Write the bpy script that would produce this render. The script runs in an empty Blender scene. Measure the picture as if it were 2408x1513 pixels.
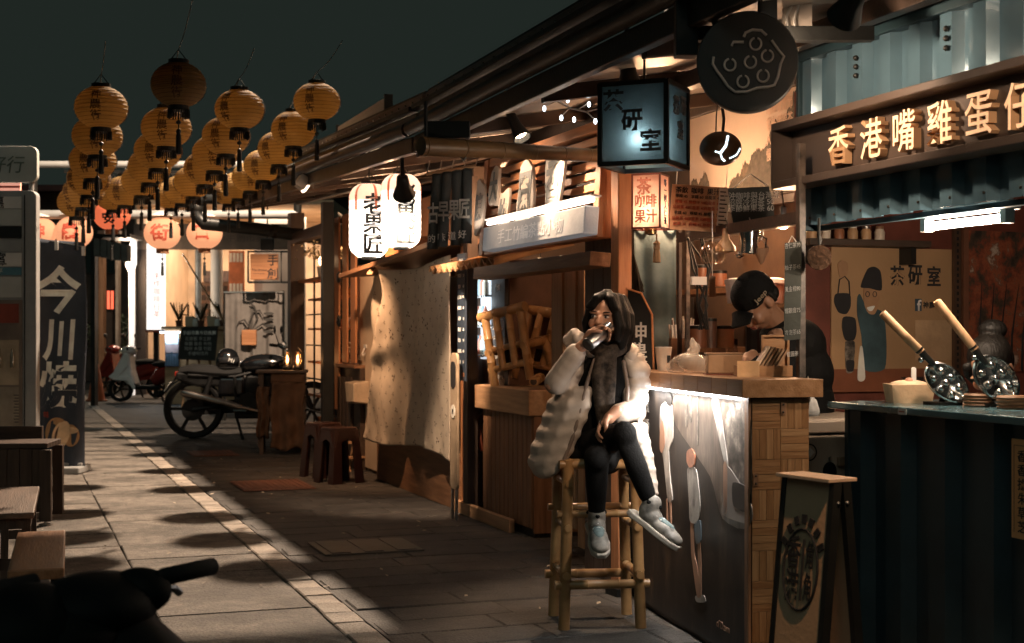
import bpy, bmesh, math, random
from mathutils import Matrix, Vector, Euler
R = math.radians
random.seed(7)
scene = bpy.context.scene
COL = scene.collection

# ------------------------------------------------------------------ camera
FPX, HCAM, HOR, YAW = 3344.0, 1.34, 785.0, R(19.5)      # pixel measures on a 2408 px wide picture
cam_d = bpy.data.cameras.new('camera'); cam = bpy.data.objects.new('camera', cam_d); COL.objects.link(cam)
cam.location = (0, 0, HCAM); cam.rotation_euler = (R(90), 0, -YAW)
cam_d.lens = 50; cam_d.sensor_width = 36; cam_d.shift_y = (HOR - 756.5) / 2408
cam_d.clip_start = 0.05; cam_d.clip_end = 500
cam_d.dof.use_dof = True; cam_d.dof.focus_distance = 6.5; cam_d.dof.aperture_fstop = 5.0
scene.camera = cam

# ------------------------------------------------------------------ night sky, added fill sun, exposure
world = bpy.data.worlds.new('World'); scene.world = world; world.use_nodes = True
bg = world.node_tree.nodes['Background']
bg.inputs[0].default_value = (0.72, 1.0, 0.84, 1); bg.inputs[1].default_value = 0.0168
sun_d = bpy.data.lights.new('fill_sun', 'SUN'); sun_d.energy = 0.16; sun_d.angle = R(40); sun_d.color = (0.75, 1.0, 0.9)  # sun lamp added as a dim fill from behind the camera
sun = bpy.data.objects.new('fill_sun', sun_d); COL.objects.link(sun); sun.rotation_euler = (R(48), 0, R(-35))
scene.view_settings.view_transform = 'Standard'; scene.view_settings.look = 'None'
scene.view_settings.exposure = 0.2; scene.view_settings.gamma = 1; scene.view_settings.use_curve_mapping = False
scene.render.engine = 'CYCLES'
scene.cycles.use_denoising = True
scene.cycles.max_bounces = 6; scene.cycles.diffuse_bounces = 3; scene.cycles.glossy_bounces = 3
scene.cycles.transmission_bounces = 4; scene.cycles.transparent_max_bounces = 6
scene.cycles.sample_clamp_indirect = 4; scene.cycles.caustics_reflective = False; scene.cycles.caustics_refractive = False

# ------------------------------------------------------------------ picture measures -> places
SA, CA = math.sin(YAW), math.cos(YAW)
def PD(u, v, d):                                        # point at depth d
    dx, dz = (u - 1204) / FPX, (HOR - v) / FPX
    return Vector((d * (dx * CA + SA), d * (CA - dx * SA), HCAM + d * dz))
def PX(u, v, X): return PD(u, v, X / ((u - 1204) / FPX * CA + SA))
def PY(u, v, Y): return PD(u, v, Y / (CA - (u - 1204) / FPX * SA))
def PZ(u, v, z=0.0): return PD(u, v, (HCAM - z) * FPX / (v - HOR))
def px(n, d): return n * d / FPX                        # n pixels at depth d, in metres
FACE_CAM = -YAW                                         # rotz of a thing whose front (-y) looks at the camera
FACE_LANE = R(-90)                                      # front looks at the lane (-X)

# ------------------------------------------------------------------ materials
MATS = {}
def M(name, col, rough=.6, metal=0, var=.25, vs=6, bump=.15, bs=60, st=(1, 1, 1), emit=None, es=0, coat=0, spec=.5, alpha=1, trans=0, col2=None, dirt=0):
    if name in MATS: return MATS[name]
    m = bpy.data.materials.new(name); m.use_nodes = True; MATS[name] = m
    nt = m.node_tree; N = nt.nodes; L = nt.links; b = N['Principled BSDF']
    b.inputs['Roughness'].default_value = rough; b.inputs['Metallic'].default_value = metal
    b.inputs['Specular IOR Level'].default_value = spec; b.inputs['Coat Weight'].default_value = coat
    b.inputs['Alpha'].default_value = alpha; b.inputs['Transmission Weight'].default_value = trans
    tc = N.new('ShaderNodeTexCoord'); mp = N.new('ShaderNodeMapping'); mp.inputs['Scale'].default_value = st
    oi = N.new('ShaderNodeObjectInfo'); ad = N.new('ShaderNodeVectorMath'); ad.operation = 'ADD'
    L.new(tc.outputs['Object'], ad.inputs[0]); L.new(oi.outputs['Random'], ad.inputs[1]); L.new(ad.outputs[0], mp.inputs['Vector'])
    nz = N.new('ShaderNodeTexNoise'); nz.inputs['Scale'].default_value = vs; nz.inputs['Detail'].default_value = 5; nz.inputs['Roughness'].default_value = .6
    L.new(mp.outputs[0], nz.inputs['Vector'])
    mr = N.new('ShaderNodeMapRange'); mr.inputs[1].default_value = .3; mr.inputs[2].default_value = .7; L.new(nz.outputs[0], mr.inputs[0])
    mx = N.new('ShaderNodeMix'); mx.data_type = 'RGBA'
    a = [c * (1 - var) for c in col]; c2 = [min(1, c * (1 + var)) for c in col] if col2 is None else col2
    mx.inputs[6].default_value = (*a, 1); mx.inputs[7].default_value = (*c2, 1); L.new(mr.outputs[0], mx.inputs[0])
    L.new(mx.outputs[2], b.inputs['Base Color'])
    if dirt:
        n3 = N.new('ShaderNodeTexNoise'); n3.inputs['Scale'].default_value = 1.7; n3.inputs['Detail'].default_value = 6; L.new(tc.outputs['Object'], n3.inputs['Vector'])
        r3 = N.new('ShaderNodeMapRange'); r3.inputs[1].default_value = .42; r3.inputs[2].default_value = .68; r3.inputs[3].default_value = 1; r3.inputs[4].default_value = 1 - dirt; L.new(n3.outputs[0], r3.inputs[0])
        m3 = N.new('ShaderNodeMix'); m3.data_type = 'RGBA'; m3.blend_type = 'MULTIPLY'; m3.inputs[0].default_value = 1
        L.new(mx.outputs[2], m3.inputs[6]); L.new(r3.outputs[0], m3.inputs[7]); L.new(m3.outputs[2], b.inputs['Base Color'])
    if bump >= .7:                                      # gritty stone: fine speckle
        n4 = N.new('ShaderNodeTexNoise'); n4.inputs['Scale'].default_value = 150; n4.inputs['Detail'].default_value = 2; L.new(mp.outputs[0], n4.inputs['Vector'])
        r4 = N.new('ShaderNodeMapRange'); r4.inputs[1].default_value = .35; r4.inputs[2].default_value = .65; r4.inputs[3].default_value = .6; r4.inputs[4].default_value = 1.3; L.new(n4.outputs[0], r4.inputs[0])
        m4 = N.new('ShaderNodeMix'); m4.data_type = 'RGBA'; m4.blend_type = 'MULTIPLY'; m4.inputs[0].default_value = 1
        L.new(b.inputs['Base Color'].links[0].from_socket, m4.inputs[6]); L.new(r4.outputs[0], m4.inputs[7]); L.new(m4.outputs[2], b.inputs['Base Color'])
    if bump:
        n2 = N.new('ShaderNodeTexNoise'); n2.inputs['Scale'].default_value = bs; n2.inputs['Detail'].default_value = 3; L.new(mp.outputs[0], n2.inputs['Vector'])
        bp = N.new('ShaderNodeBump'); bp.inputs['Strength'].default_value = bump; bp.inputs['Distance'].default_value = .01
        L.new(n2.outputs[0], bp.inputs['Height']); L.new(bp.outputs[0], b.inputs['Normal'])
        if rough > .1:
            rr = N.new('ShaderNodeMapRange'); rr.inputs[3].default_value = max(.03, rough - .12); rr.inputs[4].default_value = min(1, rough + .12)
            L.new(nz.outputs[0], rr.inputs[0]); L.new(rr.outputs[0], b.inputs['Roughness'])
    if emit: b.inputs['Emission Color'].default_value = (*emit, 1); b.inputs['Emission Strength'].default_value = es
    return m
def paper(name, col, tr=.6, bump=.2, ecol=None, es=0, vs=5, var=.15):          # thin paper or cloth that lets light through
    if name in MATS: return MATS[name]
    m = M(name, col, .8, var=var, vs=vs, bump=bump, bs=30, emit=ecol, es=es); nt = m.node_tree; N = nt.nodes; L = nt.links
    b = N['Principled BSDF']; o = N['Material Output']; t = N.new('ShaderNodeBsdfTranslucent'); mx = N.new('ShaderNodeMixShader')
    src = b.inputs['Base Color'].links[0].from_socket; L.new(src, t.inputs[0]); mx.inputs[0].default_value = tr
    L.new(b.outputs[0], mx.inputs[1]); L.new(t.outputs[0], mx.inputs[2])
    if es:
        e = N.new('ShaderNodeEmission'); e.inputs[0].default_value = (*ecol, 1); e.inputs[1].default_value = es
        a = N.new('ShaderNodeAddShader'); L.new(mx.outputs[0], a.inputs[0]); L.new(e.outputs[0], a.inputs[1]); L.new(a.outputs[0], o.inputs[0]); b.inputs['Emission Strength'].default_value = 0
    else: L.new(mx.outputs[0], o.inputs[0])
    return m
def printmat(name, stops, scale, st=(1, 1, 1), rough=.4, coat=0):              # flat printed picture: blotches of several colours
    m = M(name, (.5, .5, .5), rough, bump=0, coat=coat); nt = m.node_tree; N = nt.nodes; L = nt.links
    tc = N.new('ShaderNodeTexCoord'); mp = N.new('ShaderNodeMapping'); mp.inputs['Scale'].default_value = st; L.new(tc.outputs['Object'], mp.inputs['Vector'])
    nz = N.new('ShaderNodeTexNoise'); nz.inputs['Scale'].default_value = scale; nz.inputs['Detail'].default_value = 9; nz.inputs['Roughness'].default_value = .68; L.new(mp.outputs[0], nz.inputs['Vector'])
    cr = N.new('ShaderNodeValToRGB'); e = cr.color_ramp.elements; e[0].position = stops[0][0]; e[0].color = (*stops[0][1], 1); e[1].position = stops[-1][0]; e[1].color = (*stops[-1][1], 1)
    for p_, c_ in stops[1:-1]: q = e.new(p_); q.color = (*c_, 1)
    L.new(nz.outputs[0], cr.inputs[0]); L.new(cr.outputs[0], N['Principled BSDF'].inputs['Base Color']); return m
def glow(name, col, es):
    if name in MATS: return MATS[name]
    m = bpy.data.materials.new(name); m.use_nodes = True; MATS[name] = m; N = m.node_tree.nodes
    b = N['Principled BSDF']; b.inputs['Base Color'].default_value = (*col, 1); b.inputs['Emission Color'].default_value = (*col, 1); b.inputs['Emission Strength'].default_value = es
    return m
def wood(name, c1, c2, axis='z', rough=.55, fine=1.0, bump=.2):
    s = {'x': (1.2, 14, 14), 'y': (14, 1.2, 14), 'z': (14, 14, 1.2)}[axis]
    return M(name, c1, rough, col2=c2, var=.1, vs=2.4 * fine, bump=bump, bs=9, st=s)
def glass(name, col=(.9, .95, .95), rough=.03, alpha=.25):
    if name in MATS: return MATS[name]
    m = bpy.data.materials.new(name); m.use_nodes = True; MATS[name] = m; nt = m.node_tree; N = nt.nodes; L = nt.links
    o = N['Material Output']; g = N.new('ShaderNodeBsdfGlossy'); g.inputs[0].default_value = (*col, 1); g.inputs[1].default_value = rough
    t = N.new('ShaderNodeBsdfTransparent'); t.inputs[0].default_value = (*col, 1); mx = N.new('ShaderNodeMixShader'); mx.inputs[0].default_value = alpha
    L.new(t.outputs[0], mx.inputs[1]); L.new(g.outputs[0], mx.inputs[2]); L.new(mx.outputs[0], o.inputs[0]); return m

BLACK = M('black_metal', (.018, .02, .02), .45, .3, bump=.05)
DARK = M('dark_steel', (.03, .03, .028), .4, .6, bump=.1, dirt=.4)
RUBBER = M('rubber', (.013, .013, .013), .8, spec=.2)
CHROME = M('chrome', (.75, .74, .72), .14, 1, var=.08, bump=.02)
STEEL = M('brushed_steel', (.5, .48, .46), .3, 1, var=.15, bump=.06)
WHITE = M('white_paint', (.72, .7, .67), .5, var=.06, bump=.05)
INK = M('black_ink', (.02, .02, .022), .6, bump=0)
REDINK = M('red_ink', (.42, .06, .03), .6, bump=0)
CREAM = M('cream_print', (.86, .80, .72), .6, bump=0)
WPRINT = M('white_print', (.78, .77, .74), .6, bump=0)
GREY = M('grey_paint', (.33, .34, .34), .5, var=.1)
BROWNZ = wood('brown_wood_upright', (.16, .075, .035), (.30, .16, .085), 'z')
BROWNX = wood('brown_wood_long', (.16, .075, .035), (.30, .16, .085), 'x')
BROWNY = wood('brown_wood_cross', (.16, .075, .035), (.30, .16, .085), 'y')
ORNGZ = wood('orange_timber_upright', (.42, .17, .07), (.56, .25, .11), 'z', .5)
ORNGX = wood('orange_timber_long', (.42, .17, .07), (.56, .25, .11), 'x', .5)
DWOODZ = wood('dark_wood_upright', (.035, .022, .016), (.075, .048, .033), 'z')
DWOODX = wood('dark_wood_long', (.035, .022, .016), (.075, .048, .033), 'x')
PINEZ = wood('pine_upright', (.40, .23, .12), (.55, .34, .19), 'z')
PINEX = wood('pine_long', (.40, .23, .12), (.55, .34, .19), 'x')
BAMBOO = M('bamboo_skin', (.40, .20, .075), .32, col2=(.58, .33, .14), vs=3, bump=.1, bs=14, st=(2, 2, 2), dirt=.45)
BAMBOOD = M('bamboo_dark', (.22, .12, .05), .4, col2=(.36, .21, .095), vs=3, bump=.1, bs=14, dirt=.5)

# ------------------------------------------------------------------ mesh tools
class MB:
    def __init__(s): s.v = []; s.f = []
    def add(s, vs, fs, m=None):
        o = len(s.v); s.v += [tuple(m @ Vector(p)) if m else tuple(p) for p in vs]; s.f += [tuple(i + o for i in f) for f in fs]; return s
    def box(s, x0, x1, y0, y1, z0, z1, m=None):
        vs = [(x, y, z) for z in (z0, z1) for y in (y0, y1) for x in (x0, x1)]
        return s.add(vs, [(0, 2, 3, 1), (4, 5, 7, 6), (0, 1, 5, 4), (2, 6, 7, 3), (0, 4, 6, 2), (1, 3, 7, 5)], m)
    def cbox(s, c, size, rot=(0, 0, 0)):
        h = [k / 2 for k in size]
        return s.box(-h[0], h[0], -h[1], h[1], -h[2], h[2], Matrix.Translation(c) @ Euler(rot).to_matrix().to_4x4())
    def bar(s, a, b, w, h=None, up=(0, 0, 1)):                      # square bar between two points
        a, b = Vector(a), Vector(b); h = h or w; d = (b - a).normalized(); x = d.cross(Vector(up))
        if x.length < 1e-4: x = d.cross(Vector((0, 1, 0)))
        x.normalize(); z = x.cross(d)
        vs = [p + x * (sx * w / 2) + z * (sz * h / 2) for p in (a, b) for sx, sz in ((-1, -1), (1, -1), (1, 1), (-1, 1))]
        return s.add(vs, [(3, 2, 1, 0), (4, 5, 6, 7), (0, 1, 5, 4), (1, 2, 6, 5), (2, 3, 7, 6), (3, 0, 4, 7)])
    def tube(s, pts, r, n=8, cap=True):
        pts = [Vector(p) for p in pts]; rs = r if isinstance(r, (list, tuple)) else [r] * len(pts)
        o = len(s.v); up = None
        for i, p in enumerate(pts):
            d = (pts[min(i + 1, len(pts) - 1)] - pts[max(i - 1, 0)])
            d = d.normalized() if d.length > 1e-9 else Vector((0, 0, 1))
            if up is None:
                up = Vector((0, 0, 1)) if abs(d.z) < .9 else Vector((1, 0, 0))
            x = d.cross(up)
            if x.length < 1e-5: x = d.orthogonal()
            x.normalize(); y = x.cross(d); up = y if abs(y.dot(up)) > .2 or True else up
            for k in range(n):
                t = 2 * math.pi * k / n; s.v.append(tuple(p + (x * math.cos(t) + y * math.sin(t)) * rs[i]))
        for i in range(len(pts) - 1):
            for k in range(n):
                a = o + i * n + k; b = o + i * n + (k + 1) % n; s.f.append((a, b, b + n, a + n))
        if cap: s.f.append(tuple(o + k for k in range(n - 1, -1, -1))); s.f.append(tuple(o + (len(pts) - 1) * n + k for k in range(n)))
        return s
    def lathe(s, prof, n=20, m=None, c=(0, 0, 0), sq=(1, 1)):        # prof [(r,z)] about z
        o = len(s.v)
        for r, z in prof:
            for k in range(n):
                t = 2 * math.pi * k / n; p = Vector((c[0] + r * math.cos(t) * sq[0], c[1] + r * math.sin(t) * sq[1], c[2] + z)); s.v.append(tuple(m @ p if m else p))
        for i in range(len(prof) - 1):
            for k in range(n):
                a = o + i * n + k; b = o + i * n + (k + 1) % n; s.f.append((a, b, b + n, a + n))
        if prof[0][0] > 1e-6: s.f.append(tuple(o + k for k in range(n - 1, -1, -1)))
        if prof[-1][0] > 1e-6: s.f.append(tuple(o + (len(prof) - 1) * n + k for k in range(n)))
        return s
    def ball(s, c, r, n=12, m=None):
        r = r if isinstance(r, (tuple, list)) else (r, r, r)
        pr = [(max(1e-7, math.sin(math.pi * i / n)), -math.cos(math.pi * i / n)) for i in range(n + 1)]
        T = Matrix.Translation(c) @ (m or Matrix.Identity(4)) @ Matrix.Diagonal((*r, 1)); return s.lathe(pr, n + 4, T)
    def prism(s, poly, y0, y1, m=None):                             # polygon in x,z pushed from y0 to y1
        n = len(poly); vs = [(x, y0, z) for x, z in poly] + [(x, y1, z) for x, z in poly]
        return s.add(vs, [tuple(range(n)), tuple(range(2 * n - 1, n - 1, -1))] + [(i, i + n, (i + 1) % n + n, (i + 1) % n) for i in range(n)], m)
    def grid(s, fn, nu, nv):
        o = len(s.v); s.v += [tuple(fn(i / nu, j / nv)) for j in range(nv + 1) for i in range(nu + 1)]
        s.f += [(o + j * (nu + 1) + i, o + j * (nu + 1) + i + 1, o + (j + 1) * (nu + 1) + i + 1, o + (j + 1) * (nu + 1) + i) for j in range(nv) for i in range(nu)]; return s
    def build(s, name, mat, parent=None, smooth=False, bevel=0, world=False, thick=0, subd=0):
        me = bpy.data.meshes.new(name); vs = s.v
        if world and parent is not None:
            inv = WM[parent.name].inverted(); vs = [tuple(inv @ Vector(p)) for p in vs]
        me.from_pydata(vs, [], s.f); me.validate()
        bm = bmesh.new(); bm.from_mesh(me); bmesh.ops.recalc_face_normals(bm, faces=bm.faces); 
        if smooth:
            for f in bm.faces: f.smooth = True
            for e in bm.edges:
                if len(e.link_faces) == 2 and e.calc_face_angle(0) > R(42): e.smooth = False
        bm.to_mesh(me); bm.free(); me.materials.append(mat)
        ob = bpy.data.objects.new(name, me); COL.objects.link(ob)
        if parent is not None: ob.parent = parent
        if bevel: b = ob.modifiers.new('b', 'BEVEL'); b.width = bevel; b.segments = 2; b.limit_method = 'ANGLE'; b.angle_limit = R(50)
        if thick: t = ob.modifiers.new('t', 'SOLIDIFY'); t.thickness = thick; t.offset = 0
        if subd: t = ob.modifiers.new('s', 'SUBSURF'); t.levels = t.render_levels = subd
        return ob
def B(x0, x1, y0, y1, z0, z1): return MB().box(x0, x1, y0, y1, z0, z1)
WM = {}
def thing(name, label, cat, loc=(0, 0, 0), rz=0, group=None, rot=None):
    o = bpy.data.objects.new(name, None); COL.objects.link(o); o.empty_display_size = .1
    o.location = loc; o.rotation_euler = rot or (0, 0, rz); o['label'] = label; o['category'] = cat
    if group: o['group'] = group
    WM[o.name] = Matrix.Translation(loc) @ Euler(rot or (0, 0, rz)).to_matrix().to_4x4(); return o
def tag(o, label, cat, group=None):
    o['label'] = label; o['category'] = cat
    if group: o['group'] = group
    return o
def struct(o): o['kind'] = 'structure'; return o
def copy_tree(o, loc=None, rz=None, label=None, parent=None):
    c = o.copy(); COL.objects.link(c)
    if parent is not None: c.parent = parent
    if loc is not None: c.location = loc
    if rz is not None: c.rotation_euler = (0, 0, rz)
    if label: c['label'] = label
    for ch in list(o.children): copy_tree(ch, parent=c)
    return c
_TX = {}
def text_geo(body, size, bold=0, ext=.001, res=3, vertical=False, gap=1.08):
    key = (body, round(size, 4), bold, ext, res, vertical, gap)
    if key in _TX: return _TX[key]
    c = bpy.data.curves.new('t', 'FONT'); c.body = '\n'.join(body) if vertical else body; c.size = size; c.extrude = ext; c.offset = bold * size
    c.align_x = 'CENTER'; c.align_y = 'CENTER'; c.resolution_u = res; c.space_line = gap
    o = bpy.data.objects.new('t', c); COL.objects.link(o); dg = bpy.context.evaluated_depsgraph_get(); dg.update()
    me = bpy.data.meshes.new_from_object(o.evaluated_get(dg)); bpy.data.objects.remove(o)
    vs = [(v.co.x, -v.co.z, v.co.y) for v in me.vertices]; fs = [tuple(p.vertices) for p in me.polygons]
    if vs:
        xs = [p[0] for p in vs]; zs = [p[2] for p in vs]; cx, cz = (min(xs) + max(xs)) / 2, (min(zs) + max(zs)) / 2
        vs = [(x - cx, y, z - cz) for x, y, z in vs]
    _TX[key] = (vs, fs); return vs, fs
def text(body, size, mat, parent, loc, rot=(0, 0, 0), bold=0, ext=.001, name='lettering', res=3, vertical=False, gap=1.08, sx=1, sh=0, warp=None):
    """writing in the parent's x-z plane, looking along -y"""
    vs, fs = text_geo(body, size, bold, ext, res, vertical, gap)
    T = Matrix.Translation(loc) @ Euler(rot).to_matrix().to_4x4()
    vs = [(x * sx + sh * z, y, z) for x, y, z in vs]
    if warp: vs = [warp(p) for p in vs]
    mb = MB(); mb.add(vs, fs, T); return mb.build(name, mat, parent)
def lamp(name, kind, loc, energy, col, parent=None, size=.03, rot=None, spot=None, blend=.5):
    d = bpy.data.lights.new(name, kind); d.energy = energy; d.color = col
    if kind == 'AREA': d.size = size[0]; d.shape = 'RECTANGLE'; d.size_y = size[1]
    else: d.shadow_soft_size = size
    if spot: d.spot_size = R(spot); d.spot_blend = blend
    o = bpy.data.objects.new(name, d); COL.objects.link(o); o.location = loc
    if rot: o.rotation_euler = rot
    if parent is not None: o.parent = parent
    return o
def aim(o, p):                                        # point a light (top level, or under an unrotated parent) at p
    q = Vector(o.location) + (Vector(o.parent.location) if o.parent else Vector())
    e = (Vector(p) - q).to_track_quat('-Z', 'Y').to_euler(); o.rotation_euler = e
    if o.parent: o.rotation_euler = (Euler(o.parent.rotation_euler).to_matrix().inverted() @ e.to_matrix()).to_euler()
WARM = (1.0, .55, .29); WARMW = (1.0, .68, .45); COOL = (.80, .93, 1.0)
# ------------------------------------------------------------------ ground, paving
GROUND = M('dark_ground', (.035, .033, .03), .85, var=.4, vs=3, bump=.5, bs=40)
PAVE = M('pale_paving', (.175, .157, .136), .8, var=.45, vs=11, bump=1.0, bs=55, dirt=.6)
STONE = M('dark_stone_paving', (.055, .05, .045), .72, var=.5, vs=9, bump=1.0, bs=70, dirt=.55)
EDGE = M('pale_edge_brick', (.36, .31, .26), .75, var=.3, vs=7, bump=.7, bs=60, dirt=.45)
gm = MB().grid(lambda a, b: (-60 + 120 * a, -20 + 140 * b, -.03), 40, 40)
ground = struct(gm.build('ground', GROUND))
def slab_mesh(name, w, l, h, mat, ch=.006, jit=.004):
    mb = MB(); c = [(-1, -1), (1, -1), (1, 1), (-1, 1)]
    q = [(random.uniform(-jit, jit), random.uniform(-jit, jit)) for _ in c]
    ring = lambda z, i: [(sx * (w / 2 - i) + q[k][0], sy * (l / 2 - i) + q[k][1], z) for k, (sx, sy) in enumerate(c)]
    vs = ring(-h, 0) + ring(-ch, 0) + ring(0, ch)
    mb.add(vs, [(8, 9, 10, 11)] + [(k + 4 * j, (k + 1) % 4 + 4 * j, (k + 1) % 4 + 4 * j + 4, k + 4 * j + 4) for j in (0, 1) for k in range(4)])
    o = mb.build(name, mat); me = o.data; bpy.data.objects.remove(o); return me
def lay(meshes, name, parent, x, y, rz=0, dz=.002, tilt=.003):
    o = bpy.data.objects.new(name, random.choice(meshes)); COL.objects.link(o); o.parent = parent
    o.location = (x, y, random.uniform(-dz, dz)); o.rotation_euler = (random.uniform(-tilt, tilt), random.uniform(-tilt, tilt), rz + random.uniform(-.004, .004)); return o
pavement = struct(MB().grid(lambda a, b: (-3.2 + 4.6 * a, 3.6 + 34 * b, -.022), 4, 20).build('pavement', GROUND))
ms = [slab_mesh('paver', .742, .592, .05, PAVE) for _ in range(6)]
for j in range(48):
    for i in range(6): lay(ms, 'paver', pavement, 1.04 - i * .75 + (0 if j % 2 else -.0), 4.2 + j * .6, R(180) * random.randint(0, 1))
road = struct(MB().grid(lambda a, b: (1.58 + 3.4 * a, 3.6 + 34 * b, -.006), 4, 20).build('stone_road', STONE))
ms = [slab_mesh('paving_stone', .548, .292, .05, STONE, .008, .006) for _ in range(8)]
for j in range(56):
    for i in range(4): lay(ms, 'paving_stone', road, 1.87 + i * .556 + (.0 if j % 2 else .14), 4.2 + j * .3, R(180) * random.randint(0, 1), .003, .006)
edge = struct(B(1.415, 1.58, 3.6, 37.6, -.05, -.015).build('edge_strip', GROUND))
ms = [slab_mesh('edge_brick', .148, .232, .05, EDGE, .006, .006) for _ in range(8)]
for j in range(140): lay(ms, 'edge_brick', edge, 1.497, 4.2 + j * .24, R(180) * random.randint(0, 1), .003, .008)

def ridged_mat(name, label, c, rz, w, l, col, n):
    t = thing(name, label, 'floor plate', c, rz)
    B(-w / 2, w / 2, -l / 2, l / 2, .004, .012).build('plate', col, t, bevel=.003)
    for k in range(n):
        x = -w / 2 + (k + .5) * w / n; B(x - w / n * .28, x + w / n * .28, -l / 2 + .02, l / 2 - .02, .0125, .017).build('ridge', col, t)
TAC = M('terracotta_plate', (.15, .062, .04), .7, dirt=.4); IRON = M('iron_cover', (.085, .08, .07), .5, .5, dirt=.4)
c = PZ(640, 1143); ridged_mat('tactile_plate', 'terracotta ridged plate set in the road before the plastic stools', (c.x, c.y, 0), 0, .62, .8, TAC, 12)
c = PZ(500, 1068); ridged_mat('tactile_plate', 'small terracotta plate in the road under the motorcycle', (c.x, c.y, 0), 0, .5, .7, TAC, 9)
c = PZ(858, 1288); ridged_mat('drain_cover', 'wide grey iron drain cover in the road before the curtain', (c.x, c.y, 0), 0, .62, .55, IRON, 3)

# ------------------------------------------------------------------ street lamp above the far end of the roofs (throws the lantern shadows)
LP = Vector((3.2, 13.9, 6.6))
t = thing('street_lamp', 'tall dark street lamp rising behind the stall roofs', 'street lamp', (5.3, 10.9, 0)); q = LP - Vector((5.3, 10.9, 0))
MB().tube([(0, 0, 0), (0, 0, 4), (0, 0, 6.9)], [.09, .07, .05], 10).build('pole', BLACK, t, True)
MB().tube([(0, 0, 6.85), q * .5 + Vector((0, 0, 3.7)), q + Vector((.3, -.3, .3))], .035, 8).build('arm', BLACK, t, True)
MB().ball(q + Vector((.05, -.05, .24)), (.34, .14, .07), 10).build('lamp_head', BLACK, t, True)
MB().ball(q + Vector((0, 0, .16)), (.16, .1, .03), 8).build('lens', glow('street_lens', (1, .8, .6), 60), t, True)
l = lamp('street_light', 'SPOT', q, 4700, (1.0, .74, .53), t, .08, None, 126, .08)

# ------------------------------------------------------------------ stall roofs
CEIL = M('roof_sheet', (.52, .47, .42), .42, .25, var=.15, vs=2, bump=.15, bs=5, st=(1, 3, 1), dirt=.35)
FASC = M('brown_fascia', (.05, .033, .024), .38, .2, dirt=.4)
FLASH = M('shiny_flashing', (.16, .13, .115), .34, .8, var=.4, vs=3, bump=.3, bs=7)
def roof(label, e0, e1, depth, slope, n):
    e0, e1 = Vector(e0), Vector(e1); t = thing('stall_roof', label, 'roof', (e0.x, e0.y, e0.z))
    off = lambda p, dx, dz: Vector((p.x + dx, p.y, p.z + dz))
    for k in range(n):
        a, b = e0.lerp(e1, k / n), e0.lerp(e1, (k + 1) / n - .012 / n)
        mb = MB(); vs = []
        for p in (a, b):
            for dx, dz in ((0, .06), (depth, .06 + depth * slope), (depth, .09 + depth * slope), (0, .09)): vs.append(off(p, dx, dz))
        mb.add(vs, [(0, 1, 2, 3), (7, 6, 5, 4), (0, 4, 5, 1), (1, 5, 6, 2), (2, 6, 7, 3), (3, 7, 4, 0)]).build('roof_panel', CEIL, t, world=True)
    MB().bar(off(e0, 0, .05), off(e1, 0, .05), .05, .10).build('fascia', FASC, t, world=True, bevel=.006)
    MB().tube([off(e0, -.05, .14), off(e1, -.05, .14)], .045, 10).build('gutter', FASC, t, True, world=True)
    MB().bar(off(e0, .02, .205), off(e1, .02, .205), .03, .085).build('flashing', FLASH, t, world=True, bevel=.004)
    MB().bar(off(e0, -.01, .27), off(e1, -.01, .27), .07, .03).build('drip_edge', DARK, t, world=True, bevel=.004)
    MB().bar(off(e0, .06, .335), off(e1, .06, .335), .03, .06).build('ridge_trim', FLASH, t, world=True, bevel=.004)
    MB().bar(off(e0, .09, .375), off(e1, .09, .375), .06, .02).build('cap_rail', DARK, t, world=True)
    L = (e1 - e0).length
    for k in range(int(L / .09)):
        p = off(e0.lerp(e1, (k + .5) * .09 / L), .042, .335)
        if k % 2 == 0: MB().ball(p, .008, 6).build('rivet', CHROME, t, True, world=True)  # chrome beads stand in for a row of tiny lights on the trim
    for k in range(int(L / 1.15) + 1):
        p = e0.lerp(e1, min(1, (k * 1.15 + .1) / L))
        MB().bar(off(p, .03, .02), off(p, depth, .02 + depth * slope), .05, .075).build('rafter', FASC, t, world=True, bevel=.004)
    for dx in (.75, 1.6):
        MB().bar(off(e0, dx, -.01 + dx * slope), off(e1, dx, -.01 + dx * slope), .06, .08).build('purlin', FASC, t, world=True, bevel=.004)
    return t
roof('long stall roof over the drinking woman with pale sheet underside', (2.33, 1.6, 2.45), (2.36, 8.38, 2.45), 3.4, .16, 15)
roof('farther stall roof above the two tall white paper lanterns', (2.36, 8.44, 2.45), (2.46, 16.6, 2.78), 2.6, .16, 16)
# grey hoarding above the far roof, seen between the yellow lanterns
p0, p1 = PX(800, 325, 2.62), PX(912, 262, 2.62)
t = thing('hoarding', 'pale grey board standing above the far roof edge', 'hoarding', (2.62, p0.y, 2.74), FACE_LANE)
B(0, p0.y - p1.y, -.02, .02, .0, .33).build('board', WHITE, t); B(-.03, 0, -.03, .03, -.1, .35).build('post', DARK, t); B(p0.y - p1.y, p0.y - p1.y + .03, -.03, .03, -.1, .35).build('post', DARK, t)
# downpipe elbow at the far gutter end
t = thing('downpipe', 'thick dark pipe elbow at the far end of the roof gutter', 'pipe', (2.42, 16.7, 2.3))
MB().tube([(0, 0, .62), (-.28, .1, .62), (-.36, .12, .54), (-.36, .12, .42), (-.28, .1, .32), (.3, -.1, .26), (1.2, -.4, .12)], .075, 12).build('pipe', BLACK, t, True)
for p in ((-.36, .12, .5), (.5, -.17, .23)): MB().ball(p, .086, 8).build('pipe_collar', DARK, t, True)

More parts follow.
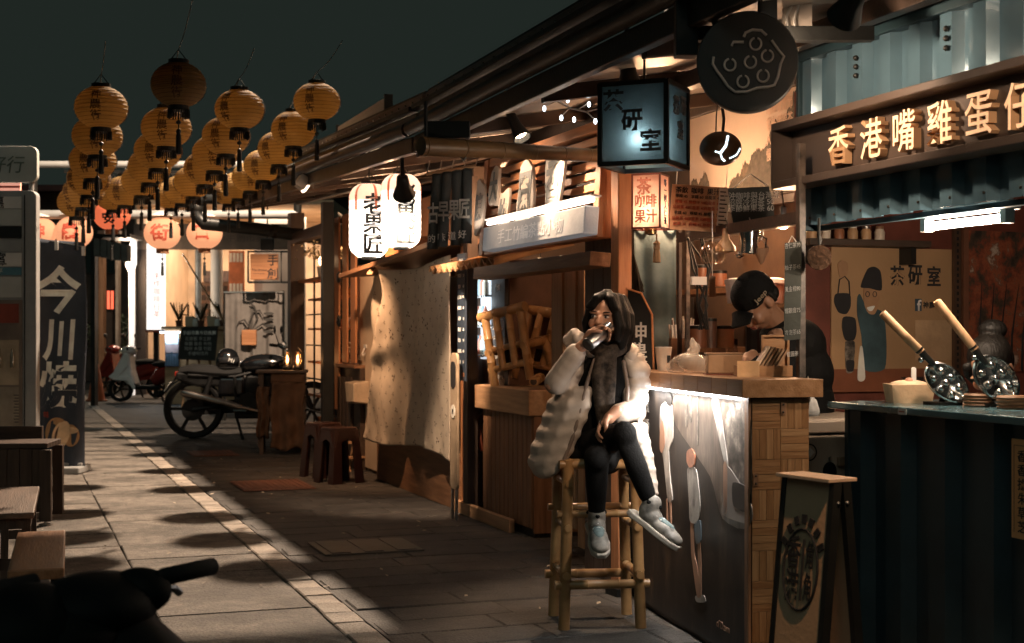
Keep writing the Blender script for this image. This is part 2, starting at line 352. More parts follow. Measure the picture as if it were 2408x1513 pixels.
# ------------------------------------------------------------------ shell behind the stalls
BACKW = M('stall_back_wall', (.11, .075, .055), .7, dirt=.5, vs=2)
struct(B(5.0, 5.1, 2, 17, -.03, 3.2).build('back_wall', BACKW))
DIVW = M('partition_ply', (.17, .10, .06), .6, dirt=.4)

# ------------------------------------------------------------------ blue container stall
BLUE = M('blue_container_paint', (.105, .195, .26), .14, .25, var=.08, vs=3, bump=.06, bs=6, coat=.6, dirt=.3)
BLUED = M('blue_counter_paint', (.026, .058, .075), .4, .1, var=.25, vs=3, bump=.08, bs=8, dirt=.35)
XS = 3.2
Y0 = PX(1888, 300, XS).y; YN = 2.6
t = thing('container_stall', 'blue corrugated container food stall with dark fascia sign at the right', 'food stall', (XS, Y0, 0), FACE_LANE)   # local x runs towards the camera
LEN = Y0 - YN
def corrugated(x0, x1, z0, z1, mat, name, y=0.0, per=.19, dep=.036):
    pts = []; x = x0; ph = 0
    seq = [(.36, 0), (.14, dep), (.36, dep), (.14, 0)]
    pts.append((x, y)); cur = y
    while x < x1 - 1e-4:
        for w, d in seq:
            x = min(x1, x + w * per); pts.append((x, y + d))
            if x >= x1 - 1e-4: break
    mb = MB(); n = len(pts); vs = [(a, b, z0) for a, b in pts] + [(a, b, z1) for a, b in pts]
    mb.add(vs, [(i, i + 1, n + i + 1, n + i) for i in range(n - 1)]); return mb.build(name, mat, t, thick=.004)
corrugated(0, LEN, 1.80, 2.50, BLUE, 'corrugated_front')
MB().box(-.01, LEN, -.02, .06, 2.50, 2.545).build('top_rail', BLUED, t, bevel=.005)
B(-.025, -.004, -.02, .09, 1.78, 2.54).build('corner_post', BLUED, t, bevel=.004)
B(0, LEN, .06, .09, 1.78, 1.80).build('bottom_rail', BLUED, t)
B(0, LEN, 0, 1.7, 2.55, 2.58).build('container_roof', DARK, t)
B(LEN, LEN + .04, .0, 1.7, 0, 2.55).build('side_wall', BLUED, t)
# fascia sign: trough with lips, raised letters
SGN = M('dark_sign_board', (.075, .055, .045), .45, .1, var=.2, vs=2, bump=.05)
zt, zb = 2.235, 1.955
sg = B(-.03, LEN, -.035, -.01, zb + .03, zt - .03).build('sign_board', SGN, t)
B(-.045, LEN, -.13, -.0, zt - .032, zt).build('sign_lip', SGN, sg, bevel=.004); B(-.045, LEN, -.13, -.0, zb, zb + .032).build('sign_lip', SGN, sg, bevel=.004)
B(-.045, -.031, -.13, 0, zb + .0325, zt - .0325).build('sign_end', SGN, sg)
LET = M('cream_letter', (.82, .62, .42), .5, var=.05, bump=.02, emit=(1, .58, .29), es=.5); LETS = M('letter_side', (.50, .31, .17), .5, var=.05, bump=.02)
for ch, u, v in zip('香港嘴雞蛋仔', (1968, 2045, 2122, 2205, 2297, 2392), (346, 338, 322, 305, 290, 268)):
    p = PX(u, v, XS - .08); o_ = text(ch, .165, LET, sg, (Y0 - p.y, -.058, 2.092), bold=.008, ext=.017, name='letter', res=3, sx=.92); o_.data.materials.append(LETS)
    for pl in o_.data.polygons: pl.material_index = 0 if pl.normal.y < -.5 else 1
for x in (.42, 1.0, 1.55):
    for k in range(3): MB().ball((x, -.012, 2.44 - k * .035), .011, 8).build('hook_bead', BLACK, t, True)
for k in range(12): MB().ball((.06 + k * .19, -.003, 1.83), .006, 6).build('rivet', DARK, t, True)
# serving counter
CY = PX(1987, 945, XS - .02).y; cx0 = Y0 - CY; CZ = 1.066
B(cx0 - .045, LEN, -.075, .62, CZ - .028, CZ).build('counter_top', M('blue_counter_top', (.10, .20, .23), .25, .2, var=.2, vs=4, bump=.05, coat=.4), t, bevel=.006)
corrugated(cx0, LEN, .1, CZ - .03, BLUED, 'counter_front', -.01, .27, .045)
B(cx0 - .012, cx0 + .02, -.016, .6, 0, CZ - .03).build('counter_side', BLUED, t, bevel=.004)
# inner end wall (carries the tea sign) and inner walls
ENDY = 5.95
B(Y0 - ENDY - .04, Y0 - ENDY, .36, 1.7, 0, 2.5).build('end_wall', M('red_brown_wall', (.16, .045, .028), .6, dirt=.3), t)
B(Y0 - ENDY, LEN, 1.7, 1.74, 0, 2.5).build('rear_wall', M('dark_red_wall', (.12, .04, .028), .6, dirt=.4), t)
# fluorescent lamp under the container lip
p = PX(2185, 512, 3.36); q = PX(2362, 498, 3.36)
p.z -= .035; lt = thing('tube_light', 'white fluorescent tube lamp glowing inside the blue stall', 'lamp', (3.36, p.y, p.z), FACE_LANE)
ln = p.y - q.y
MB().tube([(0, 0, 0), (ln, 0, 0)], .016, 10).build('tube', glow('cool_tube', (.93, .97, 1), 9), lt, True)
B(-.03, ln + .03, -.01, .05, .03, .065).build('housing', WHITE, lt, bevel=.004); B(-.03, -.0, -.02, .02, -.02, .03).build('socket', WHITE, lt); B(ln, ln + .03, -.02, .02, -.02, .03).build('socket', WHITE, lt)
for x in (.05, ln - .05): B(x, x + .02, .01, .03, .065, .75).build('hanger', STEEL, lt)
for x in (.08, ln - .08): lamp('tube_glow', 'POINT', (x, 0, -.045), 15, (1, .76, .55), lt, .02)
# price sheet on the counter front
p = PX(2392, 1140, XS - .03)
ps = thing('price_sheet', 'orange paper price list taped to the blue counter front', 'price list', (XS - .035, p.y + .015, .66), FACE_LANE)
B(0, .24, -.006, -.003, 0, .33).build('sheet', M('orange_paper', (.62, .36, .16), .7, var=.1), ps)
B(.012, .014, -.0068, -.0062, .02, .31).build('border_line', INK, ps); B(.012, .23, -.0068, -.0062, .308, .31).build('border_line', INK, ps)
for k, w in enumerate(('香港', '香濃原味', '抹茶', '朱古力', '草莓', '芝士')): text(w, .042, INK, ps, (.03 + .021 * len(w), -.0065, .275 - k * .047), bold=.01)
# ------------------------------------------------------------------ yellow paper lanterns over the lane
YPAP = paper('yellow_lantern_paper', (.47, .32, .135), .6, .25)
YINK = M('brown_lantern_ink', (.10, .05, .02), .7, bump=0)
def lantern_body(rx, rz, ribs, pinch=.025, cut=.34):
    pr = []; n = ribs * 3; a0 = math.asin(cut)
    for i in range(n + 1):
        a = -math.pi / 2 + a0 + (math.pi - 2 * a0) * i / n; k = 1 - pinch * (1 - abs(math.cos(math.pi * i / 3)))
        pr.append((rx * math.cos(a) * k, rz * math.sin(a)))
    mb = MB(); mb.lathe(pr, 28); mb.f = mb.f[:-2]; return mb
def sphere_text(body, size, rx, rz, bold, lift=1.035, gap=1.0, z0=0):
    vs, fs = text_geo(body, size, bold, .0005, 2, True, gap); out = []
    for x, y, z in vs:
        z += z0; k = math.sqrt(max(.02, 1 - (z / rz) ** 2)); r = rx * k * lift; a = x / (rx * .92); out.append((r * math.sin(a), -r * math.cos(a) + y, z))
    return out, fs
def fringe(mb, r, z0, z1, n=26):
    for k in range(n):
        t = 2 * math.pi * k / n; c, s = math.cos(t), math.sin(t); w = .006; e = random.uniform(0, .012)
        mb.bar((r * c, r * s, z0), (r * 1.03 * c, r * 1.03 * s, z1 + e), .004, .012, (c, s, 0))
def tassel(mb, x, y, z, L):
    mb.tube([(x, y, z), (x, y, z - L * .45)], .004, 5); mb.lathe([(.004, 0), (.018, -.012), (.014, -.025), (.005, -.03)], 8, None, (x, y, z - L * .22))
    mb.ball((x, y, z - L * .47), (.017, .017, .02), 6); mb.lathe([(.012, 0), (.017, -.02), (.02, -L * .45), (.012, -L * .47)], 8, None, (x, y, z - L * .5))
RX, RZ = .18, .148
def yellow_lantern(name, loc, label):
    t = thing(name, label, 'lantern', loc, 0, 'yellow lanterns strung over the lane')
    lantern_body(RX, RZ, 13, .045).build('paper_shade', YPAP, t, True)
    hx = []
    for i in range(13 * 20 + 1):
        q_ = i / 20; a_ = -math.pi / 2 + math.asin(.36) + (math.pi - 2 * math.asin(.36)) * i / 260; hx.append((RX * 1.0 * math.cos(a_) * math.cos(2 * math.pi * q_), RX * 1.0 * math.cos(a_) * math.sin(2 * math.pi * q_), RZ * math.sin(a_)))
    MB().tube(hx, .0017, 4).build('wire_spiral', M('lantern_wire', (.16, .09, .04), .7), t)
    MB().lathe([(.066, RZ * .93), (.066, RZ * 1.1), (.05, RZ * 1.12)], 16).build('top_ring', BLACK, t)
    mb = MB(); mb.lathe([(.068, -RZ * .92), (.068, -RZ * 1.14)], 16); fringe(mb, .066, -RZ * 1.1, -RZ * 1.5); mb.build('fringe_skirt', BLACK, t)
    mb = MB(); tassel(mb, 0, 0, -RZ * 1.1, .30); mb.build('tassel', BLACK, t, True)
    mb = MB(); mb.tube([(-.05, 0, RZ * 1.1), (0, 0, RZ * 1.55), (.05, 0, RZ * 1.1)], .004, 5); mb.build('hook', BLACK, t)
    for a in (0, 120, 240):
        v, f = sphere_text('神農街', .072, RX, RZ, .012); m = Euler((0, 0, R(a))).to_matrix().to_4x4(); mb = MB(); mb.add(v, f, m); mb.build('lettering', YINK, t)
    return t
cols = {'A': [(238, 254, 62), (229, 321, 59), (218, 379, 55), (209, 421, 51), (196, 452, 48), (180, 476, 45)],
        'B': [(420, 200, 65), (391, 301, 59), (371, 355, 55.5), (352, 392, 51), (333, 425, 47), (293, 450, 44), (266, 463, 41)],
        'C': [(563, 258, 58), (531, 321, 56), (505, 362, 53), (482, 397, 50), (455, 428, 46), (428, 447, 43), (402, 460, 40)],
        'D': [(745, 240, 55), (690, 305, 52.5), (656, 350, 50), (619, 390, 46), (588, 417, 43), (560, 437, 40), (538, 452, 38)]}
ordn = ['first', 'second', 'third', 'fourth', 'fifth', 'sixth', 'seventh', 'eighth', 'ninth', 'tenth', 'eleventh']
rown = {'A': 'leftmost row', 'B': 'second row from the left', 'C': 'third row from the left', 'D': 'row beside the stall roofs'}
base = None
for c, lst in cols.items():
    tops = []
    for k, (u, v, r) in enumerate(lst):
        p = PD(u, v, RX * FPX / r); lab = f'yellow paper lantern, {ordn[k]} from the near end, {rown[c]}'
        rz = R(random.uniform(-45, 30)) - YAW
        if base is None: base = yellow_lantern('yellow_lantern', p, lab); base.rotation_euler = (0, 0, rz); o = base
        else: o = copy_tree(base, p, rz, lab)
        tops.append(p + Vector((0, 0, RZ * 1.54)))
    ext = [tops[0] * 2 - tops[1]] + tops + [tops[-1] * 2 - tops[-2]]; pts = []
    for a, b in zip(ext, ext[1:]):
        for s in range(4): q = a.lerp(b, s / 4); q.z -= .03 * math.sin(math.pi * s / 4); pts.append(q)
    pts.append(ext[-1]); t = thing('lantern_cable', f'thin black cable carrying the {rown[c]} of yellow lanterns', 'cable', ext[0]); MB().tube(pts, .003, 5).build('wire', BLACK, t, world=True)

# ------------------------------------------------------------------ gate with lit round lanterns
GD = 17.6
gl, gr = PD(78, 505, GD), PD(700, 505, GD); gz = gl.z
t = thing('lantern_gate', 'pale pipe gate across the far lane carrying the glowing round lanterns', 'gate', (gl.x, gl.y, 0))
MB().tube([(gl.x, gl.y, gz), (gr.x, gr.y, gz)], .055, 12).build('beam', GREY, t, True, world=True)
zz = PD(300, 387, GD).z; MB().tube([(gl.x, gl.y, zz), (gr.x, gr.y, zz)], .042, 12).build('upper_beam', GREY, t, True, world=True)
for q in (gl, gr): MB().tube([(q.x, q.y, 0), (q.x, q.y, zz + .1)], .05, 12).build('post', DARK, t, True, world=True)
LITP = paper('lit_lantern_paper', (.35, .2, .12), .4, .15, (1.0, .44, .22), .68); LITR = paper('lit_red_lantern_paper', (.3, .07, .03), .4, .15, (1.0, .22, .09), .55)
LINK = M('lantern_red_ink', (.3, .05, .03), .7, bump=0, emit=(.75, .10, .04), es=.42)
for u, v, r, ch, red, ly in ((96, 546, 38, '神', 0, 'leftmost'), (174, 547, 43.5, '農', 0, 'above the dark banner'), (382, 549, 43, '街', 0, 'second from the right'), (481, 549, 42, '口', 0, 'with a square character, rightmost'), (263, 503, 44, '平安', 1, 'x')):
    d = GD + .02 if not red else 15.2; p = PD(u, v, d); rad = px(r, d)
    t = thing('round_lantern', (f'glowing pale round lantern {ly} of the lit ones on the gate' if not red else 'glowing red-orange round lantern with black characters below the yellow lanterns'), 'lantern', p, FACE_CAM + .06, 'lit round lanterns')
    lantern_body(rad, rad * .9, 14, .015).build('paper_shade', LITR if red else LITP, t, True)
    MB().lathe([(rad * .36, rad * .84), (rad * .36, rad * .96)], 16).build('top_ring', BROWNZ, t); MB().lathe([(rad * .34, -rad * .84), (rad * .34, -rad * 1.1)], 16).build('bottom_ring', BROWNZ, t)
    if not red: MB().lathe([(rad * .75, rad * .92), (rad * .72, rad * .96), (rad * .12, rad * 1.25), (.01, rad * 1.27)], 20).build('rain_cap', WHITE, t, True)
    mb = MB(); v2, f2 = sphere_text(ch, rad * (.95 if not red else .62), rad, rad * .9, .03); mb.add(v2, f2); mb.build('lettering', INK if red else LINK, t)
    top = gz - p.z if not red else .45
    MB().tube([(0, 0, rad * .9), (0, 0, top)], .008, 6).build('cord', BLACK, t)
    if red: MB().bar((-.5, 0, .45), (2.0, 0, .45), .03).build('hanging_rail', BLACK, t)
    mb = MB(); tassel(mb, 0, 0, -rad * 1.05, .3); mb.build('tassel', BLACK, t)

# ------------------------------------------------------------------ left side: bus stop, banner, benches
BD = 12.0
o = PD(30, 785, BD)
t = thing('bus_stop', 'grey bus stop sign with rounded plate and timetable frame at the left edge', 'bus stop', (o.x, o.y, 0), FACE_CAM)
X = lambda u: px(u - 30, BD); Z = lambda v: HCAM + px(785 - v, BD)
def rrect(x0, x1, z0, z1, r, n=5):
    out = []
    for cx, cz, a in ((x1 - r, z1 - r, 0), (x0 + r, z1 - r, 90), (x0 + r, z0 + r, 180), (x1 - r, z0 + r, 270)):
        for k in range(n + 1): t_ = R(a + 90 * k / n); out.append((cx + r * math.cos(t_), cz + r * math.sin(t_)))
    return out
PLATE = M('pale_grey_plate', (.50, .52, .50), .5, var=.08)
MB().prism(rrect(X(-150), X(90), Z(430), Z(345), .06), -.03, .03).build('sign_plate', PLATE, t, bevel=.006)
text('好行', .155, M('grey_green_print', (.16, .2, .17), .6), t, (X(18), -.033, Z(388)), bold=.004, sh=.15)
for u in (-100, 74): MB().tube([(X(u), 0, Z(452)), (X(u), 0, Z(428))], .022, 8).build('neck', GREY, t, True)
MB().prism(rrect(X(-150), X(90), .02, Z(450), .05), -.05, .05).build('frame', GREY, t, bevel=.008)
B(X(62), X(64), -.056, -.051, .05, Z(460)).build('frame_groove', BLACK, t)
for v0, v1, mt, nm in ((464, 492, WHITE, 'bus_plate'), (494, 532, PLATE, 'route_panel'), (534, 562, BLACK, 'dark_panel'), (566, 592, GREY, 'map_panel'), (596, 628, WHITE, 'name_plate'), (630, 648, M('blue_strip', (.1, .25, .32), .5), 'blue_strip'), (652, 700, PLATE, 'grey_panel')):
    B(X(-140), X(56), -.058, -.051, Z(v1), Z(v0)).build(nm, mt, t)
text('車', .085, INK, t, (X(4), -.06, Z(474)), bold=.02); text('BUS', .04, INK, t, (X(6), -.06, Z(487)), bold=.02); text('宮', .09, INK, t, (X(8), -.06, Z(607)), bold=.02); text('Temple', .032, INK, t, (X(8), -.06, Z(622)), bold=.02); text('平', .05, WPRINT, t, (X(6), -.06, Z(639)), bold=.01)
cab = B(X(-140), X(58), -.057, -.051, Z(1020), Z(706)).build('poster_panel', M('drink_poster', (.20, .16, .13), .5, var=.3, vs=4), t)
for v0, v1, mt in ((715, 760, M('poster_red', (.26, .05, .03), .6)), (800, 905, M('poster_cream', (.42, .34, .24), .6)), (910, 1010, M('poster_tan', (.33, .28, .22), .6))): B(X(-140), X(50), -.060, -.0575, Z(v1), Z(v0)).build('print_block', mt, cab)
for x in (X(6), X(36)):
    MB().lathe([(.022, 0), (.022, .10), (.009, .13), (.009, .16)], 10, None, (x, -.07, Z(865))).build('printed_bottle', glass('bottle_print', (.9, .85, .75), .1, .4), cab, True)
for k in range(10): B(X(38 + (k % 2) * 2), X(50), -.0605, -.0602, Z(930 + k * 7), Z(928 + k * 7)).build('print_line', INK, cab)
t = thing('red_plate', 'small lit red and white sign just behind the rounded bus stop plate', 'sign', PD(30, 450, 13.2), FACE_CAM)
B(-.12, .07, 0, .03, 0, .12).build('box', glow('red_box_face', (1, .45, .34), .5), t); B(-.12, .07, -.004, 0, .03, .05).build('stripe', REDINK, t); B(-.1, -.06, .0, .03, -2.55, 0).build('post', DARK, t)

# ---- banner
d = 13.8; o = PZ(118, 1112); bx = lambda u: px(u - 118, d); bz = lambda v: HCAM + px(785 - v, d)
t = thing('banner_flag', 'tall dark navy banner with three white brush characters on a white pole', 'banner', (o.x, o.y, 0), FACE_CAM)
def bend(x, z):                                       # soft hanging folds
    s = (bz(565) - z) / 2.2; return .045 * math.sin(x * 9 + s * 3.2) * (.3 + s) + .03 * math.sin(x * 23 + s * 5) * s
def edge_(z): s = (bz(565) - z) / (bz(565) - bz(1098)); return bx(198) + px(14, d) * math.sin(min(1, s * 1.7) * math.pi * .6) - px(12, d) * s
def bsurf(a, b):
    z = bz(563) + (bz(1098) - bz(563)) * b; x0, x1 = bx(66), edge_(z); x = x0 + (x1 - x0) * a; return (x, bend(x, z), z - (.035 * a if b < .5 else -.0))
NAVY = paper('navy_banner_cloth', (.045, .055, .075), .12, .3, vs=3, var=.3)
MB().grid(bsurf, 22, 60).build('cloth', NAVY, t, True, thick=.003)
fold = lambda p: (p[0], p[1] + bend(p[0], p[2]) - .006, p[2])
def btext(ch, u, v, size, sx=1, bold=.03, sh=.06, mat=None):
    vs, fs = text_geo(ch, size, bold, .001, 4); mb = MB(); mb.add([fold((bx(u) + x * sx + sh * z, y, bz(v) + z)) for x, y, z in vs], fs); mb.build('lettering', mat or CREAM, t)
btext('今', 136, 682, .47, .92); btext('川', 137, 800, .42, .78); btext('燒', 137, 905, .46, .88)
btext('味', 106, 975, .07, 1, .01, 0, REDINK)
mb = MB(); mb.grid(lambda a, b: fold((bx(103 + 60 * a), -.002, bz(982 + 2 * b))), 6, 1)
CAKE = M('cake_print', (.50, .28, .13), .7, var=.15, bump=0); FILL = M('filling_print', (.08, .035, .022), .7, bump=0); RIM = M('cake_rim_print', (.72, .5, .3), .7, bump=0)
def disc(u, v, ru, rv, mat, dy, name, n=24, a=0):
    pts = []
    for k in range(n):
        q = 2 * math.pi * k / n; x, z = ru * math.cos(q), rv * math.sin(q); pts.append((u + x * math.cos(a) - z * math.sin(a), v + x * math.sin(a) + z * math.cos(a)))
    mb = MB(); vs = [fold((bx(p), dy, bz(q))) for p, q in pts]; mb.add(vs, [tuple(range(n))]); mb.build(name, mat, t)
disc(170, 1022, 22, 26, CAKE, -.004, 'printed_cake'); disc(170, 1010, 20, 8, RIM, -.006, 'printed_cake'); disc(133, 1014, 29, 34, CAKE, -.007, 'printed_cake', a=.3); disc(147, 1020, 21, 33, RIM, -.009, 'printed_cake', a=.35); disc(148, 1018, 15, 27, FILL, -.011, 'printed_filling', a=.35)
MB().tube([(bx(61), 0, .05), (bx(61), 0, bz(552))], .014, 8).build('pole', WHITE, t, True)
MB().tube([(bx(61), 0, bz(557)), (bx(130), .0, bz(570)), (bx(196), .0, bz(582))], .004, 6).build('top_rod', STEEL, t)
for u, v in ((66, 562), (133, 573), (196, 586)): B(bx(u) - .016, bx(u) + .016, -.012, .012, bz(v) - .07, bz(v) + .02).build('clip', WHITE, t)
for v in (705, 832, 965): B(bx(60), bx(76), -.012, .012, bz(v) - .014, bz(v) + .014).build('loop', WHITE, t)
B(bx(60), bx(200), -.2, .2, 0, .07).build('base_block', GREY, t, bevel=.015); B(bx(120), bx(196), -.06, .06, .071, .1).build('base_handle', GREY, t, bevel=.008)

# ---- benches
def bench(name, label, c, rz, w, l, h, topm, legm, th=.045, group=None, planks=1):
    t = thing(name, label, 'bench', c, rz)
    pw = w / planks
    for k in range(planks): B(-w / 2 + k * pw + .003, -w / 2 + (k + 1) * pw - .003, 0, l, h - th, h).build('top_board', topm, t, bevel=.006)
    for x in (-w / 2 + .03, w / 2 - .03):
        for y in (.07, l - .07): MB().bar((x * .98, y, 0), (x * .86, y, h - th), .04, .055, (0, 1, 0)).build('leg', legm, t)
    for y in (.07, l - .07): B(-w / 2 + .04, w / 2 - .04, y - .015, y + .015, h * .45, h * .45 + .05).build('rail', legm, t)
    B(-w / 2 + .02, w / 2 - .02, .03, l - .03, h - th - .05, h - th - .002).build('apron', legm, t); return t
TOPW = M('worn_orange_board', (.30, .13, .055), .4, col2=(.48, .24, .12), vs=2, bump=.2, bs=9, st=(10, 1.1, 10)); DTOP = M('dark_bench_board', (.03, .02, .016), .5, col2=(.06, .04, .03), vs=3, st=(10, 1.1, 10))
a, b = PZ(19, 1339, .42), PZ(150, 1339, .42); c = (a + b) / 2; e = (PZ(47, 1249, .42) + PZ(149, 1249, .42)) / 2
L_ = (e - c).length; rzb = math.atan2(-(e - c).x, (e - c).y)
bench('wooden_bench', 'narrow orange-brown wooden bench, lit board, near the lower left', (c.x, c.y, 0), rzb, (b - a).length, L_, .42, TOPW, DWOODZ)
a, b = PZ(-30, 1207, .5), PZ(79, 1207, .5); c = (a + b) / 2
bench('wooden_bench', 'dark low wooden table behind the lit orange bench', (c.x, c.y, 0), rzb, (b - a).length, 1.2, .5, wood('table_top_dark', (.09, .055, .035), (.16, .10, .065), 'y'), DWOODZ, .03)
a, b = PZ(-60, 1372, .42), PZ(98, 1372, .42); c = (a + b) / 2
bench('wooden_bench', 'dark wooden bench closest to the camera at the lower left corner', (c.x, c.y - .75, 0), rzb, (b - a).length, .8, .42, DTOP, DWOODZ)
c = PZ(119, 1230); t = thing('planked_bench', 'heavy dark planked timber seat in front of the banner', 'bench', (c.x - .62, c.y, 0), FACE_CAM + .1)
for k in range(7): B(.0 + k * .085, .082 + k * .085, 0, .05, .13, .535).build('plank', DWOODZ, t, bevel=.004)
for k in range(5): B(-.01, .61, .012 + k * .09, .095 + k * .09, .537, .575).build('top_board', DWOODX, t, bevel=.004)
B(.56, .64, -.02, .03, .03, .53).build('leg', DWOODZ, t, bevel=.006); B(.0, .08, -.02, -.001, .03, .53).build('leg', DWOODZ, t, bevel=.006); B(.56, .63, .4, .46, .03, .53).build('leg', DWOODZ, t); B(0, .07, .4, .46, .03, .53).build('leg', DWOODZ, t)
for x in (.6, .04): MB().lathe([(.05, .0), (.05, .012), (.015, .018), (.015, .04)], 10, None, (x, .01, 0)).build('metal_foot', STEEL, t)
B(-.2, .46, .52, .58, .03, .66).build('back_board', DWOODX, t, bevel=.004)

# ---- foreground scooter (dark, out of focus)
SD = 3.0; c = PD(225, 1412, SD)
t = thing('parked_scooter', 'black out-of-focus scooter handlebar close to the camera at the bottom left', 'scooter', (c.x, c.y, 0), R(62))
BB = M('black_plastic', (.008, .009, .009), .7, spec=.15, var=.2, bump=.05)
hz = c.z
def rot2(x, y): return x, y
gdir = (PD(508, 1329, 3.18) - PD(370, 1360, 3.02)).normalized(); inv = WM[t.name].inverted().to_3x3()
g0 = WM[t.name].inverted() @ PD(366, 1361, 3.02); g1 = WM[t.name].inverted() @ PD(504, 1331, 3.16)
MB().tube([g0, g0.lerp(g1, .1), g0.lerp(g1, .12), g0.lerp(g1, .97), g1], [.017, .017, .0195, .0195, .015], 14).build('grip', RUBBER, t, True)
g2 = Vector((-g0.x, -g0.y, g0.z)) + Vector((0, 0, 0)); MB().tube([Vector((0, 0, g0.z)) - (g0 - Vector((0, 0, g0.z))), Vector((0, 0, g0.z)) - (g1 - Vector((0, 0, g0.z)))], .019, 12).build('grip', RUBBER, t, True)
MB().tube([g0 + Vector((0, 0, -.02)), g0.lerp(g1, .3) + Vector((.03, .01, -.035)), g0.lerp(g1, .42) + Vector((.04, .02, -.05))], [.012, .009, .009], 8).build('brake_lever', DARK, t, True)
me_ = [((0, 0, hz - .01), (.15, .13, .07)), ((-.02, .06, hz - .06), (.2, .16, .10)), ((.04, -.08, hz + .015), (.06, .07, .05)), ((-.1, .1, hz - .05), (.16, .14, .1))]
h = MB()
for c_, r_ in me_: h.ball(c_, r_, 14)
h.build('handlebar_cowl', BB, t, True)
MB().tube([g0, (0, 0, hz - .01)], .016, 8).build('handlebar', DARK, t)
h = MB(); h.tube([(0, -.02, hz - .1), (0, -.12, .55), (0, -.2, .38)], [.12, .16, .12], 14); h.build('leg_shield', BB, t, True)
h = MB(); h.tube([(0, -.2, .34), (0, .35, .3), (0, .55, .45), (0, 1.15, .5)], [.14, .15, .17, .12], 14); h.build('body_shell', BB, t, True)
h = MB(); h.ball((0, .72, .66), (.14, .42, .07), 12); h.build('seat', RUBBER, t, True)
def wheel_mesh(t, c, r, w, axis, tyre=RUBBER, rim=DARK, spokes=5, name='wheel'):
    Mx = Matrix.Translation(c) @ axis
    prof = [(r - .055, -w * .42), (r - .02, -w * .5), (r, -w * .22), (r, w * .22), (r - .02, w * .5), (r - .055, w * .42), (r - .055, -w * .42)]
    o = len([0]); mb = MB(); mb.lathe(prof, 36, Mx); mb.f = mb.f[:-2]; ob = mb.build(name, tyre, t, True)
    mb = MB(); pr = [(r - .052, -w * .3), (r - .08, -w * .3), (r - .08, w * .3), (r - .052, w * .3), (r - .052, -w * .3)]; mb.lathe(pr, 36, Mx); mb.f = mb.f[:-2]
    mb.lathe([(.035, -w * .5), (.035, w * .5)], 12, Mx)
    for k in range(spokes):
        a = 2 * math.pi * k / spokes; e = (math.cos(a), math.sin(a)); mb.add(*(lambda q: (q.v, q.f))(MB().bar((e[0] * .03, e[1] * .03, 0), (e[0] * (r - .07), e[1] * (r - .07), 0), .035, w * .35)), Mx)
    mb.build('rim', rim, ob, True); return ob
AXX = Euler((0, R(90), 0)).to_matrix().to_4x4()
wheel_mesh(t, (0, -.35, .23), .23, .1, AXX); wheel_mesh(t, (0, .95, .23), .23, .1, AXX)

# ---- added unseen sheet over the near lane, keeps street light off the first lanterns
t = thing('lane_shade_sheet', 'added black sheet high over the near lane, shading the first lanterns', 'canopy', (-2.6, 3.4, 4.06))
MB().grid(lambda a, b: (5.5 * a, 7.5 * b, .06 * math.sin(a * 9) * math.sin(b * 11) - .10 * math.sin(a * 3.14)), 24, 30).build('sheet', M('black_shade_cloth', (.012, .013, .012), .8, spec=.1), t, True, thick=.006)
for y in (0, 3.75, 7.5): MB().tube([(0, y, .02), (5.5, y, .02)], .018, 8).build('cross_rod', DARK, t)
for x in (0, 5.5): MB().tube([(x, 0, .02), (x, 7.5, .02)], .018, 8).build('side_rod', DARK, t); MB().tube([(x, .1, .02), (x, .1, -4.06 if x == 0 else -1.2)], .025, 8).build('post', DARK, t)
MB().tube([(0, 7.4, .02), (0, 7.4, -4.06)], .025, 8).build('post', DARK, t)
# ---- overhead rod and small litter
LEAF = M('dark_leaf', (.05, .045, .012), .6, var=.5, vs=2)
mb = MB(); rl = random.Random(8)
for k in range(130):
    s_ = rl.uniform(.006, .022); q = Matrix.Translation((rl.uniform(-.4, 3.0), rl.uniform(5.5, 16), .012)) @ Euler((rl.uniform(-.3, .3), rl.uniform(-.3, .3), rl.uniform(0, 6))).to_matrix().to_4x4(); mb.add([(-s_, 0, 0), (0, -s_ * .5, .004), (s_ * 1.2, 0, .002), (0, s_ * .6, 0)], [(0, 1, 2, 3)], q)
o_ = mb.build('litter', M('paper_litter', (.4, .34, .27), .8, var=.6, vs=1)); o_['kind'] = 'stuff'; o_['label'] = 'small scattered leaves and paper flakes on the lane paving'; o_['category'] = 'litter'
# ------------------------------------------------------------------ far end of the lane
FD = 31.5
fx = lambda u: px(u - 450, FD); fz = lambda v: HCAM + px(785 - v, FD)
o = PD(450, 785, FD)
CRM = M('cream_wall', (.62, .47, .33), .7, var=.1, vs=2, dirt=.2); DBR = M('dark_brown_facade', (.055, .036, .026), .7, dirt=.5)
q = PD(450, 785, 40); t = thing('far_building', 'dark two-storey building closing the far end of the lane', 'building', (q.x, q.y, 0), FACE_CAM)
k = 40 / FPX
B(-9, 9, .0, 1, 0, HCAM + 330 * k).build('wall', DBR, t); B(-9.2, 9.2, -.6, 1.2, HCAM + 331 * k, HCAM + 345 * k).build('roof', M('dark_red_tile', (.10, .03, .025), .6), t)
for x in (-5, -3.2, -1.0, .8, 2.6): 
    w = B(x, x + 1.1, -.04, -.001, 3.0, 4.3).build('window', DARK, t); B(x + .06, x + 1.04, -.05, -.041, 3.06, 4.24).build('pane', glass('dark_pane', (.3, .33, .32), .1, .5), w)
t = thing('corner_shop', 'brightly lit open-fronted shop at the far end behind the motorcycle', 'shop', (o.x, o.y, 0), FACE_CAM)
B(fx(322), fx(780), 5.0, 5.1, 0, 4.4).build('rear_wall', CRM, t); B(fx(322), fx(780), 0, 5, 4.2, 4.3).build('shop_ceiling', CRM, t)
B(fx(318), fx(322), 0, 5, 0, 4.3).build('side_wall', CRM, t); B(fx(780), fx(784), 0, 5, 0, 4.3).build('side_wall', CRM, t)
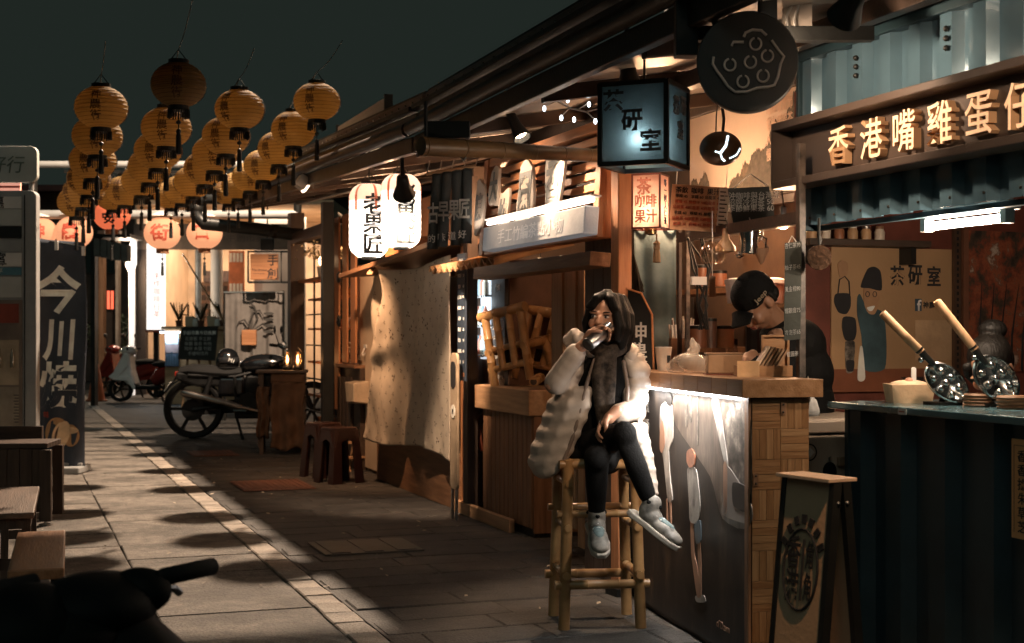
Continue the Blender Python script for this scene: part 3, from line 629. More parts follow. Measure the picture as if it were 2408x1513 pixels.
hd = B(fx(318), fx(700), -.12, .0, fz(588), fz(528)).build('header_board', M('header_board', (.13, .09, .065), .6, dirt=.4), t)
text('神農街手創市集', .22, M('faint_print', (.07, .05, .04), .7), hd, (fx(545), -.125, fz(560)))
B(fx(322), fx(346), -.1, .1, 0, fz(588)).build('pillar', DBR, t)
MB().tube([(fx(505), .2, 0), (fx(505), .2, fz(585))], .135, 16).build('pillar', WHITE, t, True)
MB().tube([(fx(452), .6, 0), (fx(452), .6, fz(585))], .075, 12).build('pole', M('blue_grey_pole', (.18, .21, .23), .4, .3), t, True)
B(fx(575), fx(700), 1.2, 1.3, 0, fz(500)).build('white_partition', WHITE, t)
sc = B(fx(519), fx(556), .9, .98, fz(720), fz(585)).build('paper_screen', M('orange_screen', (.55, .17, .07), .7), t)
for j, (a, b) in enumerate(((590, 612), (664, 700))):
    for i in range(4): B(fx(521 + i * 8.5), fx(527 + i * 8.5), .88, .895, fz(b), fz(a)).build('screen_slot', M('screen_white', (.8, .7, .6), .6), sc)
cab = B(fx(418), fx(520), 2.2, 2.5, 0, fz(655)).build('drawer_cabinet', M('drawer_wood', (.20, .10, .05), .5, var=.3), t)
for i in range(7):
    for j in range(4): B(fx(424 + i * 13.5), fx(433 + i * 13.5), 2.17, 2.2, fz(745 - 9 - j * 22 + 9), fz(745 - 9 - j * 22 - 5)).build('drawer', DBR, cab)
B(fx(432), fx(500), 2.0, 2.4, fz(655), fz(628)).build('shelf_goods', M('shelf_goods', (.10, .07, .06), .6, var=.6, vs=12), t)
lamp('shop_light', 'AREA', (fx(520), 2.4, 4.1), 360, (1, .74, .52), t, (5.0, 3.0), (0, 0, 0))
# white vertical light box sign
t = thing('light_box_sign', 'tall white vertical light box sign with small red characters at the far shop', 'sign', (PD(365, 785, 29.6).x, PD(365, 785, 29.6).y, 0), FACE_CAM)
B(px(-20, 29.6), px(19, 29.6), 0, .2, fz(776), fz(586)).build('light_box', glow('white_box_face', (1, .93, .86), 1.4), t); B(px(-22, 29.6), px(21, 29.6), -.01, .21, fz(782), fz(776)).build('base_trim', M('red_trim', (.4, .08, .05), .5), t)
B(-.05, .05, .05, .15, 0, fz(782)).build('post', DARK, t)
text('手作咖啡日茶', .16, LINK, t, (px(4, 29.6), -.006, fz(700)), vertical=True, gap=1.0, name='lettering')
# lit pillar lamp, left awning, red window
t = thing('lit_column', 'white lit narrow column beside the dark far facade', 'column', (PD(309, 785, 31).x, PD(309, 785, 31).y, 0), FACE_CAM)
B(px(-6, 31), px(6, 31), 0, .1, 0, 1.34 + px(150, 31)).build('shaft', glow('lit_column_face', (1, .92, .85), .7), t)
lamp('column_light', 'POINT', (0, -.4, 2.6), 90, (1, .75, .52), t, .1)
MB().prism([(px(-12, 31), 1.34 + px(160, 31)), (px(0, 31), 1.34 + px(135, 31)), (px(10, 31), 1.34 + px(165, 31)), (px(10, 31), 1.34 + px(222, 31)), (px(2, 31), 1.34 + px(222, 31)), (px(-10, 31), 1.34 + px(190, 31))], -.05, .1).build('lamp_head', glow('lit_column_head', (1, .95, .9), 1.2), t)
q = PD(262, 785, 26); t = thing('side_awning', 'grey panelled awning hanging at the far left over the scooters', 'awning', (q.x, q.y, 0), FACE_CAM)
for i in range(5): B(px(-42 + i * 16, 26), px(-27 + i * 16, 26), 0, .3, HCAM + px(182 + -i * 3, 26), HCAM + px(225 - i * 4, 26)).build('awning_panel', M('awning_panel', (.12, .12, .11), .6, dirt=.4), t, bevel=.01)
B(px(-48, 26), px(45, 26), -.03, .9, HCAM + px(226, 26), HCAM + px(234, 26)).build('awning_beam', DARK, t); B(px(-60, 26), px(-50, 26), .3, .5, 0, HCAM + px(226, 26)).build('post', DARK, t)
t = thing('red_window', 'narrow glowing red window in the dark far left facade', 'window', PD(258, 727, 33), FACE_CAM)
for x in (-.06, .03): B(x, x + .055, 0, .05, 0, .42).build('pane', glow('red_pane', (1, .16, .08), 1.2), t)
B(-.1, .12, .02, .08, -.06, .48).build('frame', DARK, t); B(-.12, .13, .06, .1, -1.9, -.06).build('wall_strip', DBR, t)
for u, w in ((238, 12), (275, 7), (331, 9)):
    q = PD(u, 785, 32.5); t = thing('facade_post', {238: 'brown', 275: 'pale thin', 331: 'dark'}[u] + ' upright post on the far left facade', 'post', (q.x, q.y, 0), FACE_CAM); B(-px(w, 32.5) / 2, px(w, 32.5) / 2, 0, .2, 0, 3.6).build('shaft', {238: BROWNZ, 275: M('tan_post', (.3, .24, .19), .6), 331: DBR}[u], t); B(-px(w, 32.5) / 2 - .02, px(w, 32.5) / 2 + .02, -.02, .22, 3.6, 3.7).build('cap', DBR, t)
# hanging wooden sign with black frame
q = PD(622, 628, 21.5); t = thing('hanging_sign', 'orange wooden hanging sign with two black characters in a black pipe frame', 'sign', q, FACE_CAM)
w = px(39, 21.5); h = px(36, 21.5)
B(-w * .86, w * .82, 0, .04, -h * .85, h * .85).build('board', ORNGX, t, bevel=.01)
MB().tube([(-w, .02, -h), (w, .02, -h), (w, .02, h), (-w, .02, h), (-w, .02, -h)], .018, 8).build('pipe_frame', BLACK, t, True)
MB().tube([(w, .02, -h), (w + .26, .02, -h), (w + .26, .02, h), (w, .02, h)], .018, 8).build('bracket', BLACK, t, True); MB().tube([(w + .26, .02, h), (w + .42, .02, h)], .02, 8).build('arm', BLACK, t)
B(-.06, .14, 0, .05, h + .02, h + .2).build('lamp_box', DARK, t, bevel=.01); MB().tube([(.04, .02, h + .2), (.04, .02, h + 1.0)], .012, 6).build('rod', BLACK, t)
text('手創', .18, INK, t, (w * .5, -.004, 0), vertical=True, bold=.01, gap=1.15); text('The Artisan', .05, INK, t, (-w * .3, -.004, -h * .2)); B(-w * .7, -w * .0, -.003, -.001, -h * .45, -h * .43).build('rule_line', INK, t)
# grey curtain with drawn plant
q = PD(598, 785, 22.0); cz = lambda v: HCAM + px(785 - v, 22.0); t = thing('grey_curtain', 'grey cloth curtain with a drawn plant behind the motorcycle', 'curtain', (q.x, q.y, 0), FACE_CAM)
wv = lambda a: .05 * math.sin(a * 21) + .02 * math.sin(a * 47)
MB().grid(lambda a, b: (px(-68 + 134 * a, 22), wv(a) * (.4 + .6 * b), cz(690 + 225 * b)), 50, 10).build('cloth', M('grey_cloth', (.20, .18, .165), .85, var=.2), t, True, thick=.004)
MB().tube([(px(-72, 22), 0, cz(688)), (px(70, 22), 0, cz(688))], .014, 8).build('rod', STEEL, t)
for u in (-70, 68): MB().tube([(px(u, 22), .02, 0), (px(u, 22), .02, cz(684))], .02, 8).build('upright', DARK, t)
pen = M('curtain_ink', (.06, .055, .05), .8, bump=0)
for pts in ([(-5, 790), (-10, 760), (0, 735), (14, 730), (24, 745)], [(-3, 780), (-22, 752), (-34, 758), (-40, 770)], [(0, 770), (10, 748), (2, 722), (-8, 712)], [(2, 775), (22, 762), (30, 770)], [(-8, 780), (-20, 772), (-28, 785)]):
    mb = MB(); mb.tube([(px(a, 22), -.075, cz(b)) for a, b in pts], [.006] + [.016] * (len(pts) - 2) + [.005], 5); mb.build('drawn_leaf', pen, t)
B(px(-26, 22), px(8, 22), -.14, -.06, cz(812), cz(776)).build('wood_tag', ORNGX, t, bevel=.01)
for k in range(4): MB().lathe([(.05, 0), (.05, .012)], 12, Matrix.Translation((px(36, 22), -.075, cz(738 + k * 14))) @ Euler((R(90), 0, 0)).to_matrix().to_4x4() @ Matrix.Diagonal((1.6, .5, 1, 1))).build('drawn_coil', pen, t)
# lit counter, chalkboard easel, goods
q = PD(405, 785, 27.0); tz = lambda v: HCAM + px(785 - v, 27.0); tx = lambda u: px(u - 405, 27.0)
t = thing('sales_counter', 'pale wood sales counter with a glowing picture panel on its front', 'counter', (q.x, q.y, 0), FACE_CAM)
B(tx(388), tx(560), 0, .8, 0, tz(775)).build('cabinet', PINEX, t, bevel=.01); B(tx(380), tx(566), -.04, .84, tz(775), tz(768)).build('counter_top', PINEX, t, bevel=.006)
pn = B(tx(389), tx(421), -.03, -.001, tz(862), tz(784)).build('picture_panel', M('panel_picture', (.10, .13, .20), .4, var=.3, vs=2), t)
B(tx(378), tx(424), -.06, -.03, tz(784), tz(780)).build('light_strip', glow('cool_strip', (.75, .9, 1), 6), pn); B(tx(390), tx(420), -.035, -.031, tz(810), tz(785)).build('picture_sky', M('picture_sky', (.45, .55, .62), .4), pn); B(tx(390), tx(420), -.035, -.031, tz(830), tz(811)).build('picture_haze', M('picture_haze', (.32, .25, .27), .4), pn)
for i in range(5): B(tx(391 + i * 6), tx(395 + i * 6), -.036, -.0315, tz(860), tz(838 - 5 * (i % 3))).build('picture_hut', M('picture_hut', (.05, .09, .13), .4), pn)
lamp('strip_light', 'AREA', (tx(404), -.12, tz(783)), 5, COOL, t, (.26, .06), (R(-12), 0, 0))
rr = random.Random(11)
for i in range(9):
    u = 412 + i * 13; hgt = rr.uniform(.14, .5)
    nm = ['potted_herb', 'wooden_rack', 'paper_bag', 'jar'][i % 4]; g = thing(nm, f'small {["leafy pot", "upright wooden rack", "pale paper bag", "round jar"][i % 4]} on the far sales counter, {ordn[i]} thing from its left end', nm.split('_')[-1], Vector((q.x, q.y, tz(768))) + Vector((CA, -SA, 0)) * tx(u) + Vector((SA, CA, 0)) * .3, FACE_CAM)
    if i % 4 == 0:
        MB().lathe([(.05, 0), (.07, .12), (.06, .12)], 10).build('pot', TAC, g); mb = MB()
        for k in range(40): 
            a, e = rr.uniform(0, 6.3), rr.uniform(.1, .35); mb.bar((0, 0, .1), (e * .5 * math.cos(a), e * .5 * math.sin(a), .12 + e), .004, .02)
        mb.build('foliage', LEAF, g)
    elif i % 4 == 1: B(-.07, -.05, 0, .1, 0, hgt).build('side', PINEZ, g); B(.05, .07, 0, .1, 0, hgt).build('side', PINEZ, g); B(-.05, .05, 0, .1, hgt * .5, hgt * .55).build('shelf', PINEX, g)
    elif i % 4 == 2: MB().box(-.08, .08, -.05, .05, 0, .2).build('bag', CRM, g, bevel=.01); MB().tube([(-.04, 0, .2), (-.03, 0, .27), (.03, 0, .27), (.04, 0, .2)], .006, 5).build('handle', CRM, g)
    else: MB().lathe([(.06, 0), (.07, .05), (.06, .13), (.045, .15)], 12).build('body', WHITE, g, True); MB().lathe([(.05, .15), (.05, .17)], 12).build('lid', BROWNX, g)
q = PD(466, 785, 25.6); t = thing('chalkboard_easel', 'black chalkboard menu on a wooden easel behind the motorcycle', 'chalkboard', (q.x, q.y, 0), FACE_CAM, rot=None)
ez = lambda v: HCAM + px(785 - v, 25.6); ex = lambda u: px(u - 466, 25.6)
bd = MB(); bd.prism([(ex(420), ez(844)), (ex(506), ez(848)), (ex(513), ez(768)), (ex(428), ez(770))], 0, .03); bd.build('board', M('chalkboard', (.012, .016, .016), .6), t)
MB().tube([(ex(420), -.005, ez(844)), (ex(506), -.005, ez(848)), (ex(513), -.005, ez(768)), (ex(428), -.005, ez(770)), (ex(420), -.005, ez(844))], .012, 6).build('frame', DWOODX, t)
CHALK = M('chalk', (.5, .5, .48), .9, bump=0)
text('手創市集今日推薦', .075, WPRINT, t, (ex(469), -.006, ez(783)), bold=.02)
for k, s in enumerate(('花草茶 手工餅', '果醬 香皂 布包', '陶杯 木盤 竹籃', '手繪明信片')): text(s, .075, CHALK, t, (ex(466), -.006, ez(797 + k * 11.5)))
for a, b in ((ex(440), ex(428)), (ex(492), ex(502)), (ex(466), ex(466))): MB().bar((a, .05, ez(846)), (b, .0 if a != b else .5, 0), .035).build('leg', PINEZ, t)
t = thing('bamboo_prop', 'thin yellow bamboo pole leaning across the far shop front', 'pole', PD(507, 765, 26.5)); a, b = PD(430, 598, 27.5), PD(505, 722, 26.2); e = b + (b - a) * .7; e.z = max(.0, e.z)
MB().tube([a, b, e], .016, 8).build('pole', BAMBOO, t, True, world=True)

# ------------------------------------------------------------------ scooters, cone, bush
def scooter(label, c, rz, c1, c2):
    t = thing('parked_scooter', label, 'scooter', c, rz, None)      # heads along -x
    AY = Euler((R(90), 0, 0)).to_matrix().to_4x4()
    wheel_mesh(t, (-.62, 0, .25), .25, .1, AY); wheel_mesh(t, (.62, 0, .25), .25, .1, AY)
    mb = MB(); mb.grid(lambda a, b: (-.62 + .3 * math.cos(R(20 + 130 * a)), (b - .5) * .13, .25 + .31 * math.sin(R(20 + 130 * a))), 10, 2); mb.build('front_fender', c1, t, True, thick=.01)
    mb = MB(); mb.tube([(-.62, .07, .25), (-.45, .06, .85)], .022, 8); mb.build('fork', DARK, t)
    mb = MB(); mb.tube([(-.62, -.07, .25), (-.45, -.06, .85)], .022, 8); mb.build('fork', DARK, t)
    mb = MB(); mb.prism([(-.72, .60), (-.62, .50), (-.44, .36), (-.34, .30), (-.28, .36), (-.36, .62), (-.40, .95), (-.5, .98)], -.16, .16); mb.build('leg_shield', c2, t, bevel=.03)
    for s in (-1, 1):
        mb = MB(); y = s * .175; mb.prism([(-.80, .50), (-.45, .80), (-.36, .98), (-.42, .70), (-.60, .52), (-.38, .50), (-.26, .30), (-.30, .24), (-.42, .42), (-.7, .44)], y - .012, y + .012); mb.build('side_trim', c2, t, bevel=.006)
    B(-.36, .2, -.13, .13, .25, .33).build('floorboard', BB, t, bevel=.02)
    mb = MB(); mb.tube([(.05, 0, .40), (.2, 0, .52), (.5, 0, .60), (.95, 0, .70)], [.12, .17, .17, .07], 14); mb.build('rear_body', c1, t, True)
    mb = MB(); mb.ball((.42, 0, .74), (.42, .14, .075), 12); mb.build('seat', RUBBER, t, True)
    mb = MB(); mb.ball((-.46, 0, 1.0), (.16, .17, .1), 12); mb.build('handlebar_cowl', c2, t, True)
    MB().ball((-.6, 0, 1.0), (.05, .09, .06), 10).build('headlight', glass('lamp_glass', (.95, .95, .9), .05, .6), t, True)
    for s in (-1, 1):
        MB().tube([(-.44, s * .14, 1.03), (-.36, s * .34, 1.05)], .018, 8).build('grip', RUBBER, t, True)
        MB().tube([(-.42, s * .2, 1.05), (-.44, s * .28, 1.26)], .007, 6).build('mirror_stalk', DARK, t); MB().ball((-.44, s * .3, 1.3), (.012, .07, .045), 8).build('mirror', DARK, t, True)
    mb = MB(); mb.prism([(.35, .36), (.8, .42), (1.0, .56), (.96, .58), (.7, .48), (.35, .42)], -.2, -.17); mb.build('tail_trim', c2, t)
    MB().tube([(.2, -.12, .2), (.5, -.18, .25), (.9, -.18, .33)], [.03, .05, .05], 10).build('exhaust', DARK, t, True)
    MB().bar((.15, 0, .3), (.2, .12, .0), .03).build('kickstand', DARK, t); return t
REDP = M('red_scooter_paint', (.22, .02, .012), .18, .1, var=.1, bump=.02, coat=.6); WHP = M('white_scooter_paint', (.75, .70, .64), .25, var=.05, bump=.02, coat=.5)
c = PZ(282, 946); s1 = (c.x, c.y); scooter('white and red scooter parked beside the traffic cone', (c.x + .62 * CA, c.y - .62 * SA, 0), FACE_CAM - .1, REDP, WHP)
c = PD(238, 930, 30.0); scooter('dark red scooter parked behind the white one', (c.x + .6, c.y - .3, 0), FACE_CAM - .35, REDP, MATS['red_scooter_paint'])
c = PZ(232, 938); t = thing('traffic_cone', 'orange traffic cone standing beside the parked scooters', 'traffic cone', (c.x - .1, c.y - 1.0, 0))
MB().lathe([(.17, .03), (.05, .72), (.035, .74), (.02, .74)], 20).build('cone', M('orange_cone', (.50, .13, .05), .5), t, True); B(-.2, .2, -.2, .2, 0, .03).build('base', M('orange_cone_base', (.3, .08, .03), .6), t, bevel=.01); MB().lathe([(.118, .32), (.085, .5)], 20).build('band', M('cone_band', (.6, .3, .18), .4), t)
c = PD(262, 930, 34.5); t = thing('potted_bush', 'dark bushy plant in a pot behind the scooters', 'plant', (c.x, c.y, 0))
MB().lathe([(.2, 0), (.28, .45), (.25, .45)], 14).build('pot', TAC, t); MB().tube([(0, 0, .4), (.02, 0, .9)], .03, 6).build('stem', DWOODZ, t); mb = MB()
for k in range(900):
    q = Vector((rr.gauss(0, 1), rr.gauss(0, 1), rr.gauss(0, 1))).normalized() * (rr.random() ** .4); p = Vector((q.x * .75, q.y * .7, 1.35 + q.z * .5)); s = rr.uniform(.04, .08)
    mb.add([(-s, 0, 0), (0, -s * .4, .01), (s, 0, 0), (0, s * .4, .01)], [(0, 1, 2, 3)], Matrix.Translation(p) @ Euler((rr.uniform(-1, 1), rr.uniform(-1, 1), rr.uniform(0, 6.3))).to_matrix().to_4x4())
mb.build('foliage', M('bush_leaf', (.035, .05, .02), .5, var=.4), t)

# ------------------------------------------------------------------ motorcycle
c = PZ(456, 1031); t = thing('motorcycle', 'black retro motorcycle with chrome exhaust parked across the lane', 'motorcycle', (c.x, c.y, 0), FACE_CAM + .05)
MBK = M('black_bike_paint', (.007, .007, .008), .2, .2, var=.1, bump=.02, coat=.6)
AY = Euler((R(90), 0, 0)).to_matrix().to_4x4(); BIKE = M('bike_black', (.008, .008, .008), .5, spec=.25, bump=.05)
wheel_mesh(t, (0, 0, .355), .355, .17, AY, RUBBER, BIKE, 6); wheel_mesh(t, (1.4, 0, .34), .34, .12, AY, RUBBER, BIKE, 6)
MB().tube([(0, -.1, .345), (.55, -.11, .42)], .025, 8).build('swingarm', BIKE, t, True); MB().tube([(0, .1, .345), (.55, .11, .42)], .025, 8).build('swingarm', BIKE, t, True)
for y in (-.11, .11):
    MB().tube([(.12, y, .4), (.22, y, .74)], [.035, .03], 10).build('shock', BIKE, t, True)
    MB().tube([(-.05, y, .76), (.5, y, .74), (.95, y * .5, .85), (1.1, 0, .9)], .018, 8).build('frame_tube', BIKE, t, True); MB().tube([(.5, y, .74), (.52, y, .36), (.9, y, .28), (1.08, 0, .8)], .02, 8).build('frame_tube', BIKE, t, True)
    MB().tube([(1.4, y * .9, .34), (1.17, y * .9, 1.0)], .027, 10).build('fork', BIKE, t, True)
MB().lathe([(.13, -.012), (.13, .012)], 24, Matrix.Translation((0, -.09, .345)) @ AY).build('brake_disc', BIKE, t)
MB().prism([(-.02, .27), (.5, .3), (.5, .46), (-.02, .42)], .09, .12).build('chain_guard', BIKE, t, bevel=.01); MB().prism([(-.2, .70), (.05, .62), (.34, .62), (.34, .78), (-.2, .80)], -.1, .1).build('tail_cowl', BIKE, t, bevel=.03)
for k in range(5): MB().tube([(.95 + .02 * k, -.08 + .04 * k, .82), (1.08, -.1 + .05 * k, .9 + .02 * k), (1.14, -.12 + .06 * k, 1.06)], .007, 5).build('control_cable', RUBBER, t, True)
B(.3, .62, -.11, .11, .5, .74).build('side_cover', MBK, t, bevel=.04); B(.62, 1.0, -.09, .09, .5, .76).build('cylinder_head', BIKE, t, bevel=.03)
mb = MB(); mb.box(.5, .98, -.14, .14, .24, .5); mb.lathe([(.11, -.16), (.13, -.14), (.13, .14), (.11, .16)], 16, Matrix.Translation((.66, 0, .42)) @ AY); mb.build('engine_block', BIKE, t, bevel=.02)
for k in range(6): MB().cbox((.80, 0, .50 + k * .028), (.19, .22, .012), (0, R(-15), 0)).build('cooling_fin', BIKE, t)
mb = MB(); mb.ball((.86, 0, .87), (.32, .16, .14), 14); mb.build('fuel_tank', MBK, t, True); MB().lathe([(.03, 0), (.03, .02)], 12, None, (.9, 0, .975)).build('fuel_cap', CHROME, t)
mb = MB(); mb.tube([(-.16, 0, .80), (-.02, 0, .815), (.2, 0, .79), (.42, 0, .77), (.58, 0, .79)], [.08, .12, .13, .13, .09], 12); mb.v = [(x, y * 1.1, .79 + (z - .79) * .7) for x, y, z in mb.v]; mb.build('seat', RUBBER, t, True)
mb = MB(); mb.grid(lambda a, b: (.0 + .39 * math.cos(R(60 + 90 * a)), (b - .5) * .16, .345 + .39 * math.sin(R(60 + 90 * a))), 12, 2); mb.build('rear_fender', MBK, t, True, thick=.008)
mb = MB(); mb.grid(lambda a, b: (1.4 + .37 * math.cos(R(50 + 100 * a)), (b - .5) * .13, .34 + .37 * math.sin(R(50 + 100 * a))), 12, 2); mb.build('front_fender', MBK, t, True, thick=.008)
MB().tube([(-.12, -.17, .56), (-.08, -.17, .55), (.45, -.17, .41), (.75, -.15, .33), (1.0, -.12, .32), (1.04, -.1, .45)], [.032, .05, .045, .028, .022, .02], 12).build('exhaust', M('dull_exhaust', (.22, .19, .17), .35, 1, var=.3, vs=6), t, True)
MB().tube([(1.16, 0, 1.0), (1.12, 0, 1.06)], .03, 8).build('steering_head', BIKE, t)
for s in (-1, 1):
    MB().tube([(1.13, 0, 1.04), (1.12, s * .18, 1.07), (1.0, s * .34, 1.12)], .012, 8).build('handlebar', CHROME, t, True); MB().tube([(1.02, s * .3, 1.11), (.96, s * .42, 1.12)], .019, 10).build('grip', RUBBER, t, True)
    MB().tube([(1.05, s * .26, 1.1), (1.0, s * .32, 1.27)], .006, 6).build('mirror_stalk', BIKE, t); MB().ball((1.0, s * .34, 1.3), (.015, .05, .05), 8).build('mirror', BIKE, t, True)
    MB().tube([(1.18, s * .12, .95), (1.2, s * .2, .95)], .008, 6).build('indicator_stem', BIKE, t); MB().ball((1.2, s * .21, .95), .026, 8).build('indicator', M('amber', (.5, .2, .03), .2), t, True)
MB().lathe([(.04, .0), (.085, .05), (.09, .12), (.08, .13)], 16, Matrix.Translation((1.18, 0, .95)) @ Euler((0, R(90), 0)).to_matrix().to_4x4()).build('headlight', CHROME, t, True)
MB().lathe([(.05, 0), (.05, .04)], 14, Matrix.Translation((1.08, -.05, 1.1)) @ Euler((0, R(-50), 0)).to_matrix().to_4x4()).build('gauge', CHROME, t)
B(-.22, -.16, -.04, .04, .74, .80).build('tail_light', M('tail_red', (.3, .02, .01), .2), t, bevel=.01); MB().cbox((-.3, 0, .62), (.012, .17, .13), (0, R(35), 0)).build('number_plate', WHITE, t); MB().bar((-.18, 0, .76), (-.31, 0, .6), .025).build('plate_bracket', BIKE, t)
MB().bar((.5, -.1, .33), (.62, -.26, .0), .022).build('kickstand', BIKE, t); MB().tube([(.5, -.2, .34), (.66, -.26, .34)], .012, 8).build('footrest', CHROME, t)
t.scale = (1.07, 1.07, 1.07); hp = WM[t.name] @ Vector((.43, 0, .90)); t2 = thing('helmet', 'glossy black open-face helmet resting on the motorcycle seat', 'helmet', hp, FACE_CAM + .3)
mb = MB(); mb.lathe([(.135, 0), (.15, .05), (.148, .12), (.12, .20), (.06, .245), (.001, .255)], 22); mb.build('shell', MBK, t2, True); mb = MB(); mb.grid(lambda a, b: (.152 * math.sin(R(-60 + 120 * a)), -.152 * math.cos(R(-60 + 120 * a)), .05 + .09 * b), 10, 2); mb.build('visor', M('smoked_visor', (.02, .02, .022), .05), t2, True, thick=.004)
MB().lathe([(.14, -.004), (.152, .0), (.152, .014), (.14, .014)], 22).build('rim_trim', RUBBER, t2); text('M1', .07, WPRINT, t2, (.03, -.157, .1), (0, R(20), 0))
# ------------------------------------------------------------------ crate stand with burlap, oil lamps, plastic stools
CLOTHB = M('burlap', (.085, .045, .024), .9, var=.35, vs=7, bump=.6, bs=90)
c = PZ(662, 1070); d = 1.34 * FPX / (1070 - HOR); t = thing('crate_stand', 'tall wooden crate stand draped with brown burlap beside the motorcycle', 'stand', (c.x, c.y, 0), FACE_CAM + .12)
w = px(112, d); h = px(192, d)
for x in (-w / 2 + .02, w / 2 - .06):
    for y in (0.03, .42): B(x, x + .045, y, y + .045, 0, h).build('post', DWOODZ, t)
for k in range(6): B(-w / 2 + .005, -w / 2 + .019, .03, .46, .08 + k * .14, .19 + k * .14).build('side_slat', DWOODX, t)
for k in range(6): B(w / 2 - .014, w / 2 + .0, .03, .46, .08 + k * .14, .19 + k * .14).build('side_slat', DWOODX, t)
for k in range(4): B(-w / 2 - .02, w / 2 + .02, k * .125, .12 + k * .125, h, h + .03).build('top_board', DWOODX, t, bevel=.004)
rr = random.Random(5)
def drape(x0, x1, z0, z1, y0, ph): return lambda a, b: (x0 + (x1 - x0) * a + .012 * math.sin(b * 9 + ph), y0 - .025 * math.sin(a * 13 + ph) * (.4 + b) - .01 * math.sin(b * 17 + a * 5), z1 + (z0 - z1) * b + .02 * math.sin(a * 9 + ph) * b)
MB().grid(drape(-w * .22, w * .47, .06, h - .1, -.02, 1), 18, 24).build('burlap_cover', CLOTHB, t, True, thick=.006)
MB().grid(drape(-w * .5, -w * .24, .2, h - .15, -.02, 3), 8, 24).build('burlap_cover', CLOTHB, t, True, thick=.006)
MB().grid(lambda a, b: (-w * .22 + w * .69 * a, -.03 + .14 * b, h - .1 + .13 * math.sin(b * 1.57)), 10, 5).build('burlap_fold', CLOTHB, t, True, thick=.006)
for x, y, lb in ((w * .33, .12, 'lit glass oil lamp at the front of the burlap crate stand'), (w * .1, .3, 'lit glass oil lamp further back on the burlap crate stand')):
    p = WM[t.name] @ Vector((x, y, h + .031)); g = thing('oil_lamp', lb, 'lamp', p)
    MB().lathe([(.05, 0), (.06, .02), (.045, .05), (.02, .06)], 14).build('base', DARK, g, True); MB().lathe([(.03, .06), (.045, .1), (.04, .15), (.025, .2)], 14).build('chimney', glass('lamp_chimney', (1, .9, .75), .05, .2), g, True)
    MB().ball((0, 0, .1), (.014, .014, .03), 8).build('flame', glow('flame', (1, .5, .2), 9), g, True); MB().tube([(-.045, 0, .06), (-.05, 0, .2), (0, 0, .26), (.05, 0, .2), (.045, 0, .06)], .004, 5).build('handle', DARK, g); lamp('flame_light', 'POINT', (0, -.02, .12), 1.6, (1, .5, .22), g, .02)
PLAS = M('dark_red_plastic', (.032, .013, .010), .35, var=.15, bump=.03)
def plastic_stool(label, c, rz, h):
    t = thing('plastic_stool', label, 'stool', c, rz, 'plastic stools beside the shelf stall'); s = .125; q = .165
    MB().prism(rrect(-s, s, -s, s, .03), h - .03, h).build('seat', PLAS, t) if False else None
    mb = MB(); pl = rrect(-s, s, -s, s, .035); n = len(pl); mb.add([(x, y, h - .03) for x, y in pl] + [(x, y, h - .006) for x, y in pl] + [(x * .93, y * .93, h) for x, y in pl], [tuple(range(2 * n, 3 * n))] + [(i + n * j, (i + 1) % n + n * j, (i + 1) % n + n * (j + 1), i + n * (j + 1)) for j in (0, 1) for i in range(n)]); mb.build('seat', PLAS, t, True)
    for i in range(4): 
        for j in range(4): B(-.085 + i * .048, -.06 + i * .048, -.085 + j * .048, -.06 + j * .048, h, h + .002).build('seat_boss', PLAS, t)
    for sx in (-1, 1):
        for sy in (-1, 1):
            mb = MB(); T = [(sx * s, sy * s), (sx * s, sy * (s - .07)), (sx * (s - .012), sy * (s - .07)), (sx * (s - .012), sy * (s - .012)), (sx * (s - .07), sy * (s - .012)), (sx * (s - .07), sy * s)]
            bt = [(x * q / s, y * q / s) for x, y in T]; n = 6; mb.add([(x, y, h - .02) for x, y in T] + [(x, y, .0) for x, y in bt], [tuple(range(n)), tuple(range(2 * n - 1, n - 1, -1))] + [(i, (i + 1) % n, (i + 1) % n + n, i + n) for i in range(n)]); mb.build('leg', PLAS, t)
    for a in range(4):
        m = Euler((0, 0, R(90 * a))).to_matrix().to_4x4(); mb = MB(); pts = [(-.13, h * .55), (-.075, h - .03), (.075, h - .03), (.13, h * .55), (.115, h * .55), (.06, h - .13), (0, h - .105), (-.06, h - .13), (-.115, h * .55)]
        mb.prism(pts, -s * 1.06 - .006, -s * 1.06, m); mb.build('apron', PLAS, t)
    return t
c = PZ(803, 1137); plastic_stool('dark red plastic stool in front, nearer of the two by the crate stand', (c.x, c.y + .1, 0), .35, .50)
c = PZ(766, 1124); plastic_stool('dark red plastic stool behind the nearer one', (c.x, c.y + .1, 0), .35, .51)

# ------------------------------------------------------------------ shelf stall between the dark posts
a, b = PX(700, 785, 3.2), PX(766, 785, 3.1)
t = thing('shelf_stall', 'open craft stall with dark posts and warm lit shelves', 'market stall', (3.15, b.y, 0))
B(3.12, 3.3, a.y - .09, a.y + .09, 0, 2.78).build('post', BLACK, t) if False else None
def wb(x0, x1, y0, y1, z0, z1, name, mat, par=None, bevel=0): return MB().box(x0, x1, y0, y1, z0, z1).build(name, mat, par or t, bevel=bevel, world=False if par and par is not t else True)
wb(3.1, 3.26, a.y - .1, a.y + .1, 0, 2.75, 'post', DWOODZ); wb(3.06, 3.17, b.y - .06, b.y + .06, 0, 2.7, 'post', BLACK)
wb(3.1, 3.2, b.y + .07, a.y - .11, 2.38, 2.5, 'header_beam', DWOODX); wb(4.5, 4.56, b.y - 1.6, a.y + .5, 0, 2.9, 'rear_wall', BROWNZ)
for z in (.25, .62, 1.0, 1.38, 1.72): wb(3.3, 3.62, b.y + .07, a.y - .11, z, z + .025, 'shelf', ORNGX)
for y in (b.y + .5, b.y + 1.0, b.y + 1.5): wb(3.28, 3.3, y, y + .02, .0, 2.38, 'upright', BLACK)
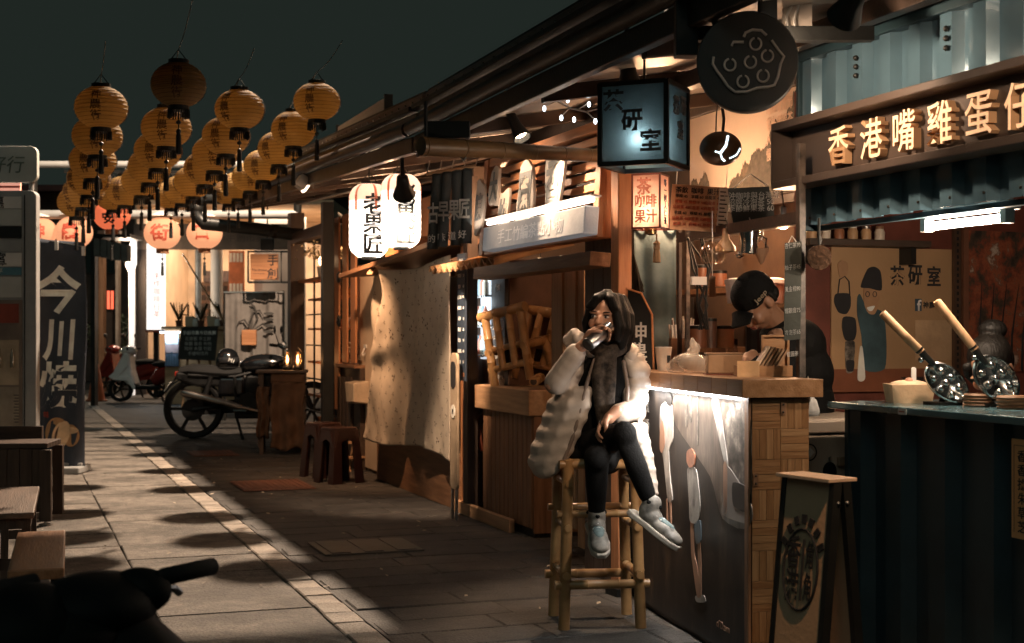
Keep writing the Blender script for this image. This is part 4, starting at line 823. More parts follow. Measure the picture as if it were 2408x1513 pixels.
for z in (.45, .82, 1.2, 1.55): wb(3.275, 3.295, b.y + .07, a.y - .11, z, z + .015, 'rail', BLACK)
wb(3.18, 3.4, b.y + .62, a.y - .12, 1.93, 1.96, 'flower_board', ORNGX)
lamp('stall_bulb', 'POINT', (.62, .9, 2.2), 26, WARM, t, .05); MB().ball((.62, .9, 2.26), .045, 10).build('bulb', glow('warm_bulb', (1, .62, .3), 14), t, True); MB().tube([(.62, .9, 2.3), (.62, .9, 2.9)], .006, 5).build('bulb_cord', BLACK, t)
MB().ball((.02, .55, 2.12), (.03, .03, .05), 10).build('bulb', glow('warm_bulb_small', (1, .66, .36), 10), t, True); MB().tube([(.02, .55, 2.15), (.02, .55, 2.42)], .006, 5).build('bulb_cord', BLACK, t)
# goods on those shelves
kinds = ['bottle', 'jar', 'bowl', 'box', 'cup']; n = 0
GM = [M('goods_%d' % i, c_, .4) for i, c_ in enumerate(((.5, .3, .16), (.16, .08, .05), (.6, .5, .4), (.3, .12, .06), (.2, .2, .17)))]
names = {}
for z, zn in ((.275, 'bottom'), (.645, 'second'), (1.025, 'third'), (1.405, 'fourth'), (1.745, 'top')):
    for i in range(6):
        y = b.y + .2 + i * .26; k = rr.randrange(5); nm = kinds[k]
        g = thing('shelf_' + nm, f'small {["slim bottle", "lidded jar", "wide bowl", "square box", "straight cup"][k]} on the {zn} shelf of the craft stall, {ordn[5 - i]} from its far end', nm, (3.42 + rr.uniform(-.04, .06), y, z), rr.uniform(0, 3), 'goods on the craft stall shelves'); m = rr.choice(GM)
        if k == 0: MB().lathe([(.03, 0), (.032, .1), (.012, .14), (.012, .19)], 10).build('body', m, g, True); MB().lathe([(.014, .19), (.014, .21)], 8).build('cap', BLACK, g)
        elif k == 1: MB().lathe([(.045, 0), (.05, .06), (.04, .11)], 10).build('body', m, g, True); MB().lathe([(.042, .11), (.042, .13)], 10).build('lid', BROWNX, g)
        elif k == 2: MB().lathe([(.03, 0), (.06, .05), (.07, .07), (.06, .06), (.028, .01)], 12).build('body', m, g, True); MB().lathe([(.032, -.0005), (.032, .006)], 10).build('foot_ring', BROWNX, g)
        elif k == 3: B(-.05, .05, -.05, .05, 0, .1).build('body', m, g, bevel=.004); B(-.053, .053, -.053, .053, .1, .12).build('lid', BROWNX, g)
        else: MB().lathe([(.033, 0), (.04, .09), (.036, .09), (.03, .01)], 12).build('body', m, g, True); MB().lathe([(.0405, .07), (.0415, .078)], 12).build('band', BROWNX, g)
g = thing('flower_pot', 'pale potted flowers on the board between the dark posts', 'plant', (3.29, b.y + 1.0, 1.961)); MB().lathe([(.06, 0), (.08, .12), (.07, .12)], 12).build('pot', WHITE, g, True); mb = MB()
for k in range(160):
    q = Vector((rr.gauss(0, .13), rr.gauss(0, .22), .2 + abs(rr.gauss(0, .1)))); s = rr.uniform(.015, .035); mb.add([(-s, 0, 0), (0, -s * .6, .01), (s, 0, 0), (0, s * .6, .01)], [(0, 1, 2, 3)], Matrix.Translation(q) @ Euler((rr.uniform(-1, 1), rr.uniform(-1, 1), rr.uniform(0, 6))).to_matrix().to_4x4())
pt = mb.build('petals', M('pale_petal', (.55, .45, .28), .7), g); pt['kind'] = 'stuff'; mb = MB()
for k in range(14): mb.tube([(0, 0, .1), (rr.gauss(0, .1), rr.gauss(0, .15), .3)], .004, 4)
mb.build('stems', LEAF, g)
# wooden slat screen
y0, y1 = PX(786, 785, 3.22).y, PX(840, 785, 3.22).y
t = thing('slat_screen', 'tall screen of upright orange wooden slats beside the pale door panel', 'screen', (3.22, y0, 0), FACE_LANE); W = y0 - y1
for i in range(3): B(.0 + i * W * .36, .0 + i * W * .36 + W * .2, 0, .02, 1.05 if i else .55, 2.55).build('slat', ORNGZ, t, bevel=.003)
for z in (1.08, 2.48): B(0, W * .95, .021, .045, z, z + .05).build('cross_rail', DWOODX, t)
B(-.02, W, .03, .2, .0, 1.0).build('lower_cabinet', DWOODX, t, bevel=.005); B(-.04, W + .0, -.03, .24, 1.0, 1.03).build('ledge', BROWNX, t)
for z in (1.92, 1.47): MB().ball((W * .25, -.01, z), (.06, .02, .06), 10).build('dark_knob', BLACK, t, True)
for k in range(4): B(W * .15 + k * .16, W * .15 + k * .16 + .12, .0, .03, .1, .9).build('panel_slat', DWOODZ, t)
for i, x in enumerate((.18, .34, .5)):
    p = WM[t.name] @ Vector((x, .08, 1.031)); g = thing('dango_stick', f'stick of pale round dumplings on the slat screen ledge, {ordn[i]} from the left', 'skewer', p); MB().tube([(0, 0, 0), (0, 0, .2)], .004, 5).build('stick', PINEZ, g)
    for k in range(3): MB().ball((0, 0, .11 + k * .045), .024, 8).build('dumpling', M('dumpling', (.75, .66, .55), .6), g, True)
lamp('nook_light', 'POINT', (.35, .8, 1.9), 9, WARM, t, .05)
MB().ball((.35, .82, 1.96), .04, 8).build('bulb', glow('nook_bulb', (1, .6, .3), 12), t, True); MB().tube([(.35, .82, 2.0), (.35, .82, 2.8)], .006, 5).build('bulb_cord', BLACK, t)
# pale door panel with box and hook
y0, y1 = PX(841, 785, 3.3).y, PX(906, 785, 3.3).y
t = thing('door_panel', 'plain cream door panel with a small box and hook beside the hanging cloth', 'door', (3.3, y0, 0), FACE_LANE); W = y0 - y1
B(0, W, 0, .04, .03, 2.02).build('panel', M('cream_panel', (.66, .52, .38), .55, var=.06, dirt=.15), t, bevel=.004)
bx_ = MB(); bx_.add([(.12, -.16, .86), (.5, -.16, .86), (.5, -.16, .68), (.2, -.16, .66), (.12, -.001, .88), (.5, -.001, .88), (.5, -.001, .66), (.2, -.001, .64)], [(0, 1, 2, 3), (4, 7, 6, 5), (0, 4, 5, 1), (1, 5, 6, 2), (2, 6, 7, 3), (3, 7, 4, 0)]); bx_.build('wall_box', M('cream_box', (.52, .42, .31), .5), t, bevel=.01)
B(.3, .4, -.012, -.001, 1.2, 1.235).build('hook_plate', WHITE, t); MB().tube([(.35, -.01, 1.2), (.35, -.035, 1.15), (.37, -.035, 1.12), (.38, -.015, 1.15)], .006, 6).build('hook', WHITE, t, True)
c = PZ(880, 1110); g = thing('folding_ladder', 'small wooden folding step leaning below the cream door panel', 'step', (c.x - .12, c.y + .1, 0), .4)
for s in (-.12, .12): MB().bar((s, 0, 0), (s, .22, .4), .025).build('leg', PINEZ, g); MB().bar((s, .34, 0), (s, .2, .4), .022).build('leg', PINEZ, g)
for k in (.12, .26): B(-.12, .12, k * .55 - .02, k * .55 + .06, k, k + .02).build('tread', PINEX, g)

# ------------------------------------------------------------------ fruit stall with hanging cloth
XF = 3.2
ya, yb = PX(886, 785, XF).y, PX(1085, 785, XF).y; FL = ya - yb
t = thing('cloth_stall', 'wooden stall closed by a large printed cloth under the tall white lanterns', 'market stall', (XF, ya, 0), FACE_LANE)
fxx = lambda u, v=785: ya - PX(u, v, XF).y
B(0, FL * .98, .0, .5, .0, .42).build('base_box', BROWNX, t, bevel=.006); B(.06, FL * .9, .03, .45, .005, .1).build('plinth', BLACK, t) if False else None
B(0, .06, .0, .06, .42, 1.95).build('post', BROWNZ, t); B(FL - .02, FL + .08, .0, .09, 0, 2.3).build('post', ORNGZ, t)
mb = MB(); mb.add([(-.35, -.28, 1.86), (FL + .1, -.28, 1.98), (FL + .1, .3, 2.02), (-.35, .3, 1.9)] + [(-.35, -.28, 1.90), (FL + .1, -.28, 2.02), (FL + .1, .3, 2.06), (-.35, .3, 1.94)], [(0, 1, 2, 3), (7, 6, 5, 4), (0, 4, 5, 1), (1, 5, 6, 2), (2, 6, 7, 3), (3, 7, 4, 0)]); mb.build('roof_board', BROWNX, t, bevel=.004)
B(.5, .95, -.05, .3, 1.99, 2.18).build('roof_crate', ORNGX, t, bevel=.006); MB().bar((.75, -.2, 1.95), (.85, -.28, 1.84), .05, .02).build('roof_tag', PINEZ, t)
B(.06, FL - .03, .46, .5, .42, 1.9).build('inner_wall', BACKW, t); B(FL * .55, FL * .95, .02, .06, 1.78, 1.9).build('lintel', BROWNX, t)
# the cloth: gathered towards its upper left corner
def clothf(a, b):
    x0 = .15 + .03 * math.sin(b * 3) ; x = x0 + (FL * .985 - x0) * a
    top = 1.86 - .30 * max(0, (.42 - a) / .42) ** 1.6 * 0 + .02 * math.sin(a * 8) + (.05 * a)
    z = top + (.40 - .03 * math.sin(a * 7) - top) * b
    g = math.exp(-((a - .36 + .25 * b) ** 2) / .012) * (1 - b * .6)
    g2 = math.exp(-(((a - .15) - .35 * (1 - b)) ** 2) / .004) * b * .6
    sag = math.exp(-((a - .18) ** 2) / .02) * math.exp(-((b - .12) ** 2) / .02)
    y = -.075 - .17 * g - .08 * g2 + .13 * sag - .04 * math.sin(a * 26 + b * 7) * (.15 + (1 - a) * .8) * (.3 + b) - .008 * math.sin(b * 14 - a * 9) * (1 - a)
    y -= .09 * math.exp(-((b - .42 - .25 * (.45 - a)) ** 2) / .003) * max(0, .55 - a) - .08 * math.exp(-((b - .52 - .1 * a) ** 2) / .008) * max(0, .5 - a)
    y -= .006 * math.sin(a * 61 + 4 * math.sin(b * 3)) * (1 - .6 * a) + .016 * math.sin((a + b * .3) * 27) * max(0, .8 - a)
    return (x, y, z)
CL = M('floral_cloth', (.62, .53, .42), .85, var=.12, vs=4, bump=.25, bs=120, dirt=.15)
cl = MB(); cl.grid(clothf, 70, 90); tag_cloth = cl.build('printed_cloth', CL, t, True, thick=.003)
mk = MB(); rr2 = random.Random(9)
for i in range(13):
    for j in range(22):
        a, b = (i + .5 + (j % 2) * .5) / 13.6 + rr2.uniform(-.012, .012), (j + .5) / 22 + rr2.uniform(-.008, .008)
        if a > .98: continue
        p = Vector(clothf(a, b)); du = (Vector(clothf(min(1, a + .01), b)) - Vector(clothf(max(0, a - .01), b))).normalized(); dv = (Vector(clothf(a, b + .008)) - Vector(clothf(a, b - .008))).normalized(); nn = du.cross(dv); nn = nn if nn.y < 0 else -nn
        s = rr2.uniform(.008, .017) * (1.5 if rr2.random() < .25 else 1); r0 = rr2.uniform(0, 6.3)
        for k in range(3):
            an = r0 + k * 2.1; e = du * math.cos(an) + dv * math.sin(an); f = du * math.cos(an + .8) + dv * math.sin(an + .8); o_ = p + nn * .004
            mk.add([o_ + e * s * .2, o_ + e * s * 1.6, o_ + f * s * 1.0], [(0, 1, 2)])
m_ = mk.build('cloth_print', M('cloth_print', (.07, .045, .03), .85, bump=0), tag_cloth); m_['kind'] = 'stuff'
# navy menu strip and tall phone-shaped plate on the post
g = thing('menu_strip', 'narrow navy menu strip with white lines hanging beside the printed cloth', 'menu', (XF - .10, PX(1079, 785, XF - .1).y, 1.0), FACE_LANE)
B(0, .19, -.012, .0, 0, .92).build('board', M('navy_board', (.03, .045, .07), .5), g); text('飲品', .045, WPRINT, g, (.095, -.014, .86), bold=.02)
for k in range(9): text(rr.choice(('檸檬茶', '果汁', '冰沙', '鮮奶茶', '氣泡飲')), .03, WPRINT, g, (.06, -.014, .76 - k * .078)); text(rr.choice(('50', '60', '45')), .03, WPRINT, g, (.155, -.014, .76 - k * .078))
B(.12, .165, -.014, -.0125, .03, .06).build('seal', ORNGX, g)
g = thing('tall_plate', 'tall pale rounded standing plate shaped like a bottle beside the printed cloth', 'sign', (XF - .16, PX(1081, 785, XF - .1).y - .02, .0), FACE_LANE)
MB().prism(rrect(0, .17, .22, 1.2, .05), -.02, .0).build('plate', M('tan_plate', (.42, .32, .22), .5), g, bevel=.005); MB().prism(rrect(.03, .14, .95, 1.14, .04), -.026, -.0205).build('dark_window', INK, g); MB().lathe([(.05, 0), (.05, .004)], 14, Matrix.Translation((.085, -.021, .78)) @ AY).build('badge', CREAM, g); text('飲', .04, INK, g, (.085, -.027, .78)); MB().tube([(.03, -.01, .22), (.03, -.01, 0)], .012, 6).build('foot', STEEL, g); MB().tube([(.13, -.01, .22), (.13, -.01, 0)], .012, 6).build('foot', STEEL, g)

# ------------------------------------------------------------------ tall white paper lanterns, noren, lamps
TALLP = paper('tall_lantern_paper', (.85, .82, .78), .5, .1, (1.0, .93, .86), .6); TRED = paper('tall_lantern_red', (.7, .2, .1), .5, .1, (1.0, .42, .26), .1); PINKP = paper('tall_lantern_pink', (.85, .6, .5), .5, .1, (1.0, .62, .48), .12)
TINK = M('lantern_black_ink', (.01, .015, .018), .7, bump=0)
for (u, v, lb, dd) in ((868, 520, 'farther of the two tall white paper lanterns with black characters', 10.6), (943, 497, 'nearer tall white paper lantern with three black characters, overlapping its twin', 9.7)):
    p = PD(u, v, dd); g = thing('tall_lantern', lb, 'lantern', p, FACE_CAM + .12, 'tall white paper lanterns'); rx = px(47, dd); hz_ = px(88, dd)
    def prof(z0, z1, n=10):
        out = []
        for i in range(n * 2 + 1):
            z = z0 + (z1 - z0) * i / (2 * n); q = abs(z) / hz_; k = 1 if q < .62 else math.sqrt(max(0, 1 - ((q - .62) / .42) ** 2)); out.append((rx * k * (1 - .02 * (i % 2)), z))
        return out
    for z0, z1, mt, nm in ((-hz_ * .97, hz_ * .52, TALLP, 'white_shade'), (hz_ * .52, hz_ * .97, PINKP, 'pink_shade')):
        mb = MB(); mb.lathe(prof(z0, z1, 9 if nm[0] == 'w' else 4), 30); mb.f = mb.f[:-2]; mb.build(nm, mt, g, True)
    for a in range(0, 360, 60):
        mb = MB(); mb.grid(lambda s, b: ((lambda zz: ((rx * (1 if abs(zz) / hz_ < .62 else math.sqrt(max(0, 1 - ((abs(zz) / hz_ - .62) / .42) ** 2))) * 1.008) * math.sin(R(a + 15 + 8 * s)), -(rx * (1 if abs(zz) / hz_ < .62 else math.sqrt(max(0, 1 - ((abs(zz) / hz_ - .62) / .42) ** 2))) * 1.008) * math.cos(R(a + 15 + 8 * s)), zz))(hz_ * (.25 + .7 * b))), 2, 10); mb.build('red_stripe', TRED, g)
    MB().lathe([(rx * .42, hz_ * .93), (rx * .42, hz_ * 1.04)], 18).build('top_ring', BLACK, g); MB().lathe([(rx * .38, -hz_ * .93), (rx * .38, -hz_ * 1.03)], 18).build('bottom_ring', BLACK, g)
    for i, ch in enumerate('老果匠'):
        vs, fs = text_geo(ch, rx * 1.08, .03, .0005, 3); mb = MB(); a0 = R(12)
        mb.add([((rx * 1.03) * math.sin(x / rx + a0), -(rx * 1.03) * math.cos(x / rx + a0) + y, z + hz_ * (.42 - i * .53)) for x, y, z in vs], fs); mb.build('lettering', TINK, g)
    MB().tube([(0, 0, hz_ * 1.03), (0, 0, hz_ * 1.03 + .3)], .006, 5).build('cord', BLACK, g); MB().tube([(-rx * .4, 0, hz_ * 1.03), (0, 0, hz_ * 1.3), (rx * .4, 0, hz_ * 1.03)], .004, 5).build('handle', BLACK, g)
    lamp('lantern_light', 'POINT', (0, 0, -hz_ * .35), 15, (1, .82, .64), g, .05)
q = PD(943, 380, 9.9); t = thing('lantern_rail', 'dark steel rail under the eave holding the tall lanterns', 'rail', q); a_, b_ = PD(830, 432, 10.7), PD(985, 392, 9.5); b_.z = a_.z = a_.z + .08
MB().tube([a_ + Vector((0, 0, .06)), b_ + Vector((0, 0, .06))], .018, 8).build('rail', BLACK, t, world=True)
for q in (a_, b_): MB().tube([q + Vector((0, 0, .06)), q + Vector((.25, 0, .34))], .012, 6).build('bracket', BLACK, t, world=True)
# noren cloth
dd = 9.0; q = PD(1062, 500, dd); t = thing('noren_cloth', 'dark split shop curtain with white characters beside the tall lanterns', 'shop curtain', q, FACE_CAM - .25)
SL = M('slate_cloth', (.06, .075, .08), .85, var=.2)
for k in range(4):
    x0, x1 = px(-47 + k * 24.5, dd), px(-47 + k * 24.5 + 23.5, dd)
    f = lambda a, b, k=k, x0=x0, x1=x1: (x0 + (x1 - x0) * a - px(10, dd) * b * (1.2 - k * .3), -.025 * math.sin(a * 3.1 + .4) * (.3 + b) - .03 * b * math.sin(k * 2), px(92, dd) * (1 - .04 * k * 0) + px(k * 4, dd) - b * px(178, dd))
    pn = MB().grid(f, 8, 16).build('cloth_panel', SL, t, True, thick=.003)
    ch = '古早果匠'[k]; vs, fs = text_geo(ch, .125, .02, .001, 3); mb = MB(); cx = px(-36 + k * 24.5, dd) - px(6, dd) * (1.2 - k * .3) * .6
    mb.add([(x * .62 + cx, -.045, z * 1.1 + px(-2 + 3 * k, dd)) for x, y, z in vs], fs); mb.build('lettering', WPRINT, pn)
    text('的味道好'[k], .055, WPRINT, pn, (px(-44 + k * 25, dd), -.048, px(-62 + 3 * k, dd)), bold=.01)
MB().tube([(px(-62, dd), 0, px(92, dd)), (px(60, dd), 0, px(108, dd))], .011, 8).build('rod', PINEX, t, True)
for u in (-60, -30, 0, 30, 58): MB().tube([(px(u, dd), 0, px(100 + u * .12, dd)), (px(u, dd), .05, px(125, dd))], .004, 4).build('tie', WHITE, t)
def spotlamp(label, p, target, L, r, e, spot=70, col=WARMW, mat=BLACK):
    p = Vector(p); t = thing('spot_lamp', label, 'spot lamp', p); dv = (Vector(target) - p).normalized(); q = dv.to_track_quat('Z', 'Y').to_matrix().to_4x4()
    MB().lathe([(r * .35, -L * .5), (r * .5, -L * .42), (r * .6, 0), (r, L * .5), (r * .93, L * .5), (r * .55, .02), (.001, .0)], 20, q).build('shade', mat, t, True); mb = MB(); mb.lathe([(.001, L * .36), (r * .7, L * .36)], 16, q); mb.build('lens', glow('spot_lens', (1, .8, .6), 20), t)
    MB().tube([dv * (-L * .4), dv * (-L * .5) + Vector((0, 0, .06)), Vector((0, 0, .25)) - dv * L * .4], r * .18, 6).build('stem', mat, t)
    l = lamp('spot_light', 'SPOT', dv * (L * .52), e, col, t, r * .5, None, spot, .6); l.rotation_euler = dv.to_track_quat('-Z', 'Y').to_euler(); return t
spotlamp('black spot lamp hanging in front of the nearer tall lantern', PD(948, 437, 9.2), PD(985, 800, 10.4), .17, .075, 330, 58)
spotlamp('black tubular spot lamp under the roof above the bamboo beam', PD(1212, 292, 7.8), PD(1440, 760, 7.3), .2, .05, 110, 80)

fl_ = PD(850, 388, 12.2); fl_.x = 2.34; fl_.z = 2.62
g = thing('flood_lamp', 'small white flood lamp clamped to the roof edge above the cream door', 'flood lamp', fl_); MB().cbox((0, 0, 0), (.09, .14, .11), (0, R(35), 0)).build('case', WHITE, g, bevel=.008); MB().cbox((.035, 0, -.045), (.02, .12, .08), (0, R(35), 0)).build('glass', glow('flood_glass', (1, .75, .5), 4), g); MB().tube([(0, 0, .04), (.04, 0, .1)], .012, 6).build('bracket', DARK, g)
l = lamp('flood_light', 'SPOT', (.06, 0, -.07), 200, WARM, g, .04, None, 95, .6); l.rotation_euler = (Vector((3.35, 12.9, 1.1)) - fl_).to_track_quat('-Z', 'Y').to_euler()
spotlamp('small added spot lamp under the eave to brighten the orange slat sign', (2.50, 8.0, 2.42), (2.95, 7.85, 2.1), .12, .04, 15, 120)  # added lamp, only there to brighten the slat sign
# ------------------------------------------------------------------ framed slat sign with cut-out characters
XK = 2.9
y0, y1 = PX(1135, 500, XK).y, PX(1402, 430, XK).y; KL = y0 - y1
t = thing('slat_sign', 'orange timber slat sign with five pale cut-out characters above the bamboo stall', 'sign', (XK, y0, 1.84), FACE_LANE, rot=(R(-4), 0, R(-90)))
for x in (0, KL - .0): B(x, x + .075, -.03, .06, 0, .62).build('frame_post', ORNGZ, t, bevel=.004)
for z in (0, .57): B(.0751, KL - .0001, -.02, .05, z, z + .055).build('frame_rail', ORNGX, t, bevel=.004)
for k in range(8): B(.076, KL - .001, .0, .02, .07 + k * .062, .112 + k * .062).build('slat', ORNGX, t, bevel=.003)
B(.07, KL, .09, .1, .03, .6).build('backing', DWOODX, t)
CUT = M('pale_cutout', (.62, .54, .46), .55, var=.05)
for ch, xx, zz, s, hh in (('陳', .16, .30, .17, .2), ('大', .42, .40, .18, .14), ('竹', .62, .22, .18, .17), ('園', .98, .30, .27, .22), ('香', 1.42, .33, .27, .22)):
    x = xx * KL / 1.83; pl = []
    for k in range(22):
        a = 2 * math.pi * k / 22; w_ = .5 + .06 * math.sin(3 * a + xx * 9); sq = max(abs(math.cos(a)), abs(math.sin(a))) ** .7; pl.append((x + s * .58 * math.cos(a) * w_ / .5 / sq * .85, zz + hh * 1.0 * math.sin(a) * w_ / .5 / sq * .85))
    pc = MB().prism(pl, -.10, -.08).build('cutout_plate', CUT, t, bevel=.004); text(ch, s * 1.05, M('slate_paint', (.18, .19, .19), .6), pc, (x, -.103, zz), bold=.03, sx=.8)
    for z_ in (zz - .08, zz + .08): B(x - .015, x + .015, -.08, .0, z_ - .01, z_ + .01).build('standoff', DARK, pc)
q0_, q1_ = y0 - PX(1137, 560, 2.77).y, y0 - PX(1376, 515, 2.77).y; lb = MB().box(q0_, q1_, -.14, -.06, .0, .145).build('light_box', M('frosted_box_glow', (.42, .42, .41), .4, emit=(.9, .95, 1), es=.10), t, bevel=.006)  # unlit frosted face, faint glow put into its material
text('手工竹編茶點小物', .09, M('faint_white_glow', (.75, .73, .7), .5, emit=(1, .95, .9), es=.16), lb, ((q0_ + q1_) / 2, -.1425, .07), sx=1.5)  # print given a glow too, so it stays pale on the box
MB().tube([(q0_, -.11, .175), (q1_ + .02, -.11, .175)], .014, 8).build('tube_lamp', glow('warm_tube', (1, .88, .78), 5), t, True); B(q0_ - .02, q1_ + .04, -.13, -.07, .192, .2).build('tube_hood', WHITE, t)
lamp('sign_light', 'AREA', (KL / 2 + .1, -.15, .175), 1.6, (1, .8, .64), t, (KL, .03), (R(160), 0, 0))
B(-.02, KL + .05, -.05, .07, -.15, -.075).build('sign_beam', BROWNX, t, bevel=.004)
# bamboo beam
a_, b_ = PD(990, 344, 6.3), PD(1415, 367, 6.9); t = thing('bamboo_beam', 'thick bamboo pole crossing in front of the slat sign', 'beam', a_)
n = 30; pts = []; rs = []
for i in range(n + 1):
    q = i / n; pts.append(a_.lerp(b_, q)); r_ = .043 - .012 * q; rs.append(r_)
for s0 in (.02, .22, .42, .6, .77, .92):
    pts_ = [a_.lerp(b_, s0 - .004), a_.lerp(b_, s0), a_.lerp(b_, s0 + .004)]; r_ = .043 - .012 * s0; MB().tube(pts_, [r_ * 1.0, r_ * 1.07, r_ * 1.0], 16).build('node', BAMBOOD, t, True, world=True)
MB().tube(pts, rs, 16).build('culm', BAMBOOD, t, True, world=True)
for u_ in (1000, 1410): q = a_.lerp(b_, (u_ - 990) / 425); MB().tube([q, q + Vector((.0, 0, .2))], .008, 6).build('hanger', BLACK, t, world=True)
c = PD(1050, 290, 6.5); t = thing('roof_bracket', 'broad black steel bracket under the eave above the bamboo beam', 'bracket', c, FACE_CAM); B(px(-50, 6.5), px(55, 6.5), 0, .06, px(-35, 6.5), px(5, 6.5)).build('plate', BLACK, t, bevel=.004)

# ------------------------------------------------------------------ bamboo stall: counter, vending display, boards
XC = 3.2; y0, y1 = PX(1115, 785, XC).y, PX(1243, 785, XC).y; L_ = y0 - y1
t = thing('plank_counter', 'plank-fronted wooden counter with a thick top box below the bamboo chairs', 'counter', (XC, y0, 0), FACE_LANE)
B(0, L_, 0, .5, .80, .97).build('top_box', PINEX, t, bevel=.008)
for k in range(11): B(.12 + k * (L_ - .14) / 11, .12 + (k + .92) * (L_ - .14) / 11, .03, .05, .06, .8).build('front_plank', BROWNZ, t, bevel=.003)
B(.12, L_ - .03, .051, .48, .0, .79).build('carcass', DWOODX, t); B(-.45, L_ - .3, -.03, .01, .0, .09).build('kick_board', PINEX, t, bevel=.004)
B(L_ - .028, L_ - .01, .04, .48, .03, .8).build('end_panel', BROWNZ, t)
# bamboo chairs stacked on it
def bamboo(mb, a, b, r):
    a, b = Vector(a), Vector(b); mb.tube([a, a.lerp(b, .02), a.lerp(b, .33), a.lerp(b, .34), a.lerp(b, .35), a.lerp(b, .66), a.lerp(b, .67), a.lerp(b, .68), b], [r * 1.03, r, r, r * 1.1, r, r, r * 1.1, r, r], 12); return mb
def bchair(label, c, rot):
    g = thing('bamboo_chair', label, 'chair', c, 0, 'bamboo chairs stacked on the plank counter', rot=rot); r = .031
    for s in (-.17, .17): bamboo(MB(), (s, 0, 0), (s, .06, .5), r).build('back_leg', BAMBOO, g, True); bamboo(MB(), (s, .26, 0), (s, .24, .24), r).build('front_leg', BAMBOO, g, True); bamboo(MB(), (s, 0, .24), (s, .28, .24), r * .9).build('side_rail', BAMBOO, g, True)
    bamboo(MB(), (-.22, .06, .5), (.22, .06, .5), r * 1.15).build('top_rail', BAMBOO, g, True); bamboo(MB(), (-.21, .27, .245), (.21, .27, .245), r).build('front_rail', BAMBOO, g, True); bamboo(MB(), (-.2, .02, .12), (.2, .02, .12), r * .8).build('stretcher', BAMBOO, g, True)
    for k in range(2): bamboo(MB(), (-.06 + k * .12, .005, .12), (-.06 + k * .12, .055, .5), r * .85).build('back_spindle', BAMBOO, g, True)
    for k in range(5): bamboo(MB(), (-.16, .04 + k * .05, .255), (.16, .04 + k * .05, .255), r * .7).build('seat_slat', BAMBOO, g, True)
p = PX(1205, 905, XC + .12); bchair('bamboo chair lying nearest the front of the plank counter', (p.x, p.y, .995), (R(8), R(-10), R(-62)))
p = PX(1255, 900, XC + .3); bchair('bamboo chair stacked against the first one on the counter', (p.x, p.y + .02, 1.0), (R(-4), R(8), R(-55)))
p = PX(1262, 925, XC + .1); g = thing('bamboo_offcut', 'short thick bamboo piece lying at the counter end', 'bamboo', (p.x, p.y, .995), R(60)); bamboo(MB(), (-.12, 0, .03), (.16, 0, .05), .032).build('culm', BAMBOO, g, True); MB().tube([(-.121, 0, .03), (-.12, 0, .03)], .022, 12).build('hollow_end', DWOODZ, g)
# stall interior: side wall, drinks display, menu boards
t = thing('bamboo_stall', 'dark open bamboo goods stall with drinks display and plank screens', 'market stall', (XC + .1, y0, 0))
wb(XC + 1.3, XC + 1.36, 6.9, y0 + .4, 0, 2.75, 'rear_wall', BACKW); wb(XC + .1, XC + 1.3, y0 + .32, y0 + .38, 0, 2.6, 'partition', BACKW)
wb(XC - .02, XC + .06, y0 + .1, y0 + .2, 0, 2.5, 'post', DWOODZ)
mb = MB()
for k in range(70):
    y = y0 + .15 - k * .0213; mb.bar((XC - .3, y, 1.80 + .02 * math.sin(k)), (XC + .25, y, 1.93 + .01 * math.sin(k * 1.7)), .016, .022)
th = mb.build('thatch_fringe', M('thatch', (.34, .19, .09), .9, var=.3), t, world=True); th['kind'] = 'stuff'
q = PX(1140, 700, XC + .15); g = thing('drinks_display', 'narrow lit drinks vending machine with bottles behind the counter', 'vending machine', (XC + .12, q.y + .12, .97), FACE_LANE)
B(0, .62, .05, .45, -.9, .9).build('cabinet', M('brown_cabinet', (.17, .085, .05), .5, dirt=.3), g); B(.02, .27, .03, .05, .18, .84).build('lit_panel', glow('display_back', (.80, .90, 1), .75), g)
for j in range(3):
    B(.02, .27, -.02, .03, .2 + j * .22, .215 + j * .22).build('rack', STEEL, g)
    for i in range(4): 
        bt = MB().lathe([(.024, 0), (.024, .09), (.009, .125), (.009, .14)], 10, None, (.05 + i * .06, .0, .216 + j * .22)).build('bottle', M('bottle_col_%d' % ((i + j) % 3), ((.2, .3, .36), (.45, .14, .08), (.5, .45, .35))[(i + j) % 3], .2), g, True)
    for i in range(4): MB().ball((.05 + i * .06, -.025, .205 + j * .22), .011, 6).build('button', CHROME, g, True)
mn = B(.30, .6, .02, .05, -.12, .82).build('menu_board', M('brown_black_board', (.045, .035, .03), .5), g); text('飲料', .05, WPRINT, mn, (.45, .018, .7), bold=.02)
for k in range(8): text(rr.choice(('手工檸檬茶五十元', '古早味紅茶三十元', '桂花釀四十五元')), .028, CHALK, mn, (.45, .018, .55 - k * .07))
B(.31, .59, .018, .0199, -.08, -.03).build('notice', WHITE, mn); B(.33, .37, .015, .0199, -.42, -.28).build('sticker', WHITE, g); B(.48, .55, .015, .0199, -.42, -.28).build('sticker', ORNGX, g); MB().tube([(.2, .02, -.2), (.15, -.03, -.3), (.16, -.03, -.42), (.14, .0, -.5)], [.02, .028, .028, .015], 10).build('handset', M('red_handset', (.25, .07, .04), .3), g, True)
lamp('display_light', 'AREA', (.15, -.03, .55), 1.6, COOL, g, (.22, .6), (R(90), 0, 0))
q = PX(1211, 700, XC + .5); g = thing('price_tag_board', 'small black hanging board with white handwritten characters', 'sign', (q.x, q.y, HCAM), FACE_LANE + .3); B(-.09, .09, 0, .012, -.05, .36).build('board', BLACK, g); text('鮮蝦燒賣', .1, WPRINT, g, (-.025, -.003, .17), vertical=True, gap=.85); text('50元', .08, WPRINT, g, (.05, -.003, .2), vertical=True, gap=.85); MB().tube([(-.07, .006, .36), (0, .006, .55), (.07, .006, .36)], .003, 4).build('string', WHITE, g)
